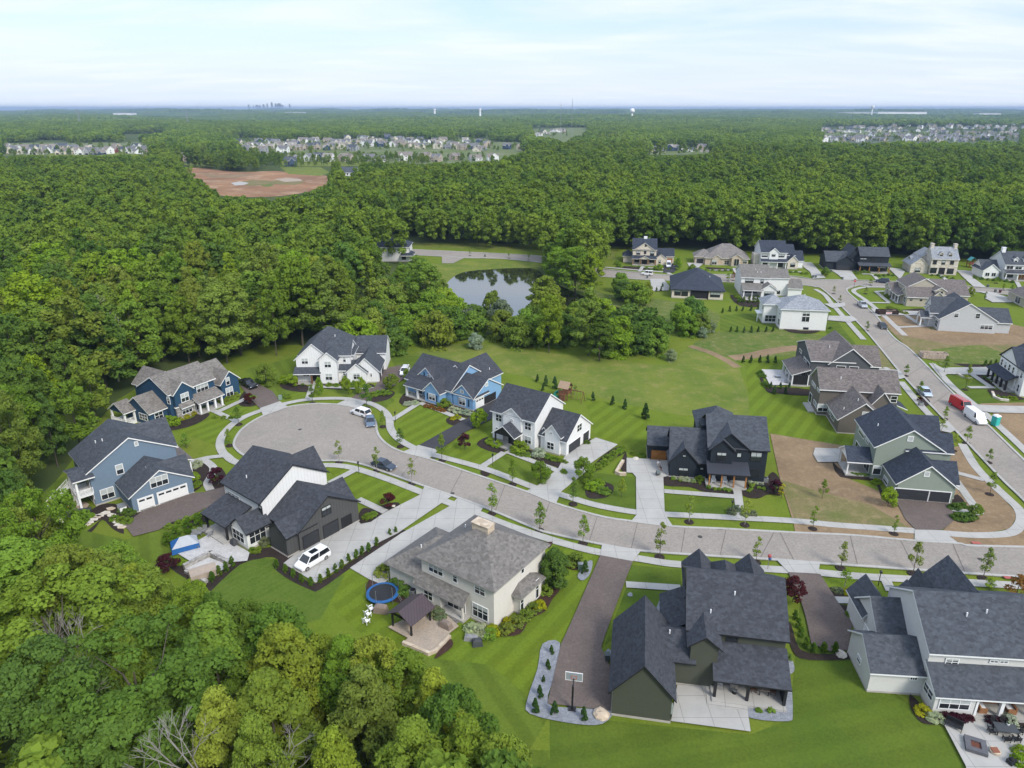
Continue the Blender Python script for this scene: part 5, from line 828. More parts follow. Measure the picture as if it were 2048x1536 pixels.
def plant(key,x,y,h,colr,name='tree',cat='tree',label='',group=None,w=1.,z=0,rz=None,parts=True,lab=True):
    cm,tm,H,Rr=PROTO[key];s=h/H
    c0=PAL[colr] if isinstance(colr,str) else colr;j=random.uniform(.86,1.14);c=(c0[0]*j*random.uniform(.92,1.1),c0[1]*j,c0[2]*j*random.uniform(.85,1.15),1)
    root=emp(name,x,y,z,math.degrees(random.uniform(0,6.28)) if rz is None else rz,cat=cat,group=group);root.scale=(s*w,s*w,s)
    a=bpy.data.objects.new('crown',cm);a.color=c;a.parent=root;col.objects.link(a)
    if parts:
        b=bpy.data.objects.new('trunk',tm);b.parent=root;col.objects.link(b)
    px,py=PR(x,y,h*.5);LAB.append((root,label,px,py));return root
# ---- planted trees: (key,colour,(base),(top y),width,kind)
ST=[('sp1','mid',984,1028,966,1),('sp','mid',1079.6,1062,1004,.9),('sp','mid',1166,1087.6,1030,.8),('sp1','olive',1319,1114.6,1044,.9),('sp1','olive',1511.4,1125,1073,.9),('sp1','olive',1681,1137,1083,1),('sp','olive',1825,1147.7,1083,.8),('sp','olive',1966,1158,1096,.8),
('sp','mid',884,922,868,.9),('sp','mid',1025,969.5,918,.9),('sp','dark',1146,1009,954,.8),('sparse','olive',823.8,968,916,1),('sparse','olive',754,942,894,1),('sparse','olive',678.5,925,881,1),('sp','dark',801,893.8,856,1),('sp','mid',766,854,821,.9),('sp','dark',734,816.6,768,1),('sp','dark',625,807,771,.9),('sp','dark',477.7,849.6,812.8,1.1),('sp','mid',459.3,892,858,1),
('sparse','yellow',1378,1044.6,992,1.2),('sparse','yellow',1489.5,1050.5,998.8,1.3),('sp1','mid',1625,1059,1012,.9),('sp1','mid',1787,1068.8,1030.5,.9),('sp','mid',1978.5,990,944,.8),('sp','mid',1976,926,897,.9),('sp','lime',1932.5,887,852,.9),('sp','lime',1888.8,839,812.8,1),('sparse','yellow',1882,865,836.9,1.5),('sparse','yellow',1906,902.5,867.5,1.3),
('sp','mid',1888,746,712,1),('sp','mid',1811,752.7,729,1.1),('sp','mid',1838.5,789.6,762,1.1),('sp1','dark',1732.6,662,642,1.5),('sp','olive',1929.8,780,729,.7),('sp','olive',1667,588,572,.9),('sp','olive',1679,606,590,.9),('sp','lime',1740.6,571,559,1.4),('sp','olive',1731,588,578,1.2),('sp','lime',1455.7,562.8,546,1.5),('sp','orange',1466,561.5,543.7,1.3),('sp','lime',2005.5,580.8,568,1.2),('sp','mid',2022.7,583,570,1.4),('sp','lime',1992,566.7,556,1.6),('sp','olive',1928,573,558,.9),('sparse','olive',940,512,500,1.3),('sparse','lime',1057,521,505,1.2),('sparse','lime',1018,517,503,1.2)]
for k,c,bx,by,ty,w in ST:
    x,y=U(bx,by);r,l,d=near(bx,by);h=hsolve(bx,by,ty)
    plant(k,x,y,max(2.5,h),c,'street_tree','young tree','%s %s verge tree %s %s'%({'sp':'young','sp1':'slim young','sparse':'thin sparse'}[k],CW[c],r,l),'young trees planted along the streets',w)
    ring=MB();ring.cyl(0,0,.02,.16,.75,.68,n=14);o=ring.build('mulch_ring',G_['mulch']);o.location=(x,y,0);tag(o,cat='mulch ring',group='mulch rings under young trees');LAB.append((o,'mulch ring, %s verge tree %s %s'%(CW[c],r,l),bx,by))
YT=[('red','red',1585,1204,1156,1),('red','purple',929.8,899.8,868,.9),('red','purple',437,970,936,1.1),('red','red',777,1015,987.6,1.2),('red','purple',338,1141,1111,1.5),('red','red',500,807,787,1.3),('red','purple',1550,985,961,1.2),('yard','olive',534,772,727.8,.9),('yard','olive',783.6,779,747.6,1),('yard','lime',958.5,857,816.6,.8),('yard','mid',1167,962,916.5,.9),('sp','yellow',1243,995,957,1.1),('yard','mid',1081,963,924,1),
('sparse','lime',1689,1175,1138,1.7),('sp','orange',2029,1200,1151,1.7),('sp','lime',1977,1181,1155,1.6),('sp','mid',373,896.7,866,1.5),('sp','mid',1643.8,998.8,959,.9),('yard','lime',1775,1014,974.7,.8),('yard','mid',1948,1036,1007.5,.9),('sp1','gold',1562,996.8,967.5,1.3),('yard','lime',640,790,755,.5),('yard','lime',694,790,752,.55),('yard','lime',722,790,754,.6),('yard','lime',585,773,748,.9),('sp','mid',992,754.8,725.5,1),('sparse','olive',1150,790,770,1.8),('yard','mid',815,762,738,.8),('yard','mid',1385,545,528,1.1),('yard','lime',1355,540,515,.7),('yard','lime',1316,540,528,1.6),('yard','mid',1650,553,534,1),('sp1','dark',1969,601,583,1.2),('yard','mid',1958,543,527,.8),('yard','olive',1941,593,573,.7),('yard','mid',1860,940,925,.7),('red','purple',1838,804,795,1.2)]
for k,c,bx,by,ty,w in YT:
    x,y=U(bx,by);r,l,d=near(bx,by);h=hsolve(bx,by,ty)
    plant(k,x,y,max(1.2,h),c,'garden_tree','tree','%s %s garden tree %s the %s'%('small',CW[c],r,l),'ornamental garden trees',w)
x,y=U(1109,1178);plant('oval',x,y,6.2,'dark','hornbeam','tree','dense dark egg-shaped tree in the bed right of the cream hip-roofed house')
SPR=[(1185.4,802,783),(1225,811,791),(1249.6,818,797.6),(1290,840,806),(1075,764,748),(1091.6,771,750),(1109,778,752.5),(1086,782,768),(1486,726,711),(1501.5,726,710),(1519,726,710),(1534,726,709),(1549.7,726,711),(1461.5,664,652),(1473.6,664,652),(1487.8,665,653),(1502,665,651),(1516,665,652),(1532,665,652),(1546,664,652),(1445,626,615),(1459,623,611),(1472.5,622,611),(1485.6,622,611),(1502,622,609),(1515,621,608),
(1541,778,763),(1560,778,764),(1578,776,765),(1548,788,770),(1570,788,772),(1102.7,1309,1290),(1095.4,1339,1318),(1087,1364,1350),(1079,1395,1370),(1070,1424,1396),(1109,1430,1402),(1166.6,1440,1413),(1325,575,565),(1170,1148,1120),(1313,583,573),(1322,583,572)]
for bx,by,ty in SPR:
    x,y=U(bx,by);r,l,d=near(bx,by);plant('spruce',x,y,hsolve(bx,by,ty),'spr','conifer','conifer','small dark conifer %s %s'%(r,l),'small planted conifers',.8)
def C4c(X,Y): return (300+X/4.452,860+Y/4.452)
AR=[(*C4c(a,b),18) for a,b in((1130,1230),(1210,1270),(1280,1310),(1352,1360),(1435,1385),(1518,1360),(1592,1310),(1655,1270),(1710,1230),(1773,1180),(1838,1140),(1890,1110),(1950,1080),(2018,1030))]+[(*C4c(a,b),21) for a,b in((737,1220),(683,1265),(622,1300),(560,1350))]+[(*C4c(a,b),26) for a,b in((165,1025),(245,975),(350,915),(440,860))]+[(1589.5,1240,20),(1595.6,1256,20),(1601.6,1274,20),(1610.7,1295,22),(1625.8,1307,22),(1646,1307,23),(1669,1307,23),(1487,606,13),(1497,606,14),(1507,606,15),(1515,606,15),(1478,606,12),(1969,733,14),(1979,733,13),(1990,730,12),(792,1066,13),(780,1071,14)]
for bx,by,hh in AR:
    x,y=U(bx,by);r,l,d=near(bx,by);plant('arb',x,y,hsolve(bx,by,by-hh),'arb','arborvitae','conifer','narrow arborvitae in hedge row %s %s'%(r,l),'columnar arborvitae rows',.95 if hh<25 else 1.3)
# shrubs: polyline of bushes (pts,n,height m,colour)
SH=[(((1005,1272),(1075,1215)),6,1.3,'olive'),(((985,1268),(997,1258)),2,1.1,'gold'),(((1015,1250),(1016,1250)),1,1.2,'gold'),(((1080,1215),(1088,1200)),2,1.2,'gold'),(((935,1262),(970,1270)),4,1.3,'white'),(((980,1275),(985,1278)),1,1.3,'mid'),(((1090,1188),(1100,1175)),2,1.3,'mid'),(((862,1228),(885,1238)),3,1.1,'grey'),(((770,1150),(778,1142)),2,1.8,'yellow'),(((788,1165),(812,1195)),4,1.3,'dark'),(((1150,1130),(1155,1120)),2,1.7,'olive'),
(((140,1060),(190,1030)),7,.8,'mid'),(((225,1040),(262,1048)),5,.9,'mid'),(((238,1022),(268,1030)),4,.9,'dark'),(((384,940),(400,930)),4,1.1,'white'),(((382,955),(392,962)),3,1.3,'lime'),(((388,975),(400,970)),4,.8,'mid'),(((330,1060),(440,1020)),9,.9,'mid'),(((430,960),(434,972)),2,.9,'mid'),
(((352,1125),(372,1130)),4,.7,'lime'),(((380,1165),(405,1178)),4,.8,'lime'),(((502,1102),(520,1105)),3,.8,'mid'),(((530,1090),(534,1086)),1,1.2,'grey'),(((730,1040),(752,1030)),4,.8,'mid'),
(((335,845),(352,850)),3,1.7,'lime'),(((357,842),(392,828)),5,.9,'gold'),(((400,818),(420,815)),3,.9,'mid'),(((440,810),(480,790)),6,.9,'yellow'),(((425,836),(468,838)),5,.7,'mid'),(((495,790),(510,800)),3,.8,'mid'),(((565,768),(585,760)),3,1.6,'lime'),(((650,772),(745,775)),9,1.0,'mid'),(((690,768),(720,766)),3,1.4,'olive'),(((600,772),(640,772)),5,.6,'dark'),(((560,795),(580,798)),3,.9,'mid'),(((518,760),(524,768)),3,1.4,'dark'),(((730,795),(780,788)),7,1.1,'mid'),
(((808,812),(836,808)),6,.9,'white'),(((850,812),(890,826)),7,.8,'orange'),(((903,822),(945,834)),7,1.0,'white'),(((890,812),(896,806)),2,1.6,'mid'),(((900,842),(918,838)),3,.9,'gold'),
(((975,885),(1000,893)),5,1.2,'lime'),(((1020,905),(1060,915)),6,.8,'mid'),(((1040,902),(1052,905)),2,1.9,'lime'),(((1077,912),(1082,908)),2,1.7,'white'),(((1092,917),(1135,928)),7,.8,'mid'),(((1192,940),(1247,898)),12,1.0,'mid'),(((1178,975),(1215,990)),8,1.1,'mid'),(((1180,982),(1200,972)),4,1.5,'lime'),(((1122,942),(1132,948)),3,.8,'mid'),(((1172,888),(1180,882)),2,.9,'dark'),
(((1340,960),(1405,968)),7,.55,'mid'),(((1342,957),(1395,964)),6,.7,'white'),(((1415,978),(1462,984)),7,.6,'mid'),(((1400,962),(1403,972)),2,1.0,'lime'),(((1492,985),(1505,980)),3,.6,'mid'),(((1500,974),(1532,980)),5,.6,'mid'),(((1495,968),(1530,972)),5,.6,'white'),(((1545,975),(1557,985)),3,.7,'mid'),(((1462,1030),(1474,1020)),3,.9,'grey'),(((1487,1033),(1508,1030)),4,.8,'grey'),
(((1700,948),(1740,956)),7,.6,'dark'),(((1900,1018),(1930,1015)),5,.9,'dark'),(((1905,1038),(1945,1040)),6,1.1,'dark'),(((1752,968),(1758,960)),2,1.0,'lime'),(((1665,1182),(1685,1188)),3,.7,'grey'),(((1697,1190),(1700,1192)),1,1.0,'gold'),(((1700,1232),(1708,1240)),2,.9,'mid'),(((1846,1428),(1847,1427)),1,1.0,'gold'),(((1860,1438),(1878,1440)),3,.9,'white'),(((1885,1440),(1942,1442)),10,.8,'purple'),(((1975,1445),(2030,1450)),8,.7,'purple'),(((2040,1500),(2044,1540)),3,1.2,'lime'),(((2018,1448),(2020,1446)),1,1.0,'white'),
(((1503,1422),(1555,1427)),3,.6,'mid'),(((1573,1318),(1574,1322)),1,.8,'dark'),(((1620,655),(1665,658)),6,.8,'dark'),(((1470,590),(1480,606)),4,1.2,'mid'),(((1370,540),(1470,543)),12,.8,'mid'),(((1255,533),(1345,541)),9,.8,'mid'),(((1575,545),(1620,548)),6,.9,'mid'),(((1710,549),(1740,545)),6,1.1,'mid'),(((1745,553),(1790,552)),7,.8,'dark'),(((1860,551),(1910,558)),8,.8,'dark'),(((1945,557),(2030,565)),11,.9,'dark'),(((1775,615),(1812,632)),9,1.0,'olive'),(((1770,585),(1778,600)),4,1.0,'mid'),(((1990,796),(2035,800)),6,.7,'lime'),(((1968,755),(1985,768)),6,.6,'dark'),(((1525,768),(1535,778)),4,.9,'dark'),(((1522,745),(1524,760)),3,1.0,'dark'),(((1240,536),(1232,528)),3,1.6,'mid'),(((1255,908),(1290,916)),3,.8,'mid')]
for pts,n,h,c in SH:
    (ax,ay),(bx,by)=pts
    n=max(1,round(n*.66))
    for i in range(n):
        t=(i+.5)/n if n>1 else 0;qx=ax+(bx-ax)*t+random.uniform(-2,2);qy=ay+(by-ay)*t+random.uniform(-1.5,1.5);x,y=U(qx,qy);r,l,d=near(qx,qy)
        plant('bush' if h>=.7 else 'tuft',x,y,h*random.uniform(.85,1.15),c,'shrub','shrub','%s %s shrub %s %s'%('low' if h<.9 else 'rounded' if h<1.4 else 'tall',CW[c],r,l),'shrubs in the mulched beds',parts=False)
# ---- wild trees, manual ones near the pond (base px, height, key, colour, width)
WT=[(1088,636,13,'mr0','olive',1.35),(1150,592,17,'mr1','mid',1.35),(1115,580,15,'mr2','mid',1.2),(1180,596,15,'mr0','lime',1.0),(1170,560,15,'mr1','silver',.9),(1130,545,17,'mr2','lime',1.1),(1100,545,12,'mr1','mid',1.0),(850,630,17,'mr2','mid',1.2),(870,650,10,'wild','mid',1),(810,600,12,'mr1','mid',1.1),(838,560,9,'wild','mid',.9),(883,600,7,'wild','olive',.7),(895,660,9,'wild','lime',1),
(1250,600,6.5,'wild','dark',1.1),(1272,612,8,'wild','mid',1),(1240,585,7,'wild','mid',.8),(1290,600,6,'wild','olive',.8),(1360,662,8,'wild','mid',.8),(1382,655,9,'wild','dark',.8),(1375,672,6,'wild','mid',.9),(1400,668,6,'wild','olive',.8),(1398,640,5,'wild','mid',.7),
(1342,722,3.2,'wild','silver',.8),(1419,664,3.4,'wild','silver',.9),(951,697,4.2,'wild','silver',.9),(1405,675,3,'wild','silver',.9),(1003,660,9,'wild','grey',.7),(985,640,9,'wild','olive',.6),(935,665,7,'wild','grey',.8)]
for bx,by,h,k,c,w in WT:
    x,y=U(bx,by);r,l,d=near(bx,by);plant(k,x,y,h,c,'tree' if h>5 else 'shrub','tree' if h>5 else 'shrub','%s %s %s %s %s'%('tall' if h>11 else 'bushy',CW[c],'broadleaf tree' if h>5 else 'wild shrub',r,l),'wild trees around the pond',w)
# ---- woodland: keep clear what the photo shows clear (areas as seen, in photo pixels)
NT=[[(478,742),(530,715),(600,700),(690,700),(770,712),(836,700),(905,692),(925,696),(965,696),(975,688),(1060,705),(1130,716),(1200,722),(1290,726),(1345,737),(1372,712),(1372,688),(1440,672),(1442,650),(1425,650),(1410,620),(1340,615),(1300,600),(1230,603),(1205,590),(1215,560),(1206,545),(1206,505),(1260,500),(1400,503),(1500,510),(1640,514),(1790,514),(1940,526),(2060,530),(2300,560),(2300,1700),(1075,1560),(1020,1490),(990,1478),(965,1520),(940,1490),(925,1420),(895,1360),(870,1330),(810,1300),(742,1275),(684,1268),(633,1275),(594,1268),(566,1258),(566,1234),(547,1207),(484,1195),(449,1176),(422,1180),(371,1168),(332,1164),(297,1144),(242,1121),(219,1082),(164,1078),(101,1090),(70,1080),(58,1040),(65,1005),(125,945),(150,930),(168,905),(180,872),(235,845),(240,800),(300,750),(400,725)],
[(825,492),(1085,502),(1085,530),(1063,548),(1052,575),(1048,600),(1035,612),(960,606),(905,590),(880,560),(850,540),(822,530)],[(745,478),(828,478),(828,530),(790,520)],
[(400,340),(478,344),(560,340),(600,345),(660,350),(662,366),(615,384),(533,394),(434,392),(410,365),(365,345)],[(560,330),(645,330),(640,352),(577,350)],[(0,286),(300,286),(300,310),(0,312)],[(355,315),(450,308),(440,330),(360,332)],[(470,282),(560,282),(760,275),(860,280),(1050,285),(1060,300),(980,322),(860,326),(700,325),(560,318),(480,308)],[(680,338),(716,338),(716,355),(680,355)],[(1290,297),(1430,293),(1430,308),(1290,312)],[(1636,252),(1860,250),(2048,258),(2048,272),(1640,272)],[(1640,274),(2048,274),(2048,284),(1640,284)],[(1060,240),(1170,238),(1180,262),(1130,285),(1060,268)],[(690,342),(712,350),(700,356)],[(230,262),(330,260),(345,266),(240,268)],[(1840,247),(2060,246),(2060,252),(1860,252)],[(1420,262),(1500,260),(1510,265),(1430,267)],[(60,272),(130,270),(135,276),(66,278)],[(900,262),(985,260),(990,265),(905,267)],[(1180,270),(1240,268),(1240,273),(1186,275)],[(430,268),(520,266),(525,271),(436,273)],[(610,338),(660,336),(664,352),(620,352)]]
def pip(px,py,poly):
    ins=np.zeros(len(px),bool);P=poly;j=len(P)-1
    for i in range(len(P)):
        xi,yi=P[i];xj,yj=P[j];c=((yi>py)!=(yj>py))&(px<(xj-xi)*(py-yi)/((yj-yi) or 1e-9)+xi);ins^=c;j=i
    return ins
def prn(x,y,z):
    Yc=y*SP+(z-CH)*CP;Z=y*CP-(z-CH)*SP;return 1024+FL*x/Z,768-FL*Yc/Z
def blocked(x,y,h,rad):
    b=np.zeros(len(x),bool)
    for dx,k in ((0,0.02),(0,.55),(0,.95),(-.45,.6),(.45,.6)):
        px,py=prn(x+dx*rad,y,h*k)
        for q in NT: b|=pip(px,py,q)
    return b
def field(x0,x1,y0,y1,sp,seed):
    r=np.random.default_rng(seed);xs=np.arange(x0,x1,sp);ys=np.arange(y0,y1,sp*.9);X,Y=np.meshgrid(xs,ys);X=X+(np.arange(X.shape[0])%2)[:,None]*sp*.5
    X=X+r.uniform(-.36,.36,X.shape)*sp;Y=Y+r.uniform(-.36,.36,X.shape)*sp;return X.ravel(),Y.ravel()
X,Y=field(-760,760,8,1000,7.2,1)
rr=np.random.default_rng(9);Hh=np.where(rr.uniform(0,1,len(X))<.14,rr.uniform(20,24,len(X)),rr.uniform(13,20,len(X)));Rd=np.full(len(X),4.4)
# region-specific heights
bx,by=prn(X,Y,0)
hr=pip(bx,by,[(640,707),(700,640),(760,560),(830,560),(880,620),(1050,640),(1130,625),(1260,650),(1345,690),(1360,724),(1280,716),(1060,700),(930,688),(835,702),(790,712)])|pip(bx,by,[(1200,560),(1320,600),(1440,640),(1440,665),(1350,690),(1200,640)])
Hh=np.where(hr,rr.uniform(5.5,10.5,len(X)),Hh);tall=(X>35)&(Y>300)&(Y<420);Hh=np.where(tall,rr.uniform(19,23,len(X)),Hh);mid=(X>-60)&(X<35)&(Y>300)&(Y<360);Hh=np.where(mid,rr.uniform(13,18,len(X)),Hh)
fg=(Y<95);Hh=np.where(fg,rr.uniform(14.5,18.5,len(X)),Hh)
Rd=np.where(hr,3.2,Rd)
tx_,ty_=prn(X,Y,Hh)
vis=(np.abs(bx-1024)<1024+260)&(ty_<1536+40)|((Y<60)&(np.abs(tx_-1024)<1024+200)&(ty_<1536+120))
vis&=(X**2+Y**2<1000**2)&(Y*CP-(Hh-CH)*SP>14)
ok=vis&~blocked(X,Y,Hh,Rd)
# keep away from pond water and manual trees
wx,wy=prn(X,Y,0);ok&=~pip(wx,wy,[(880,560),(900,545),(940,538),(1090,535),(1160,590),(1265,625),(1250,650),(1180,645),(1040,645),(950,630),(900,610)])
for b in WT:
    x,y=U(b[0],b[1]);ok&=((X-x)**2+(Y-y)**2)>((3.2 if b[2]<7 else 4.6)*b[5])**2
for H_ in HOUSES.values():
    ok&=((X-H_['O'][0])**2+(Y-H_['O'][1])**2)>4**2
idx=np.where(ok)[0];d=Y[idx]*CP-(Hh[idx]-CH)*SP
sx,sy=prn(X[idx],Y[idx],Hh[idx]*.75);infr=(sx>-40)&(sx<2088)&(sy<1560)
key=np.where(infr,d,1e6);order=idx[np.argsort(key)]
NIND=272
ind=order[:NIND];rest=order[NIND:]
PALW=['mid','dark','olive','yellow','lime','mid','dark','mid','olive','dark']
for n,i in enumerate(ind):
    x,y,h=float(X[i]),float(Y[i]),float(Hh[i]);dd=y*CP-(h-CH)*SP;px,py=PR(x,y,h*.8)
    c=PALW[int(rr.integers(0,10))]
    if hr[i]: k='wild';h2=h
    elif dd<120: k=['hr0','hr1','hr2','ho0','ho1','hf0','hf1'][int(rr.integers(0,7))]
    else: k=['mr0','mr1','mr2','mo0','mo1'][int(rr.integers(0,5))]
    if x>-28 and y<62 and dd<80: c='yellow' if rr.uniform()<.6 else 'olive';k='ho%d'%int(rr.integers(0,2))
    r,l,d_=near(min(max(px,0),2048),min(py,1500))
    reg='foreground wood' if (py>1080) else 'wood'
    kind={'hr':'round-crowned','ho':'upright','hf':'spreading','mr':'round-crowned','mo':'upright','wi':'low bushy'}[k[:2]]
    plant(k,x,y,h,c,'woodland_tree','tree','%s %s tree, %s %s %s'%(CW[c],kind,reg,r,l),'woodland trees',rr.uniform(.72,1.28) if not hr[i] else rr.uniform(.8,1.1))
# canopy edge against the lawns in the foreground
EDGE=[(30,1075),(62,1092),(130,1104),(219,1092),(262,1135),(300,1152),(371,1178),(422,1188),(484,1208),(547,1218),(580,1268),(633,1282),(684,1277),(742,1284),(800,1308),(865,1338),(905,1385),(932,1440),(955,1500),(1000,1488),(1040,1530)]
for n,(ex,ey) in enumerate(EDGE):
    h=float(rr.uniform(12.5,15.5));x,y=U(ex,ey,h);c='yellow' if 590<ex<960 and n%2 else PALW[int(rr.integers(0,10))]
    r,l,d_=near(ex,ey);plant(['ho0','hr1','ho1','hr2','hr0'][n%5],x,y,h,c,'woodland_tree','tree','%s edge tree, foreground wood %s %s'%(CW[c],r,l),'woodland trees',rr.uniform(.85,1.0))
# dead trees
for bx_,by_,h,w in ((105,1275,17.5,.8),(440,1450,17,.8),(205,610,21,.7)):
    z0=0;x,y=U(bx_,by_,h*.88);root=emp('dead_tree',x,y,0,random.uniform(0,360),cat='dead tree',group='bare dead trees in the woods');s=h/16.;root.scale=(s*w,s*w,s)
    o=bpy.data.objects.new('branches',DEADM);o.parent=root;col.objects.link(o);r,l,_=near(bx_,by_);LAB.append((root,'bare grey dead tree in wood %s %s'%(r,l),bx_,by_))
# ---- the rest of the wood and the far woods: one object
P3=[(float(X[i]),float(Y[i]),0,float(Hh[i])/18.*(1 if not hr[i] else 1),0 if not hr[i] else 1) for i in rest]
pts=[];scl=[];ix=[]
for i in rest:
    x,y=float(X[i]),float(Y[i]);pts.append((x,y,relief(x,y)));scl.append(float(Hh[i])/18.);ix.append(int(rr.integers(0,5)))
X2,Y2=field(-2300,2300,950,2600,19,2);m=(np.abs(prn(X2,Y2,8)[0]-1024)<1150)&(X2**2+Y2**2>=1000**2);X2,Y2=X2[m],Y2[m];b=blocked(X2,Y2,np.full(len(X2),17.),np.full(len(X2),9.));dn=np.sin(X2*.013+2)*np.cos(Y2*.009)+rr.uniform(-.8,.8,len(X2));m=~b&(dn>-.9)
for x,y in zip(X2[m],Y2[m]): pts.append((float(x),float(y),relief(x,y)));scl.append(float(rr.uniform(.8,1.15)));ix.append(5+int(rr.integers(0,2)))
X3,Y3=field(-5200,5200,2550,7200,62,4);m=(np.abs(prn(X3,Y3,8)[0]-1024)<1150);X3,Y3=X3[m],Y3[m];dn=np.sin(X3*.004+2)*np.cos(Y3*.003)+rr.uniform(-.9,.9,len(X3));m=dn>-.95
X4,Y4=field(-9800,9800,7000,13500,170,6);m4=(np.abs(prn(X4,Y4,8)[0]-1024)<1150)
for x,y in zip(X4[m4],Y4[m4]): pts.append((float(x),float(y),relief(x,y)));scl.append(float(rr.uniform(1.5,2.4)));ix.append(7+int(rr.integers(0,2)))
for x,y in zip(X3[m],Y3[m]): pts.append((float(x),float(y),relief(x,y)));scl.append(float(rr.uniform(.8,1.25)));ix.append(7+int(rr.integers(0,2)))
fc=bpy.data.collections.new('tree_sources')
def src(name,blobs,n,s,H=None):
    V,lv=leaves(blobs,n,s,.5,rs=rr);o=bpy.data.objects.new(name,leafmesh(name,V,lv,LF));fc.objects.link(o)
for i in range(5): src('far_crown_%d'%i,blobs_tree(18,4.5+.25*(i%3),4,50,rr,['round','ovate','round','flat','ovate'][i],1.1),2600,.46)
for i in range(2):
    bl=[]
    for k in range(13):
        a_,r_=rr.uniform(0,6.28),11*math.sqrt(rr.uniform(0,1));hh=rr.uniform(11,17);bl.append((r_*math.cos(a_),r_*math.sin(a_),hh-3.5,4.3,3.6));bl.append((r_*math.cos(a_),r_*math.sin(a_),hh-8,4,4))
    src('far_grove_%d'%i,bl,1000,1.5)
for i in range(2):
    bl=[]
    for k in range(42):
        a_,r_=rr.uniform(0,6.28),40*math.sqrt(rr.uniform(0,1));hh=rr.uniform(10,17);bl.append((r_*math.cos(a_),r_*math.sin(a_),hh-5,6.5,5))
    src('far_stand_%d'%i,bl,1000,3.0)
me=bpy.data.meshes.new('far_forest');me.from_pydata(pts,[],[])
for nm,ty,dat in (('sc','FLOAT',scl),('ix','INT',ix),('ro','FLOAT',list(rr.uniform(0,6.28,len(pts))))):
    at=me.attributes.new(nm,ty,'POINT');at.data.foreach_set('value',dat)
ff=bpy.data.objects.new('far_forest',me);col.objects.link(ff);tag(ff,'continuous green forest canopy reaching back to the horizon','forest',kind='stuff')
ng=bpy.data.node_groups.new('forest','GeometryNodeTree');ng.interface.new_socket('Geometry',in_out='INPUT',socket_type='NodeSocketGeometry');ng.interface.new_socket('Geometry',in_out='OUTPUT',socket_type='NodeSocketGeometry')
gi=ng.nodes.new('NodeGroupInput');gg=ng.nodes.new('NodeGroupOutput');ip=ng.nodes.new('GeometryNodeInstanceOnPoints');ci=ng.nodes.new('GeometryNodeCollectionInfo');ci.inputs['Collection'].default_value=fc;ci.inputs['Separate Children'].default_value=True;ci.inputs['Reset Children'].default_value=True
def na_(n,t):
    a_=ng.nodes.new('GeometryNodeInputNamedAttribute');a_.data_type=t;a_.inputs['Name'].default_value=n;return a_.outputs['Attribute']
ip.inputs['Pick Instance'].default_value=True
ng.links.new(gi.outputs[0],ip.inputs['Points']);ng.links.new(ci.outputs[0],ip.inputs['Instance']);ng.links.new(na_('ix','INT'),ip.inputs['Instance Index'])
ng.links.new(na_('sc','FLOAT'),ip.inputs['Scale']);cx_=ng.nodes.new('ShaderNodeCombineXYZ');ng.links.new(na_('ro','FLOAT'),cx_.inputs[2]);ng.links.new(cx_.outputs[0],ip.inputs['Rotation']);ng.links.new(ip.outputs[0],gg.inputs[0])
md=ff.modifiers.new('forest','NODES');md.node_group=ng
print('TREES individual',len(ind),'rest',len(rest),'points',len(pts))
# ---------------- vehicles ----------------
CARC={}
def paint(k,c,metal=.0):
    if k not in CARC: CARC[k]=mat('paint_'+k,c,.25,.03,1,spec=.6,metal=metal)
    return CARC[k]
RIM=mat('wheel_rim',(.45,.45,.46),.3,.1,3,metal=.8);HL=mat('headlight_glass',(.75,.77,.8),.1,.1,3,spec=.8);TLm=mat('taillight_glass',(.35,.02,.02),.2,.1,3)
KIND=dict(sedan=(4.8,1.84,1.45,.82,(-2.0,1.15),(-1.15,.25)),coupe=(4.7,1.85,1.42,.80,(-2.1,1.25),(-1.0,.2)),suv=(4.7,1.9,1.7,1.0,(-2.3,1.1),(-1.95,.45)),minivan=(5.15,2.0,1.78,1.0,(-2.5,1.65),(-2.2,.85)),van=(5.7,2.0,2.15,1.15,(-2.8,1.95),(-2.75,1.2)),jeep=(4.3,1.85,1.85,1.1,(-2.05,.85),(-1.95,.55)),pickup=(5.7,2.0,1.85,1.1,(-.9,1.35),(-.6,.7)),truck=(6.5,2.2,2.1,1.2,(-.6,1.5),(-.45,.9)))
def loftbox(mb,x0,x1,X0,X1,w0,w1,z0,z1,m=0,mt=None,front=None):
    b=[(x0,-w0,z0),(x1,-w0,z0),(x1,w0,z0),(x0,w0,z0)];t=[(X0,-w1,z1),(X1,-w1,z1),(X1,w1,z1),(X0,w1,z1)]
    for i in range(4):
        j=(i+1)%4;mb.face([b[i],b[j],t[j],t[i]],m)
    mb.face(t,m if mt is None else mt);mb.face(b[::-1],m)
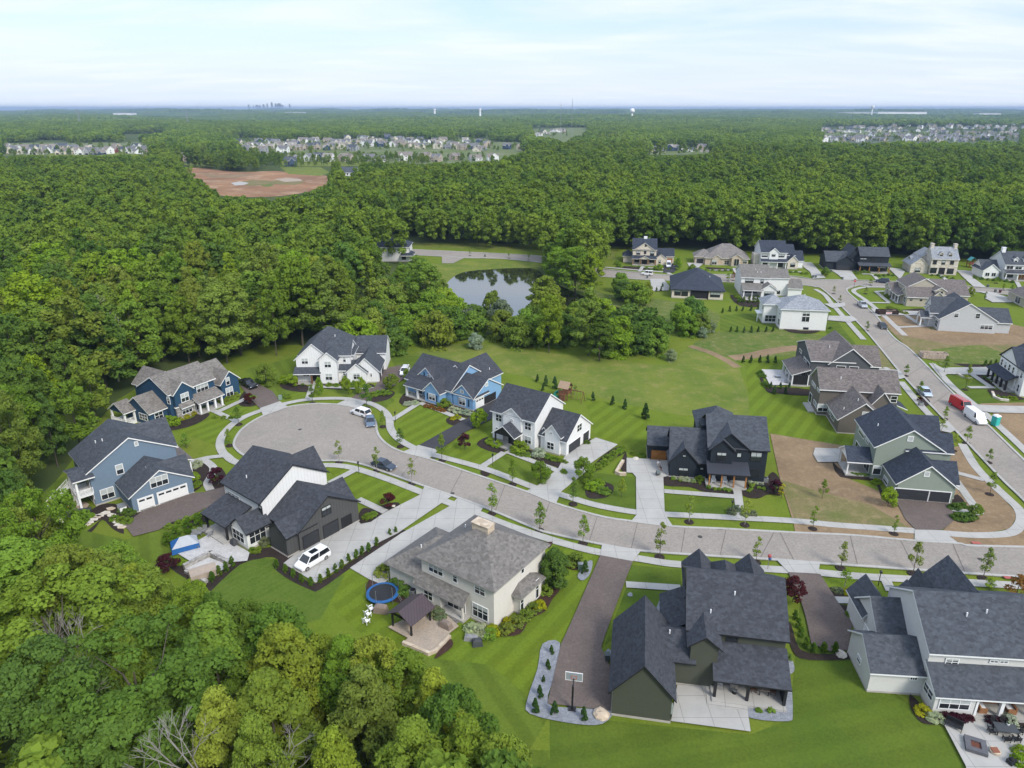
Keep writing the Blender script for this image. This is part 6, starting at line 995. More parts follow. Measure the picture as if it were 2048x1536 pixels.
def car(kind,px,py,fx,fy,colr,label,cat='car',name='parked_car',glassall=True):
    """px,py ground centre; fx,fy: another ground pixel towards the front"""
    L,W,Hh_,belt,bot,top_=KIND[kind];x,y=U(px,py);X1,Y1=U(fx,fy);a=math.degrees(math.atan2(Y1-y,X1-x));root=emp(name,x,y,.14,a,label,cat,'vehicles')
    pm=paint(*colr);w=W/2;mb=MB();f=L/2
    # lower body from stations (x, z_low, z_top, half width)
    hood=belt-.02 if kind not in('sedan','coupe') else belt-.03
    stt=[(-f,.42,belt*.80,w*.86),(-f+.12,.30,belt*.97,w*.95),(-f+.9,.24,belt,w),(bot[1]-.1,.24,belt,w),(bot[1]+.25,.24,hood,w),(f-.45,.25,hood-.10,w*.96),(f-.12,.30,hood-.22,w*.88),(f,.42,hood-.36,w*.78)]
    if kind in('van','minivan'): stt=[(-f,.42,belt*.9,w*.94),(-f+.1,.28,belt,w*.98),(-f+.9,.24,belt,w),(bot[1],.24,belt,w),(f-.4,.25,hood-.12,w*.95),(f-.1,.30,hood-.28,w*.88),(f,.42,hood-.42,w*.8)]
    rings=[[(X,-W_*.97,a0),(X,-W_,(a0+a1)/2),(X,-W_*.93,a1),(X,W_*.93,a1),(X,W_,(a0+a1)/2),(X,W_*.97,a0)] for X,a0,a1,W_ in stt]
    for i in range(len(rings)-1):
        for j in range(6): k=(j+1)%6;mb.face([rings[i][j],rings[i+1][j],rings[i+1][k],rings[i][k]])
    mb.face(rings[0]);mb.face(rings[-1][::-1])
    roofz=Hh_
    loftbox(mb,top_[0]-.05,top_[1]+.05,top_[0],top_[1],w*.80,w*.76,roofz-.07,roofz)   # roof skin
    # pillars
    for sx0,sx1 in ((bot[0],top_[0]),(bot[1],top_[1]),((bot[0]+bot[1])*.5,(top_[0]+top_[1])*.5)):
        for s in(-1,1): mb.cyl(sx0,s*w*.92,belt-.03,roofz-.04,.055,n=5,x1=sx1,y1=s*w*.79)
    if kind=='pickup':
        for s in(-1,1): mb.box(-f+.1,s*w-.08 if s>0 else -w,.9,-.95,w if s>0 else -w+.08,1.2)
        mb.box(-f+.05,-w,.9,-f+.12,w,1.2)
    for s in(-1,1): mb.box(bot[1]-.35,s*w-.02 if s>0 else -w-.18,belt,bot[1]-.15,s*w+.18 if s>0 else -w+.02,belt+.14)
    mb.build('body',pm,root)
    g=MB();loftbox(g,bot[0],bot[1],top_[0],top_[1],w*.90,w*.775,belt-.02,roofz-.05)
    if kind in('van',): 
        g=MB();loftbox(g,bot[1]-1.4,bot[1]+.02,top_[1]-.9,top_[1]+.03,w*.93,w*.80,belt-.02,roofz-.1);v=MB();loftbox(v,bot[0],bot[1]-1.0,top_[0],top_[1]-.5,w*.95,w*.82,belt-.05,roofz-.02);v.build('cargo_body',pm,root)
    g.build('window',M['cglass'],root)
    for sx in(-1,1):
        for s in(-1,1):
            wx=(f-.85) if sx>0 else (-f+.95);t=MB();t.cyl(wx,s*(w-.22),.33,.33,.34,n=14,x1=wx,y1=s*(w+.01));o=t.build('wheel',M['tirem'],root);r=MB();r.cyl(wx,s*(w-.05),.33,.33,.21,n=10,x1=wx,y1=s*(w+.02));r.build('rim',RIM,o)
    for s in(-1,1):
        t=MB();t.box(f-.22,s*w*.72-.18,hood-.42,f-.04,s*w*.72+.18,hood-.28);t.build('headlight',HL,root)
        t=MB();t.box(-f-.01,s*w*.78-.12,belt*.72,-f+.12,s*w*.78+.12,belt*.9);t.build('taillight',TLm,root)
    return root
WH=('white',(.75,.75,.75));BLK=('black',(.012,.013,.016));NVB=('navy',(.03,.045,.07));SLV=('silver',(.42,.44,.46),.3);RED=('red',(.45,.01,.02));GBL=('greyblue',(.10,.14,.20))
o=car('minivan',626,1127,603,1141,WH,'white minivan with open sunroof parked before the charcoal garage');s_=MB();s_.box(-.9,-.45,1.785,.3,.45,1.80);s_.build('sunroof',M['cglass'],o)
car('sedan',768,936,790,943,NVB,'dark blue sedan parked at the kerb by the street bend');car('suv',722,831,707,826,WH,'white crossover parked at the rim of the turning circle');car('sedan',741,848,742,860,GBL,'grey-blue sedan parked nose down behind the white crossover')
car('pickup',497,774,511,781,BLK,'black pickup truck on the brown drive beside the navy house','pickup');o=car('suv',810,748,806,756,WH,'white SUV with roof rack on the drive left of the blue cottage')
r_=MB()
for s in(-.6,.6): r_.cyl(-1.7,s,1.85,1.85,.04,n=5,x1=.3,y1=s)
for s in(-1.3,-.1): r_.cyl(s,-.7,1.9,1.9,.04,n=5,x1=s,y1=.7)
r_.build('roof_rack',M['blackp'],o)
o=car('van',1921,818,1938,828,RED,'red work van with a ladder rack at the east kerb','van');r_=MB()
for s in(-.65,.65): r_.cyl(-2.6,s,2.35,2.35,.05,n=5,x1=1.2,y1=s)
for i in range(9): r_.cyl(-2.5+i*.45,-.65,2.35,2.35,.03,n=4,x1=-2.5+i*.45,y1=.65)
r_.build('ladder_rack',M['metal'],o)
car('van',1949,842,1968,856,WH,'white work van parked right behind the red van','van');car('sedan',1849,789,1860,800,('paleblue',(.40,.47,.55)),'pale blue sedan parked by the left kerb beside the taupe house')
car('sedan',1764,656,1776,668,BLK,'black sedan parked at the kerb beside the bare soil lot');car('pickup',1724,614,1735,624,SLV,'silver pickup parked on the street by the tan corner house','pickup');car('suv',1764,566,1745,564,NVB,'dark blue SUV on the far street before the all-black house')
o=car('truck',1905,572,1885,570,WH,'white truck with a rust-brown dump bed on the far street','truck');b_=MB();b_.box(-3.6,-1.15,.9,-.9,1.15,1.1);
for q in((-3.6,-1.15,-3.5,1.15),(-1.0,-1.15,-.9,1.15),(-3.6,-1.15,-.9,-1.05),(-3.6,1.05,-.9,1.15)): b_.box(q[0],q[1],1.1,q[2],q[3],2.0)
b_.build('dump_bed',mat('rusty_bed',(.20,.09,.04),.8,.4,2),o)
car('jeep',1294,551,1270,549,WH,'white boxy off-roader parked on the far street left of the dark drive','off-roader');car('van',1337,534,1337,542,WH,'white van nose-out on the black drive of the cream pediment house','van');car('sedan',1351,532,1351,540,BLK,'dark sedan beside the white van on the black drive')
# ---------------- street and garden things ----------------
def thing(name,px,py,label,cat,rz=0,group=None,z=0,to=None):
    x,y=U(px,py);
    if to: X1,Y1=U(*to);rz=math.degrees(math.atan2(Y1-y,X1-x))
    return emp(name,x,y,z,rz,label,cat,group)
def part(mb,name,m,root,**k): return mb.build(name,M[m] if isinstance(m,str) else m,root,**k)
def bxs(root,name,m,*bs):
    mb=MB()
    for b in bs: mb.box(*b)
    return part(mb,name,m,root)
# roll-off containers
def container(px,py,to,cm,label,sign=False):
    r=thing('skip_container',px,py,label,'skip',to=to);mb=MB();L,W,H=6.2,2.3,1.5
    mb.box(-L/2,-W/2,.15,L/2,W/2,.3)
    for q in((-L/2,-W/2,L/2,-W/2+.1),(-L/2,W/2-.1,L/2,W/2),(-L/2,-W/2,-L/2+.1,W/2),(L/2-.1,-W/2,L/2,W/2)): mb.box(q[0],q[1],.3,q[2],q[3],H)
    part(mb,'body',cm,r);ribs=MB()
    for i in range(9):
        X=-L/2+.35+i*.68;ribs.box(X-.06,-W/2-.08,.15,X+.06,-W/2,H);ribs.box(X-.06,W/2,.15,X+.06,W/2+.08,H)
    part(ribs,'rib',cm,r);f=MB()
    for i in range(14): X=random.uniform(-2.6,2.3);Y=random.uniform(-.9,.6);f.box(X,Y,.3,X+random.uniform(.4,1.2),Y+random.uniform(.3,.8),.7+random.uniform(0,.7))
    part(f,'rubble',mat('rubble_'+str(px),(.33,.25,.18),.9,.5,2),r)
    if sign: bxs(r,'sign','whitep',(-.9,-W/2-.13,.5,.9,-W/2-.09,1.15));bxs(r,'sign_stripe',mat('sign_red',(.5,.03,.05),.5,.1,3),(-.8,-W/2-.15,.75,.8,-W/2-.13,1.0))
container(1773,629,(1790,629),mat('dark_skip',(.045,.028,.026),.7,.3,1),'dark brown waste container with a red and white sign by the street',True)
container(1866,716,(1890,717),mat('tan_skip',(.50,.40,.33),.7,.3,1),'tan rubble skip standing on the gravel of the empty plot')
# portable toilet
r=thing('portable_toilet',1989,851,'turquoise portable toilet with white roof at the east kerb','portable toilet',15);tq=mat('turquoise_plastic',(.03,.36,.32),.5,.1,2)
bxs(r,'cabin',tq,(-.55,-.55,.1,.55,.55,2.1));bxs(r,'door',mat('turquoise_door',(.04,.42,.37),.5,.1,2),(-.4,-.59,.2,.4,-.55,1.95));mb=MB();loftbox(mb,-.6,.6,-.4,.4,.6,.4,2.1,2.35);part(mb,'roof','whitep',r);bxs(r,'base','blackp',(-.6,-.6,0,.6,.6,.1))
# wheeled bins
def bin_(px,py,m,label,rz=0,tilt=0,z=.02):
    r=thing('wheeled_bin',px,py,label,'wheelie bin',rz,'wheeled waste bins',z);r.rotation_euler[0]=R(tilt);mb=MB();loftbox(mb,-.24,.24,-.3,.3,.27,.34,.08,1.0);part(mb,'body',m,r);bxs(r,'lid',m,(-.32,-.38,1.0,.32,.36,1.07))
    mb=MB()
    for s in(-1,1): mb.cyl(s*.22,.27,.12,.12,.12,n=8,x1=s*.3,y1=.27)
    part(mb,'wheel','blackp',r);bxs(r,'handle','blackp',(-.25,.38,.95,.25,.44,.99))
bing=mat('grey_green_bin',(.09,.11,.11),.5,.2,2);binr=mat('maroon_bin',(.08,.025,.03),.5,.2,2)
for a in((1975,575,bing,'dark wheelie bin at the end of the dormered house drive'),(1990,585,bing,'black wheelie bin on the far street, left one of two'),(1999.6,586,binr,'maroon wheelie bin on the far street, right one of two'),(1626,556,bing,'dark wheelie bin at the kerb before the navy-roofed house, left one'),(1631,556.3,bing,'dark wheelie bin at the kerb before the navy-roofed house, right one'),(1294.4,557,bing,'black wheelie bin on the far street below the white off-roader'),(1661,545,bing,'dark wheelie bin left of the all-black house drive'),(970,514,bing,'lone dark wheelie bin on the road behind the pond'),(1214,1322,bing,'dark green wheelie bin beside the olive garage'),(1684,560,bing,'dark bin at the kerb of the all-black house')): bin_(*a)
# stop sign (octagon with lettering)
r=thing('stop_sign',1707.6,576,'red octagonal stop sign at the street junction','stop sign',-10,z=.02);mb=MB();mb.cyl(0,0,0,3.0,.05,n=6);part(mb,'post','blackp',r);mb=MB();pts=[(.45*math.cos(R(22.5+45*i)),.45*math.sin(R(22.5+45*i))) for i in range(8)]
mb.add([(x,-.06,2.6+z_) for x,z_ in pts]+[(x,-.09,2.6+z_) for x,z_ in pts],[tuple(range(8)),tuple(range(8,16))[::-1]]+[(i,(i+1)%8,8+(i+1)%8,8+i) for i in range(8)]);part(mb,'plate',mat('sign_red_plate',(.5,.015,.02),.4,.05,2),r)
def text(s,size,parent,loc,rot,m,name='lettering'):
    c=bpy.data.curves.new(name,'FONT');c.body=s;c.size=size;c.align_x='CENTER';c.align_y='CENTER';c.extrude=.004;to_=bpy.data.objects.new('t',c);col.objects.link(to_);bpy.context.view_layer.update();me=bpy.data.meshes.new_from_object(to_.evaluated_get(bpy.context.evaluated_depsgraph_get()));bpy.data.objects.remove(to_);me.materials.clear();me.materials.append(M[m]);o=bpy.data.objects.new(name,me);col.objects.link(o);o.parent=parent;o.location=loc;o.rotation_euler=[R(q) for q in rot];return o
text('STOP',.30,r,(0,-.10,2.6),(90,0,0),'whitep');bxs(r,'street_name_blade',mat('sign_green',(.02,.12,.05),.5,.1,2),(-.4,-.02,3.05,.4,.0,3.25))
# tactile crossing pads
tp=mat('red_tactile_paving',(.42,.12,.10),.85,.2,4,kind='slab',p=.3);G_['tp']=tp
for p in([(1941,1086),(1958,1087),(1962,1091.5),(1945,1091)],[(2004,1155),(2022,1156.5),(2030,1162),(2010,1160.5)]): sheet('tactile_paving','tp',p,.30)
# trampoline
r=thing('trampoline',766,1195,'round trampoline with blue rim beside the cream house','trampoline');tb=mat('trampoline_blue',(.02,.11,.30),.5,.1,2)
mb=MB();n=32
for i in range(n):
    a0,a1=2*math.pi*i/n,2*math.pi*(i+1)/n
    def P_(rd,a,z): return (rd*math.cos(a),rd*math.sin(a),z)
    mb.face([P_(1.75,a0,.86),P_(2.15,a0,.82),P_(2.15,a1,.82),P_(1.75,a1,.86)]);mb.face([P_(2.15,a0,.82),P_(2.15,a0,.7),P_(2.15,a1,.7),P_(2.15,a1,.82)])
part(mb,'rim_pad',tb,r);mb=MB();mb.cyl(0,0,.80,.83,1.76,n=32);part(mb,'jump_mat','blackp',r)
for i in range(6): a=i*math.pi/3+.3;mb=MB();mb.cyl(2.1*math.cos(a),2.1*math.sin(a),0,2.6,.035,n=5);part(mb,'pole','metal',r)
mb=MB()
for i in range(48): a=2*math.pi*i/48;mb.cyl(2.1*math.cos(a),2.1*math.sin(a),.85,2.5,.006,n=3)
for z_ in(1.2,1.6,2.0,2.45):
    for i in range(24): a,b=2*math.pi*i/24,2*math.pi*(i+1)/24;mb.cyl(2.1*math.cos(a),2.1*math.sin(a),z_,z_,.006,n=3,x1=2.1*math.cos(b),y1=2.1*math.sin(b))
part(mb,'safety_net','blackp',r);mb=MB()
for s in(-.2,.2): mb.cyl(2.2+.5,s-1,0,.85,.03,n=5,x1=2.1,y1=s-.6)
part(mb,'ladder','metal',r)
# gazebo with ridged metal roof
A_=HOUSES['A'];cs_,sn_=math.cos(R(A_['a'])),math.sin(R(A_['a']))
def hloc(H,u,v): c,s=math.cos(R(H['a'])),math.sin(R(H['a']));return (H['O'][0]+u*c-v*s,H['O'][1]+u*s+v*c)
x,y=hloc(A_,-8.9,-5.2);r=emp('gazebo',x,y,0,A_['a'],'dark brown hardtop gazebo on the tan patio','gazebo')
mb=MB();roof_gable(mb,-1.7,-1.9,1.7,1.9,2.35,3.3,'v',o=.35,og=.3,t=.1);part(mb,'roof','pergroof',r);
for sx in(-1.55,1.55):
    for sy in(-1.7,1.7): bxs(r,'post','trimk',(sx-.1,sy-.1,0,sx+.1,sy+.1,2.35))
bxs(r,'beam','trimk',(-1.65,-1.8,2.15,1.65,-1.62,2.35),(-1.65,1.62,2.15,1.65,1.8,2.35),(-1.65,-1.8,2.15,-1.5,1.8,2.36),(1.5,-1.8,2.15,1.65,1.8,2.36))
def cover(px,py,w,d,h,m,label,rz=0,cat='covered grill'):
    r=thing('covered_grill',px,py,label,cat,rz,z=.02);mb=MB();loftbox(mb,-w/2,w/2,-w/2+.1,w/2-.15,d/2,d/2-.1,0,h*.8);loftbox(mb,-w/2+.1,w/2-.15,-w/4,w/4,d/2-.1,d/4,h*.8,h);part(mb,'cover',m,r)
tp1=mat('taupe_cover',(.23,.18,.15),.7,.2,2);tp2=mat('grey_cover',(.25,.25,.26),.7,.2,2);tp3=mat('charcoal_cover',(.06,.065,.07),.7,.2,2)
cover(892,1258,1.7,.9,1.2,tp1,'taupe covered grill at the edge of the tan patio',-35);cover(762,1224,1.8,1.0,1.1,tp1,'brown covered grill on the grass below the trampoline',-10);cover(943,1280,1.8,.8,.7,tp2,'light grey covered bench on the lawn near white hydrangeas',-10,'covered bench');cover(955,1290,1.3,.9,.9,tp3,'dark grey covered grill on the lawn beside a covered bench',10)
cover(469,1092,1.2,.8,1.2,tp3,'black covered grill by the sunroom windows on the paver patio',-40)
def rocker(px,py,rz,m,label,name='rocking_chair',cat='chair',group=None,z=.02):
    r=thing(name,px,py,label,cat,rz,group,z);bxs(r,'seat',m,(-.28,-.28,.35,.28,.3,.42));mb=MB()
    for i in range(5): X=-.24+i*.12;mb.add([(X-.04,.28,.4),(X+.04,.28,.4),(X+.04,.5,1.1),(X-.04,.5,1.1),(X-.04,.31,.4),(X+.04,.31,.4),(X+.04,.53,1.1),(X-.04,.53,1.1)],[(0,1,2,3),(7,6,5,4),(0,3,7,4),(1,5,6,2),(3,2,6,7)])
    part(mb,'backrest',m,r)
    for s in(-1,1): bxs(r,'armrest',m,(s*.33-.06,-.35,.6,s*.33+.06,.35,.64));bxs(r,'leg',m,(s*.31-.03,-.3,0,s*.31+.03,-.24,.6));bxs(r,'leg',m,(s*.31-.03,.25,0,s*.31+.03,.31,.6))
    return r
rocker(733,1247,150,'whitep','white slatted chair on the grass, lowest of three','rocking_chair','chair','white chairs on the lawn');rocker(736,1233,140,'whitep','white slatted chair on the grass, middle of three','rocking_chair','chair','white chairs on the lawn');rocker(743,1222,130,'whitep','white slatted chair on the grass, topmost of three','rocking_chair','chair','white chairs on the lawn')
H_=HOUSES['H']
for u,l in((-8.6,'white lounge chair on the cedar-posted porch, left one'),(-6.7,'white lounge chair on the cedar-posted porch, right one')):
    x,y=hloc(H_,u,-1.6);px,py=PR(x,y,0);rocker(px,py,-8,'whitep',l,'lounge_chair','chair','white porch chairs',z=.4)
for px,py,c,n in((108.6,1020,(.5,.02,.03),'red'),(127,1014,(.75,.20,.02),'orange'),(137,1023,(.7,.42,.02),'yellow'),(106.6,1030,(.02,.13,.40),'blue')): rocker(px,py,{'red':60,'orange':0,'yellow':-90,'blue':150}[n],mat('chair_'+n,c,.5,.1,3),'%s garden chair round the fire pit'%n,'garden_chair','chair','coloured chairs round the fire pit',z=.25).scale=(1.3,1.3,1.2)
r=thing('fire_pit',122,1025,'round stone fire pit between the four coloured chairs','fire pit',z=.25);mb=MB();mb.cyl(0,0,0,.4,.6,n=14);part(mb,'stone_ring','stone',r);mb=MB();mb.cyl(0,0,.38,.42,.4,n=12);part(mb,'ash_bowl','dark',r)
r=thing('garden_bench_wall',146,1034,'long dark covered counter beside the paved circle','outdoor counter',20);bxs(r,'counter',tp3,(-2.6,-.5,.2,2.6,.5,.9));bxs(r,'top',mat('dark_slab',(.05,.055,.065),.5,.1,2),(-2.7,-.6,.9,2.7,.6,.98))
r=thing('stone_pier',122,1042,'pale stone pier at the corner of the planted bank','pier',30);bxs(r,'base','brickw',(-.4,-.7,0,.4,.7,.9));bxs(r,'cap','conc',(-.46,-.76,.9,.46,.76,1.0))
r=thing('generator',246,1023,'white utility cabinet among clipped shrubs by slate blue garage','utility cabinet',44);bxs(r,'casing','whitep',(-.5,-.7,0,.5,.7,1.1));bxs(r,'lid','metal',(-.55,-.75,1.1,.55,.75,1.18))
# flagstone path stones
for i,(px,py) in enumerate([(104,1053),(108,1059),(115,1063),(123,1065),(131,1066),(139,1063),(147,1060),(156,1058),(165,1055),(172,1051),(180,1046),(188,1040),(195,1035),(201,1032),(213,1027),(222,1019),(222,1032),(228,1036),(233,1041),(236,1046),(239,1051),(243,1056)]):
    x,y=U(px,py);mb=MB();k=5;a0=random.uniform(0,6);pp=[(.75*random.uniform(.8,1.2)*math.cos(a0+2*math.pi*j/k),.5*random.uniform(.8,1.2)*math.sin(a0+2*math.pi*j/k)) for j in range(k)]
    mb.add([(a_,b_,0) for a_,b_ in pp]+[(a_,b_,.12) for a_,b_ in pp],[tuple(range(k))[::-1],tuple(range(k,2*k))]+[(j,(j+1)%k,k+(j+1)%k,k+j) for j in range(k)])
    o=mb.build('stepping_stone',[M['brickw'] if i%3 else M['tanstone']]);o.location=(x,y,.1);tag(o,cat='stepping stone',group='flagstones in the planted bank');LAB.append((o,'flat buff flagstone in the curved bed of slate blue house',px,py))
# boulders
def boulder(px,py,s,label,m='brickw'):
    x,y=U(px,py);mb=MB();mb.sph((0,0,s*.25),s,8,5,0,.12,s*.5);o=mb.build('boulder',M[m]);o.location=(x,y,0);tag(o,label,'boulder')
boulder(1202,1432,.9,'tan flat boulder in the grey gravel behind the olive house','tanstone');boulder(1682,1311,.7,'white boulder at the end of the arborvitae row');boulder(1272,919,.6,'pale boulder by the concrete pad left of the black house');boulder(787,1013,.35,'pale stone under the small red maple');boulder(1089,948,.4,'white stone at the edge of the concrete drive')
# low stone walls
def wallstrip(pts,w,h,m,label,name='garden_wall'):
    P=[U(*p) for p in pts];A_2=offs(P,w/2);B_2=offs(P,-w/2);mb=MB()
    for i in range(len(P)-1):
        a,b,c,d=A_2[i],A_2[i+1],B_2[i+1],B_2[i];mb.add([(*d,0),(*c,0),(*b,0),(*a,0),(*d,h),(*c,h),(*b,h),(*a,h)],[(0,3,2,1),(4,5,6,7),(0,1,5,4),(1,2,6,5),(2,3,7,6),(3,0,4,7)])
    o=mb.build(name,M[m]);tag(o,label,'garden wall');return o
wallstrip([(1246,925),(1238,938),(1232,948),(1240,951),(1252,951)],.5,.6,'tanstone','buff stone wall curving left of the black house drive');wallstrip([(369,1140),(392,1128),(422,1112)],.5,.9,'stone','grey block retaining wall across the paver patio');wallstrip([(422,1112),(442,1124),(460,1133)],.5,.9,'stone','grey block wall turning towards the arborvitae')
wallstrip([(372,1145),(395,1158),(414,1167)],.5,.5,'stone','low grey block wall at the lower patio edge');wallstrip([(1984,786),(1988,796),(2000,801),(2017,803)],.5,.5,'brickw','white curved garden wall by the columned porch house');wallstrip([(1914,749),(1930,757),(1944,759)],.4,.4,'brickw','short pale wall round the island bed')
wallstrip([(806,1289),(858,1311),(872,1305),(900,1276)],.4,.5,'tanstone','low tan stone seat wall around the patio corner')
# tent
r=thing('camping_tent',371,1097,'blue and grey camping tent pitched on the paver patio','tent',30,z=.2);tb1=mat('tent_blue',(.02,.11,.32),.6,.1,2);tg=mat('tent_grey',(.38,.40,.43),.6,.1,2)
mb=MB();v=[(-1.9,-1.3,0),(1.9,-1.3,0),(1.9,1.3,0),(-1.9,1.3,0),(-1.8,-1.2,.85),(1.8,-1.2,.85),(1.8,1.2,.85),(-1.8,1.2,.85),(-.5,0,1.9),(.6,0,1.9)];mb.add(v,[(0,1,5,4),(1,2,6,5),(2,3,7,6),(3,0,4,7)]);part(mb,'wall',tb1,r)
mb=MB();mb.add(v,[(4,5,9,8),(5,6,9),(6,7,8,9)]);part(mb,'fly',tg,r);mb=MB();mb.add(v,[(7,4,8)]);part(mb,'end_panel',tb1,r)
# covered sectional / hot tub
r=thing('covered_lounge_set',408,1152,'beige covered outdoor lounge set on the lower patio','covered furniture',33,z=.2);bg_=mat('beige_cover',(.38,.31,.25),.7,.15,1.5);mb=MB();loftbox(mb,-1.8,1.8,-1.75,1.75,1.1,1.05,0,.9);loftbox(mb,-1.75,1.75,-1.6,1.6,.1,.04,.9,1.0);part(mb,'cover',bg_,r)
for i,(px,py,a) in enumerate(((390,1076,20),(399,1072,10),(409,1067,0),(421,1075,-60))): rocker(px,py,a,mat('grey_weave%d'%i,(.22,.22,.23),.6,.2,3),['grey patio chair against the lawn edge, leftmost of four','grey patio chair against the lawn edge, second of four','grey patio chair against the lawn edge, third of four','round grey patio chair nearest the covered porch'][i],'patio_chair','chair','grey patio chairs',z=.2).scale=(1.15,1.15,.9)
rocker(396,1098,90,'metal','small folding chair beside the blue tent','folding_chair','chair',z=.2).scale=(.8,.8,.8)
# basketball hoop
r=thing('basketball_hoop',1144,1421,'basketball hoop on a black pole beside the brown drive','basketball hoop',-10,z=.2);bxs(r,'pole','blackp',(-.1,-.1,0,.1,.1,3.2),(-.4,-.3,0,.4,.3,.12));mb=MB();mb.cyl(0,0,2.9,3.1,.06,n=5,x1=0,y1=1.1);part(mb,'arm','blackp',r)
o=bxs(r,'backboard',mat('clear_board',(.30,.33,.36),.15,.1,1,spec=.7),(-.9,1.1,2.85,.9,1.14,3.9));bxs(o,'board_frame','whitep',(-.93,1.09,2.82,.93,1.15,2.88),(-.93,1.09,3.87,.93,1.15,3.93),(-.93,1.09,2.85,-.87,1.15,3.9),(.87,1.09,2.85,.93,1.15,3.9));bxs(o,'target_square',mat('orange_mark',(.55,.16,.08),.5,.1,2),(-.3,1.07,3.05,.3,1.09,3.1),(-.3,1.07,3.45,.3,1.09,3.5),(-.3,1.07,3.05,-.25,1.09,3.5),(.25,1.07,3.05,.3,1.09,3.5))
mb=MB()
for i in range(14): a,b=2*math.pi*i/14,2*math.pi*(i+1)/14;mb.cyl(.23*math.cos(a),1.42+.23*math.sin(a),3.05,3.05,.015,n=4,x1=.23*math.cos(b),y1=1.42+.23*math.sin(b))
part(mb,'ring',mat('hoop_orange',(.6,.12,.03),.5,.1,2),r)
r=thing('transformer_box',1330,1432,'grey-green utility box against the olive garage wall','utility box',-10);bxs(r,'cabinet',mat('grey_green',(.28,.33,.30),.5,.1,2),(-.75,.05,.3,.75,.6,1.3));bxs(r,'meter','metal',(-1.2,.1,.4,-.9,.5,.9))
for px,py,l in((561,799,'small green utility pedestal beside the navy house drive'),(1947,588,'green utility box on the grass before the tan corner house'),(1161,1138,'white post light beside the gravel island')):
    r=thing('utility_box',px,py,l,'utility box');bxs(r,'cabinet',mat('box_green',(.22,.32,.24),.6,.1,2),(-.35,-.3,0,.35,.3,.9));bxs(r,'lid','metal',(-.38,-.33,.9,.38,.33,.96))
for px,py,rz,l in((825.7,1190,-35,'black air conditioning unit behind the trampoline'),(1530,964,-8,'white air conditioning unit right of the black house'),(1841,812,-9,'small white unit behind the taupe house')):
    r=thing('air_conditioner',px,py,l,'air conditioner',rz);bxs(r,'casing','metal',(-.42,-.42,0,.42,.42,.85));mb=MB();mb.cyl(0,0,.85,.9,.34,n=12);part(mb,'fan_grille','blackp',r)
def lamp(px,py,l,h=2.0):
    r=thing('garden_lamp',px,py,l,'lamp post',z=.02);mb=MB();mb.cyl(0,0,0,h,.05,n=6);part(mb,'post','blackp',r);mb=MB();loftbox(mb,-.1,.1,-.16,.16,.1,.16,h,h+.35);loftbox(mb,-.18,.18,-.03,.03,.18,.03,h+.35,h+.5);part(mb,'lantern','blackp',r)
lamp(985.5,932,'black lamp post beside the white farmhouse walk');lamp(1756,1172,'black lamp post before the ivory corner house');lamp(718,948,'black lamp post in the mulch by the right-hand pavement walk');lamp(791,845,'black lamp post at the light blue cottage walk');lamp(1462,1028,'black lamp post among silvery grasses before the black house');lamp(625,803,'black lamp post at the head of the turning circle',1.7)
r=thing('garden_figure',1535,1140,'tall climbing plant with a red and blue garden ornament','garden ornament');bxs(r,'stake','metal',(-.04,-.04,0,.04,.04,2.2));mb=MB();mb.sph((0,0,2.3),.28,8,6);part(mb,'ball',mat('ornament_red',(.4,.08,.08),.5,.2,2),r);mb=MB();mb.sph((.1,0,1.9),.25,8,6);part(mb,'ribbon',mat('ornament_blue',(.05,.12,.3),.5,.2,2),r)
# playsets
r=thing('playset',1130,797,'wooden play tower with brown roof and green slide on the meadow edge','playset',-30);W2=mat('play_cedar',(.20,.09,.05),.8,.4,3);W3=mat('play_roof',(.36,.25,.17),.8,.2,3,kind='planks');GS=mat('slide_green',(.01,.22,.13),.4,.1,2)
for sx in(-1,1):
    for sy in(-1,1): bxs(r,'post',W2,(sx*1-.08,sy*1-.08,0,sx*1+.08,sy*1+.08,2.9))
bxs(r,'platform',W2,(-1.1,-1.1,1.4,1.1,1.1,1.5));bxs(r,'railing',W2,(-1.1,-1.1,1.5,1.1,-1.02,2.2),(-1.1,1.02,1.5,1.1,1.1,2.2),(1.02,-1.1,1.5,1.1,1.1,2.2));mb=MB();roof_gable(mb,-1.1,-1.1,1.1,1.1,2.9,4.0,'u',o=.2,og=.2,t=.08);part(mb,'roof',[W3,W2],r)
mb=MB()
for i in range(10): a=i*.55;b=(i+1)*.55;mb.cyl(-1.8+math.cos(a)*.7,math.sin(a)*.7,1.6-i*.15,1.45-i*.15,.32,n=8,x1=-1.8+math.cos(b)*.7,y1=math.sin(b)*.7)
part(mb,'slide',GS,r);bxs(r,'swing_beam',W2,(1.1,-.08,2.3,4.4,.08,2.46));bxs(r,'climbing_wall',W2,(-.6,-1.6,0,.6,-1.1,1.5));mb=MB()
for s in(-1,1): mb.cyl(4.4,s*1.0,0,2.4,.07,n=5,x1=4.4,y1=0)
for q in(1.9,2.9,3.7): mb.cyl(q,0,.5,2.3,.02,n=4);mb.box(q-.2,-.1,.45,q+.2,.1,.5)
part(mb,'swing_frame',W2,r)
r=thing('playset',1941,535,'red-brown play tower with teal canopy in front of the far woods','playset');WR=mat('play_red',(.22,.06,.04),.8,.3,3)
for sx in(-1,1):
    for sy in(-1,1): bxs(r,'post',WR,(sx*1.2-.1,sy*1-.1,0,sx*1.2+.1,sy*1+.1,3))
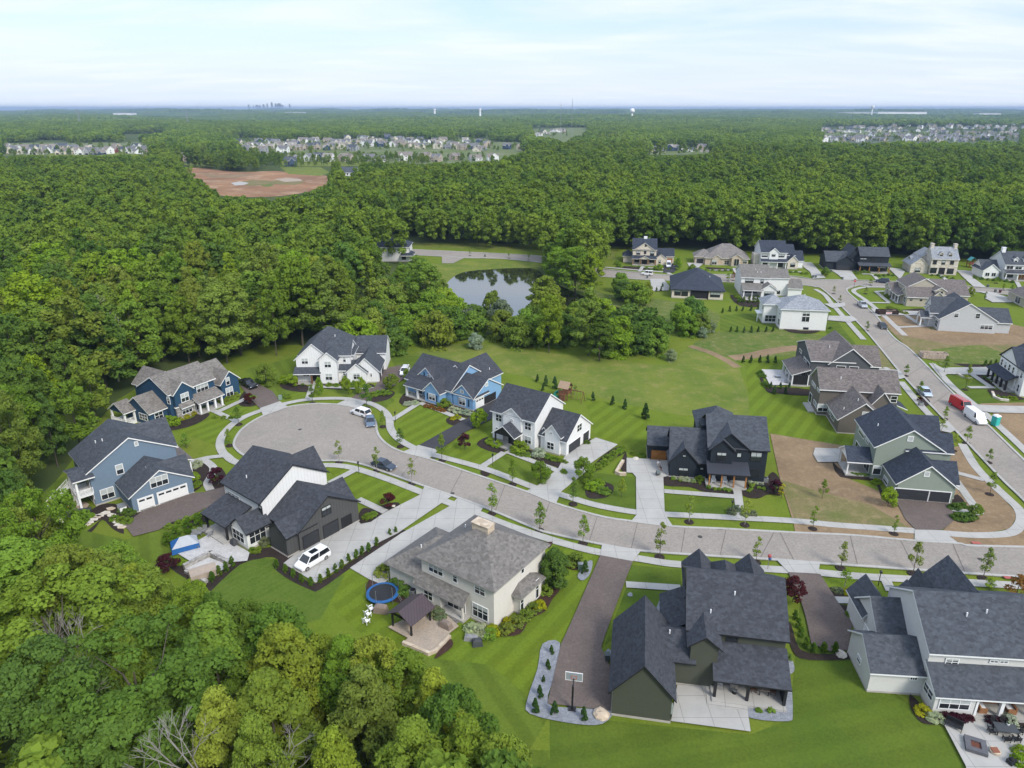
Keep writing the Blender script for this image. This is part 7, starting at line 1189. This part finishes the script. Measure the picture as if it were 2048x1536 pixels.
bxs(r,'platform',WR,(-1.3,-1.1,1.4,1.3,1.1,1.55));bxs(r,'railing',WR,(-1.3,-1.15,1.5,1.3,-1.05,2.3));mb=MB();roof_gable(mb,-1.3,-1.1,1.3,1.1,3,4.2,'v',o=.1,og=.1,t=.06);part(mb,'canopy',mat('teal_canvas',(.08,.30,.32),.7,.1,2),r);bxs(r,'swing_beam',WR,(1.2,-.1,2.5,6.5,.1,2.7));mb=MB();mb.cyl(6.5,-1.2,0,2.6,.09,n=5,x1=6.5,y1=0);mb.cyl(6.5,1.2,0,2.6,.09,n=5,x1=6.5,y1=0);part(mb,'swing_leg',WR,r)
# ---- patio sets
def sofa(H,u,v,z,rz,w,m,label,cush='whitep',name='patio_sofa',d=.85):
    x,y=hloc(H,u,v);r=emp(name,x,y,z,H['a']+rz,label,'sofa');bxs(r,'base',m,(-w/2,-d/2,0,w/2,d/2,.35));bxs(r,'backrest',m,(-w/2,d/2-.15,.35,w/2,d/2,.8))
    for s in(-1,1): bxs(r,'armrest',m,(s*w/2-(.15 if s>0 else 0),-d/2,.35,s*w/2+(0 if s>0 else .15),d/2,.6))
    n=max(1,round(w/.8))
    for i in range(n): a=-w/2+.16+(w-.32)*i/n;bxs(r,'cushion',cush,(a+.02,-d/2+.05,.35,a+(w-.32)/n-.02,d/2-.16,.5))
Mh=HOUSES['M'];Lh=HOUSES['L'];wick=mat('wicker',(.30,.14,.06),.8,.3,6);sofa(Mh,10.9,-1.3,.35,90,2.2,wick,'brown wicker sofa with white cushions on the white-posted porch');sofa(Mh,12.2,-.5,.35,180,1.8,wick,'wicker loveseat at the back of the white-posted porch');sofa(Mh,13.9,-1.3,.35,-90,2.0,wick,'wicker armchair pair unit on the right side of the porch')
sofa(Lh,11.6,6,.5,80,1.7,mat('grey_weave_a',(.30,.29,.27),.7,.2,4),'grey sofa against the olive house porch corner');sofa(Lh,13.3,6.6,.5,-100,2.0,mat('beige_sofa',(.42,.38,.33),.7,.2,4),'beige porch sofa with dark side table')
def tabl(x,y,z,rz,w,d,h,m,label,name='patio_table',leg='blackp'):
    r=emp(name,x,y,z,rz,label,'table');bxs(r,'tabletop',m,(-w/2,-d/2,h-.06,w/2,d/2,h))
    for sx in(-1,1):
        for sy in(-1,1): bxs(r,'leg',leg,(sx*(w/2-.1)-.04,sy*(d/2-.1)-.04,0,sx*(w/2-.1)+.04,sy*(d/2-.1)+.04,h-.06))
x,y=hloc(Lh,16.2,6);tabl(x,y,.5,-10,1.1,2.0,.75,mat('grey_wood',(.26,.21,.17),.7,.3,3),'weathered wooden dining table on the olive house porch')
for i,(u,v,a) in enumerate(((15.2,5.6,90),(15.2,6.5,90),(17.2,5.6,-90),(17.2,6.5,-90))):
    x,y=hloc(Lh,u,v);px,py=PR(x,y,0);rocker(px,py,a-10,'brownwood',['porch dining chair, left side near end','porch dining chair, left side far end','porch dining chair, right side near end','porch dining chair, right side far end'][i],'dining_chair','chair','dining chairs on the olive porch',z=.5).scale=(.85,.85,.85)
x,y=hloc(Lh,12.5,6.6);r=emp('fire_bowl',x,y,.5,0,'round black fire bowl with pale top on the olive house porch','fire bowl');mb=MB();mb.cyl(0,0,0,.45,.5,.55,n=14);part(mb,'bowl','blackp',r);mb=MB();mb.cyl(0,0,.45,.5,.22,n=10);part(mb,'lid','whitep',r)
x,y=hloc(Lh,13.1,4.9);r=emp('side_stool',x,y,.5,0,'round black stool at the porch edge of olive house','stool');mb=MB();mb.cyl(0,0,0,.42,.24,n=12);part(mb,'drum','blackp',r);mb=MB();mb.cyl(0,0,.42,.46,.26,n=12);part(mb,'top','metal',r)
r=thing('fire_table',1949,1499,'square grey fire pit table in the corner patio','fire pit',-25,z=.26);bxs(r,'surround',mat('slate_block',(.11,.11,.12),.7,.2,2),(-.95,-.95,0,.95,-.45,.45),(-.95,.45,0,.95,.95,.45),(-.95,-.45,0,-.45,.45,.45),(.45,-.45,0,.95,.45,.45));bxs(r,'burner',mat('rust_embers',(.14,.05,.03),.8,.4,6),(-.45,-.45,0,.45,.45,.3))
r=thing('log_basket',1988,1509,'round firewood basket right of the grey fire pit','log basket',z=.26);mb=MB();mb.cyl(0,0,0,.3,.45,.5,n=12);part(mb,'basket','tanstone',r);mb=MB()
for i in range(7): mb.cyl(-.35+i*.1,-.3,.34,.36,.06,n=6,x1=-.3+i*.1,y1=.3)
part(mb,'logs',mat('fire_logs',(.30,.12,.07),.8,.3,4),r)
r=thing('black_planter',2020,1531,'small black box planter at the lower edge of the corner patio','planter',20,z=.26);bxs(r,'box','blackp',(-.35,-.3,0,.35,.3,.5));mb=MB();mb.sph((0,0,.5),.25,8,5);part(mb,'soil','dark',r)
x,y=U(2008,1470);tabl(x,y,.26,-10,2.1,1.2,.75,tp3,'dark outdoor dining table with six chairs on the corner patio')
r=thing('vase',2011,1465,'white bowl with plant on the dark dining table','vase',z=1.01);mb=MB();mb.cyl(0,0,0,.18,.1,.16,n=10);part(mb,'bowl','whitep',r);mb=MB();mb.sph((0,0,.25),.12,8,5,jit=.2);part(mb,'plant',mat('vase_leaf',(.05,.10,.03),.7,.3,5),r)
for i,(dx,dy,a) in enumerate(((-1.4,0,-90),(1.4,0,90),(-.5,1,180),(.5,1,180),(-.5,-1,0),(.5,-1,0))):
    px,py=PR(x+dx,y+dy,0);rocker(px,py,a-10+180,'blackp','black dining chair at the corner patio table, '+['left end','right end','far side left','far side right','near side left','near side right'][i],'dining_chair','chair','black patio dining chairs',z=.26).scale=(.9,.9,.85)
r=thing('patio_bench',1905,1459,'black slatted garden swing bench on the corner patio','bench',-40,z=.26);bxs(r,'seat','blackp',(-.8,-.3,.4,.8,.3,.46));bxs(r,'backrest','blackp',(-.8,.3,.45,.8,.36,1.0));mb=MB()
for sx in(-.75,.75):
    for sy in(-.5,.5): mb.cyl(sx,sy,0,.45,.03,n=5,x1=sx,y1=0)
part(mb,'leg','blackp',r)
x,y=hloc(HOUSES['K'],-5.6,6);tabl(x,y,.25,-8,1.2,1.2,.45,'metal','low grey fire table on the pale patio of dark grey house')
x,y=hloc(HOUSES['K'],-4.3,3.0);r=emp('patio_lounger',x,y,.25,70,'grey lounger on the pale patio of dark grey house','lounger');bxs(r,'frame','metal',(-.9,-.35,.2,.9,.35,.3));bxs(r,'cushion',tp2,(-.85,-.32,.3,.85,.32,.4))
# ---------------- people on the drive ----------------
SK=mat('skin',(.45,.28,.20),.6,.1,5);HAIR=mat('dark_hair',(.02,.015,.012),.7,.2,5)
def person(px,py,rz,label,shirt,pants,s=1.,lean=.5,reach=.5):
    r=thing('person',px,py,label,'person',rz,z=.19);r.scale=(s,s,s)
    J=dict(pel=(0,0,.95),ch=(0,-lean*.5,1.35),nk=(0,-lean*.75,1.5),hd=(0,-lean*.85,1.66),ls=(-.2,-lean*.6,1.42),le=(-.24,-lean*.6-reach*.35,1.18),lh=(-.2,-lean*.6-reach*.75,1.05),rs=(.2,-lean*.6,1.42),re=(.24,-lean*.6-reach*.35,1.18),rh=(.2,-lean*.6-reach*.75,1.05),
        lp=(-.1,0,.92),lk=(-.13,-.12,.5),lf=(-.14,.05,.08),lt=(-.14,-.14,.04),rp=(.1,0,.92),rk=(.13,.08,.5),rf=(.14,.28,.08),rt=(.14,.10,.04))
    E_=[('pel','ch'),('ch','nk'),('nk','hd'),('ch','ls'),('ls','le'),('le','lh'),('ch','rs'),('rs','re'),('re','rh'),('pel','lp'),('lp','lk'),('lk','lf'),('lf','lt'),('pel','rp'),('rp','rk'),('rk','rf'),('rf','rt')]
    Rr_=dict(pel=.15,ch=.17,nk=.06,hd=.10,ls=.07,le=.045,lh=.035,rs=.07,re=.045,rh=.035,lp=.10,lk=.065,lf=.045,lt=.04,rp=.10,rk=.065,rf=.045,rt=.04)
    ks=list(J);me=bpy.data.meshes.new('body');me.from_pydata([J[k] for k in ks],[(ks.index(a),ks.index(b)) for a,b in E_],[]);o=bpy.data.objects.new('body',me);col.objects.link(o);o.parent=r
    sm_=o.modifiers.new('skin','SKIN')
    for k,v in zip(ks,me.skin_vertices[0].data): v.radius=(Rr_[k],Rr_[k]*(.75 if k in('pel','ch') else 1));v.use_root=(k=='pel')
    o.modifiers.new('sub','SUBSURF').levels=1;me.materials.append(SK)
    mb=MB()
    def tube(a,b,ra,rb,m=0): mb.cyl(*J[a],J[b][2],ra,rb,n=8,x1=J[b][0],y1=J[b][1],m=m)
    tube('pel','ch',.18,.21);tube('ch','nk',.21,.08);tube('ls','le',.09,.07);tube('rs','re',.09,.07);tube('ch','ls',.12,.09);tube('ch','rs',.12,.09);mb.build('shirt',shirt,r,smooth=True);mb=MB()
    tube('pel','lk',.14,.085);tube('lk','lf',.085,.06);tube('pel','rk',.14,.085);tube('rk','rf',.085,.06);mb.build('trousers',pants,r,smooth=True)
    mb=MB();mb.sph((J['hd'][0],J['hd'][1]+.02,J['hd'][2]+.05),.125,10,7);mb.build('hair',HAIR,r,smooth=True)
    for sx in(-1,1):
        h=J['lh' if sx<0 else 'rh'];mb=MB();mb.box(h[0]-.04,h[1]-.09,h[2]-.02,h[0]+.04,h[1],h[2]+.02)
        for f_ in range(4): mb.box(h[0]-.04+f_*.021,h[1]-.09-.07+(.02 if f_ in(0,3) else 0),h[2]-.03,h[0]-.024+f_*.021,h[1]-.09,h[2]-.005)
        mb.cyl(h[0]-sx*.04,h[1]-.03,h[2],h[2]-.02,.012,n=5,x1=h[0]-sx*.08,y1=h[1]-.08);mb.build('hand',SK,r)
        mb=MB();mb.box(J['lf' if sx<0 else 'rf'][0]-.05,J['lf' if sx<0 else 'rf'][1]-.2,.0,J['lf' if sx<0 else 'rf'][0]+.05,J['lf' if sx<0 else 'rf'][1]+.07,.1);mb.build('shoe',M['whitep'],r)
person(1315,938,10,'person in a white top leaning over a grey wheeled bin on the drive',mat('white_shirt',(.7,.7,.7),.8,.05,4),mat('light_trousers',(.5,.5,.5),.8,.1,4))
person(1322,945,-70,'smaller dark-clothed person beside the grey bin on the drive',mat('dark_red_shirt',(.06,.03,.035),.8,.1,4),mat('tan_trousers',(.25,.17,.13),.8,.1,4),.72)
bin_(1313.5,951,bing,'grey wheelie bin tilted by a person in a white top',-170,-38,z=.2)

for i,(px,py,l) in enumerate(((905,988,'dark round manhole cover in the road by the twin concrete drives'),(1400,1075,'round manhole cover in the street before the black farmhouse'),(868,917,'dark kerb drain grate at the street bend'),(1738,650,'manhole cover in the east street beside the black sedan'),(600,860,'manhole cover in the middle of the turning circle'),(1960,1120,'manhole cover in the street near the red crossing pads'))):
    x,y=U(px,py);mb=MB();mb.cyl(0,0,0,.02,.36,n=16);o=mb.build('manhole_cover',mat('cast_iron%d'%i,(.06,.055,.05),.6,.2,4));o.location=(x,y,.14);tag(o,l,'manhole cover')
# ---------------- far suburbs ----------------
FW=[mat('far_siding_'+n,c,.8,.06,.3) for n,c in(('white',(.75,.75,.73)),('cream',(.62,.57,.47)),('grey',(.30,.31,.32)),('tan',(.40,.34,.27)),('blue',(.05,.08,.13)),('red',(.24,.06,.05)))]
FR=[mat('far_roof_'+n,c,.9,.15,.3) for n,c in(('grey',(.15,.15,.155)),('brown',(.20,.175,.155)),('dark',(.07,.08,.095)),('tan',(.26,.235,.21)))]
FWN=['white','cream','grey','tan','navy blue','red'];FRN=['grey','brown','dark','pale brown']
fr_=random.Random(4)
def farmesh(v):
    w=MB();r=MB();g=MB();L,D=[(13,9),(15,9),(11,10),(14,10)][v%4];ze=[5.6,5.4,5.8,3.2][v%4];zr=ze+[3.2,3.6,3.4,3.4][v%4]
    walls_gable(w,-L/2,-D/2,L/2,D/2,0,ze,zr,'u',0);roof_gable(r,-L/2,-D/2,L/2,D/2,ze,zr,'u')
    a=-L/2+.5 if v%2 else L/2-6;walls_gable(w,a,-D/2-2.5,a+5.5,D/2,0,ze*.9,zr*.93,'v',0);roof_gable(r,a,-D/2-2.5,a+5.5,D/2,ze*.9,zr*.93,'v')
    for X in(-L/2+1.5,-L/2+4.5,0.5,L/2-3,L/2-1.6):
        for z in((1,2.4),(3.6,5)) if ze>4 else ((1,2.4),): g.box(X-.5,-D/2-.05,z[0],X+.5,-D/2,z[1])
    g.box(a+1,-D/2-2.56,.1,a+4.5,-D/2-2.5,2.3);
    for z in((1,2.4),(3.6,5)) if ze>4 else ((1,2.4),):
        for s in(-1,1): g.box(s*L/2-(0 if s>0 else .05),-1,z[0],s*L/2+(.05 if s>0 else 0),.2,z[1])
    return w,r,g
FM={}
def farhouse(px,py,rz,v,wc,rc,label,group,s=1.):
    for k in ((v,'w',wc),(v,'r',rc),(v,'g',0)):
        if k not in FM:
            w,r,g=farmesh(v);MBx={'w':w,'r':r,'g':g}[k[1]];mm=[FW[k[2]]] if k[1]=='w' else [FR[k[2]],M['trimw']] if k[1]=='r' else [M['glass']]
            o=MBx.build('x',mm);FM[k]=o.data;bpy.data.objects.remove(o)
    x,y=U(px,py);z=relief(x,y);root=emp('distant_house',x,y,z-.3,rz,cat='house',group=group);root.scale=(s,s,s)
    for n,k in(('wall',(v,'w',wc)),('roof',(v,'r',rc)),('window',(v,'g',0))):
        o=bpy.data.objects.new(n,FM[k]);o.parent=root;col.objects.link(o)
    LAB.append((root,'%s %s-roofed far house, %s'%(FWN[wc],FRN[rc],label),px,py))
    # a few yard trees behind and beside
BANDS=[ # (x0,y0,x1,y1,rows,dx,label,group)
 (2,308,300,307,2,19,'left village','houses of the left far village'),(475,304,700,300,3,16,'village above the clearing','houses of the middle far village'),(560,320,760,322,1,30,'near edge of middle village','houses of the middle far village'),
 (700,292,960,300,3,17,'middle village','houses of the middle far village'),(740,322,980,322,1,34,'front row of middle village','houses of the middle far village'),(960,302,1060,296,1,22,'right end of middle village','houses of the middle far village'),
 (1062,278,1130,262,2,17,'hillside estate','houses of the hillside estate'),(1075,252,1165,247,1,15,'upper hillside estate','houses of the hillside estate'),(1640,264,2040,268,2,13,'right far suburb','houses of the right far suburb'),(1660,258,2030,258,1,16,'back of right far suburb','houses of the right far suburb'),
 (1650,282,2005,281,1,12,'grey-roofed estate','houses of the grey-roofed far estate'),(1650,277,2040,276,1,15,'grey-roofed estate, upper row','houses of the grey-roofed far estate'),(1300,305,1425,302,1,19,'clump in the wood','houses in the middle of the wood'),(370,322,440,320,1,30,'left of the clearing','houses left of the clearing'),(1185,243,1290,243,1,26,'distant wood','houses scattered in the distant wood'),(120,262,420,264,1,48,'distant left wood','houses scattered in the distant wood'),(500,252,900,252,1,44,'distant wood','houses scattered in the distant wood')]
nh=0;HP=[]
for x0,y0,x1,y1,rows,dx,lab,grp in BANDS:
    n=int((x1-x0)/dx)
    for r_ in range(rows):
        for i in range(n+1):
            t=i/max(1,n);px=x0+(x1-x0)*t+fr_.uniform(-7,7)+(r_%2)*dx*.5;py=y0+(y1-y0)*t-r_*6.5+fr_.uniform(-3,2.2)
            nh+=1
            if fr_.random()<.12: continue
            HP.append((px,py))
            wc=fr_.choice([0,0,0,1,1,2,3,3] if nh%11 else [4]);rc=fr_.choice([0,0,1,1,3,2]) if 'estate' not in grp or 'hill' in grp else 0
            farhouse(px,py,fr_.choice([-25,-10,5,15,60,75,-70])+fr_.uniform(-8,8),fr_.randrange(4),wc,rc,lab,grp,fr_.uniform(.95,1.15))
farhouse(226,305,10,0,5,1,'left village','houses of the left far village');farhouse(700,351,-15,3,0,2,'single one right of the clearing','houses left of the clearing',1.2);farhouse(582,332,10,2,4,2,'navy one','houses of the middle far village',1.1);farhouse(640,321,-10,0,4,2,'navy one','houses of the middle far village',1.1)
print('far houses',nh)
# long dark-roofed building
x,y=U(370,290);r=emp('long_building',x,y,0,2,'long low dark-roofed hall among trees left of the middle village','hall');mb=MB();walls_gable(mb,-18,-6,18,6,0,5,8,'u',0);mb.build('wall',M['tan'],r);mb=MB();roof_gable(mb,-18,-6,18,6,5,8,'u');mb.build('roof',[M['rblue'],M['trimk']],r)
# trees between the far houses (part of the far canopy would hide them): small garden trees as one mass
pt=[];sc2=[]
for x0,y0,x1,y1,rows,dx,lab,grp in BANDS:
    for k in range(int((x1-x0)/4.2)*max(1,rows)):
        px=fr_.uniform(x0-8,x1+8);py=(y0+y1)/2+fr_.uniform(-7.5*rows,5);x,y=U(px,py);pt.append((x,y,relief(x,y)));sc2.append(fr_.uniform(.28,.55))
for k in range(160):
    px=fr_.uniform(360,860);py=fr_.uniform(316,336);x,y=U(px,py);pt.append((x,y,0));sc2.append(fr_.uniform(.3,.6))
for k in range(60):
    px=fr_.uniform(403,560);py=fr_.uniform(322,341);x,y=U(px,py);pt.append((x,y,0));sc2.append(fr_.uniform(.7,1.0))
me=bpy.data.meshes.new('garden_trees');me.from_pydata(pt,[],[])
for nm,ty,dat in(('sc','FLOAT',sc2),('ix','INT',[fr_.randrange(3) for _ in pt]),('ro','FLOAT',[fr_.uniform(0,6.28) for _ in pt])):
    at=me.attributes.new(nm,ty,'POINT');at.data.foreach_set('value',dat)
gt=bpy.data.objects.new('distant_foliage',me);col.objects.link(gt);tag(gt,'garden trees scattered between the far houses','trees',kind='stuff');md=gt.modifiers.new('forest','NODES');md.node_group=ng
gm=gmat('suburb_grass',(.10,.14,.035),(.13,.15,.06),.02,(.25,.24,.22),.03,f3=.7)
G_['sub']=gm
for p in([(-20,286),(305,284),(310,310),(-20,312)],[(460,282),(560,280),(760,272),(1062,280),(1065,298),(985,324),(860,328),(700,330),(480,312)],[(1050,240),(1175,238),(1180,264),(1130,285),(1055,270)],[(1630,252),(2060,252),(2060,272),(1630,272)],[(1285,298),(1435,296),(1435,308),(1285,310)]): sheet('suburb_ground','sub',p,.045)
G_['sub2']=gmat('grey_estate',(.10,.11,.09),(.08,.11,.04),.02,(.14,.14,.13),.03,f3=.8);sheet('estate_ground','sub2',[(1635,274),(2060,273),(2060,283),(1980,288),(1640,286)],.05)
# water towers, masts, pylons, sheds, skyline
def at(px,py_top,dist):
    d=ray(px,py_top);t=dist/d[1];return d[0]*t,dist,CH+d[2]*t
def tower(px,top,bottom,dist,w,kind,label):
    x,y,zt=at(px,top,dist);zb=at(px,bottom,dist)[2]-15;r=emp('water_tower',x,y,zb,0,label,'water tower');h=zt-zb;mb=MB()
    if kind=='ball': mb.sph((0,0,h-w*.5),w*.5,16,10)
    else: mb.cyl(0,0,h-w*.75,h-w*.3,w*.35,w*.5,n=18);mb.cyl(0,0,h-w*.3,h,w*.5,w*.45,n=18)
    mb.build('tank',M['whitep'],r,smooth=kind=='ball');mb=MB();mb.cyl(0,0,0,h-w*.7,w*.2 if kind!='cup' else w*.36,w*.14 if kind!='cup' else w*.33,n=14);mb.build('column',M['whitep'],r)
tower(869,217.5,222,4300,15,'cup','small white water tower, leftmost on the horizon');tower(960,217,226,4000,15,'cup','white cup-shaped water tower in the horizon centre');tower(1265,216.5,224,3300,21,'ball','white ball-topped water tower on the horizon');tower(1746,211,224,4500,22,'flare','white water tower standing tallest, right part of horizon')
for px,top,l in((1122,208,'thin left radio mast rising over the hillside estate'),(1145,199,'taller right radio mast rising over the hillside estate')):
    x,y,zt=at(px,top,1500);r=emp('radio_mast',x,y,0,0,l,'radio mast');mb=MB();s=.55
    for k in range(3):
        a=2*math.pi*k/3;b=2*math.pi*(k+1)/3;mb.cyl(s*math.cos(a),s*math.sin(a),0,zt,.13,n=4);n=int(zt/3)
        for i in range(n): mb.cyl(s*math.cos(a),s*math.sin(a),zt*i/n,zt*(i+1)/n,.07,n=3,x1=s*math.cos(b),y1=s*math.sin(b))
    mb.build('lattice',M['metal'],r);mb=MB();mb.cyl(0,0,zt,zt+3,.1,n=5);mb.build('tip',M['blackp'],r)
for px,top,l in((154,218,'left steel power pylon over the far wood'),(372,220,'right steel power pylon over the far wood')):
    x,y,zt=at(px,top,2300);r=emp('power_pylon',x,y,0,10,l,'pylon');mb=MB()
    for sx in(-1,1):
        for sy in(-1,1): mb.cyl(sx*3,sy*3,0,zt,.35,.25,n=4,x1=sx*.6,y1=sy*.6)
    for i in range(8): z0=zt*i/8;z1=zt*(i+1)/8;w0=3-2.4*i/8;w1=3-2.4*(i+1)/8;mb.cyl(-w0,-w0,z0,z1,.15,n=3,x1=w1,y1=-w1);mb.cyl(w0,-w0,z0,z1,.15,n=3,x1=-w1,y1=-w1)
    mb.build('tower_frame',M['metal'],r)
    mb=MB()
    for z in(.72,.84,.96): mb.cyl(-7,0,zt*z,zt*z,.3,n=4,x1=7,y1=0)
    mb.build('cross_arm',M['metal'],r)
for i,(px,w,d_,l) in enumerate(((1672,300,5600,'long white warehouse on the right horizon, left one'),(1748,330,5200,'long white warehouse below the tall water tower'),(1912,170,6000,'white warehouse at the far right horizon'),(300,120,5200,'white industrial roof far left near the horizon'),(620,150,6500,'white industrial roof right of the skyline'))):
    x,y=(px-1024)/FL*d_*1.0,d_;z=relief(x,y);r=emp('warehouse',x,y,z,0,l,'warehouse');mb=MB();mb.box(-w/2,-40,0,w/2,40,38);mb.build('wall',M['whitep'],r);mb=MB();mb.box(-w/2-2,-42,38,w/2+2,42,40);mb.build('roof',M['rgrey'],r)
SK_=[(497,207.5,60),(507,209,40),(514,208,110),(527,207,70),(534,205.5,60),(543,203,60),(551,205,70),(558,205,130),(579,206,50),(565,208,60),(520,209,60)]
for i,(px,top,w) in enumerate(SK_):
    D=21000;w*=.8;x,y,zt=at(px,top+1.5,D);r=emp('skyline_tower',x,y,0,fr_.uniform(-20,20),cat='skyscraper',group='towers of the distant city');zt=max(zt,60);mb=MB();mb.box(-w*.45,-w*.4,0,w*.45,w*.4,zt*.85);mb.build('wall',M['metal'],r);mb=MB();mb.box(-w*.3,-w*.3,zt*.85,w*.3,w*.3,zt);mb.build('upper_storeys',M['metal'],r);LAB.append((r,'hazy skyscraper of the city skyline',px,top))
# ---------------- haze ----------------
mb=MB();mb.box(-26000,-26000,-30,26000,26000,88);hm=bpy.data.materials.new('haze');hm.use_nodes=True;t=hm.node_tree;t.nodes.clear()
o_=N(t,'ShaderNodeOutputMaterial');pv=N(t,'ShaderNodeVolumePrincipled');pv.inputs['Color'].default_value=(.40,.54,.76,1);pv.inputs['Density'].default_value=.000095;pv.inputs['Anisotropy'].default_value=.0
t.links.new(pv.outputs[0],o_.inputs['Volume']);h_=mb.build('haze',hm);tag(h_,'thin blue haze over the far land','haze',kind='stuff')
unique_labels()
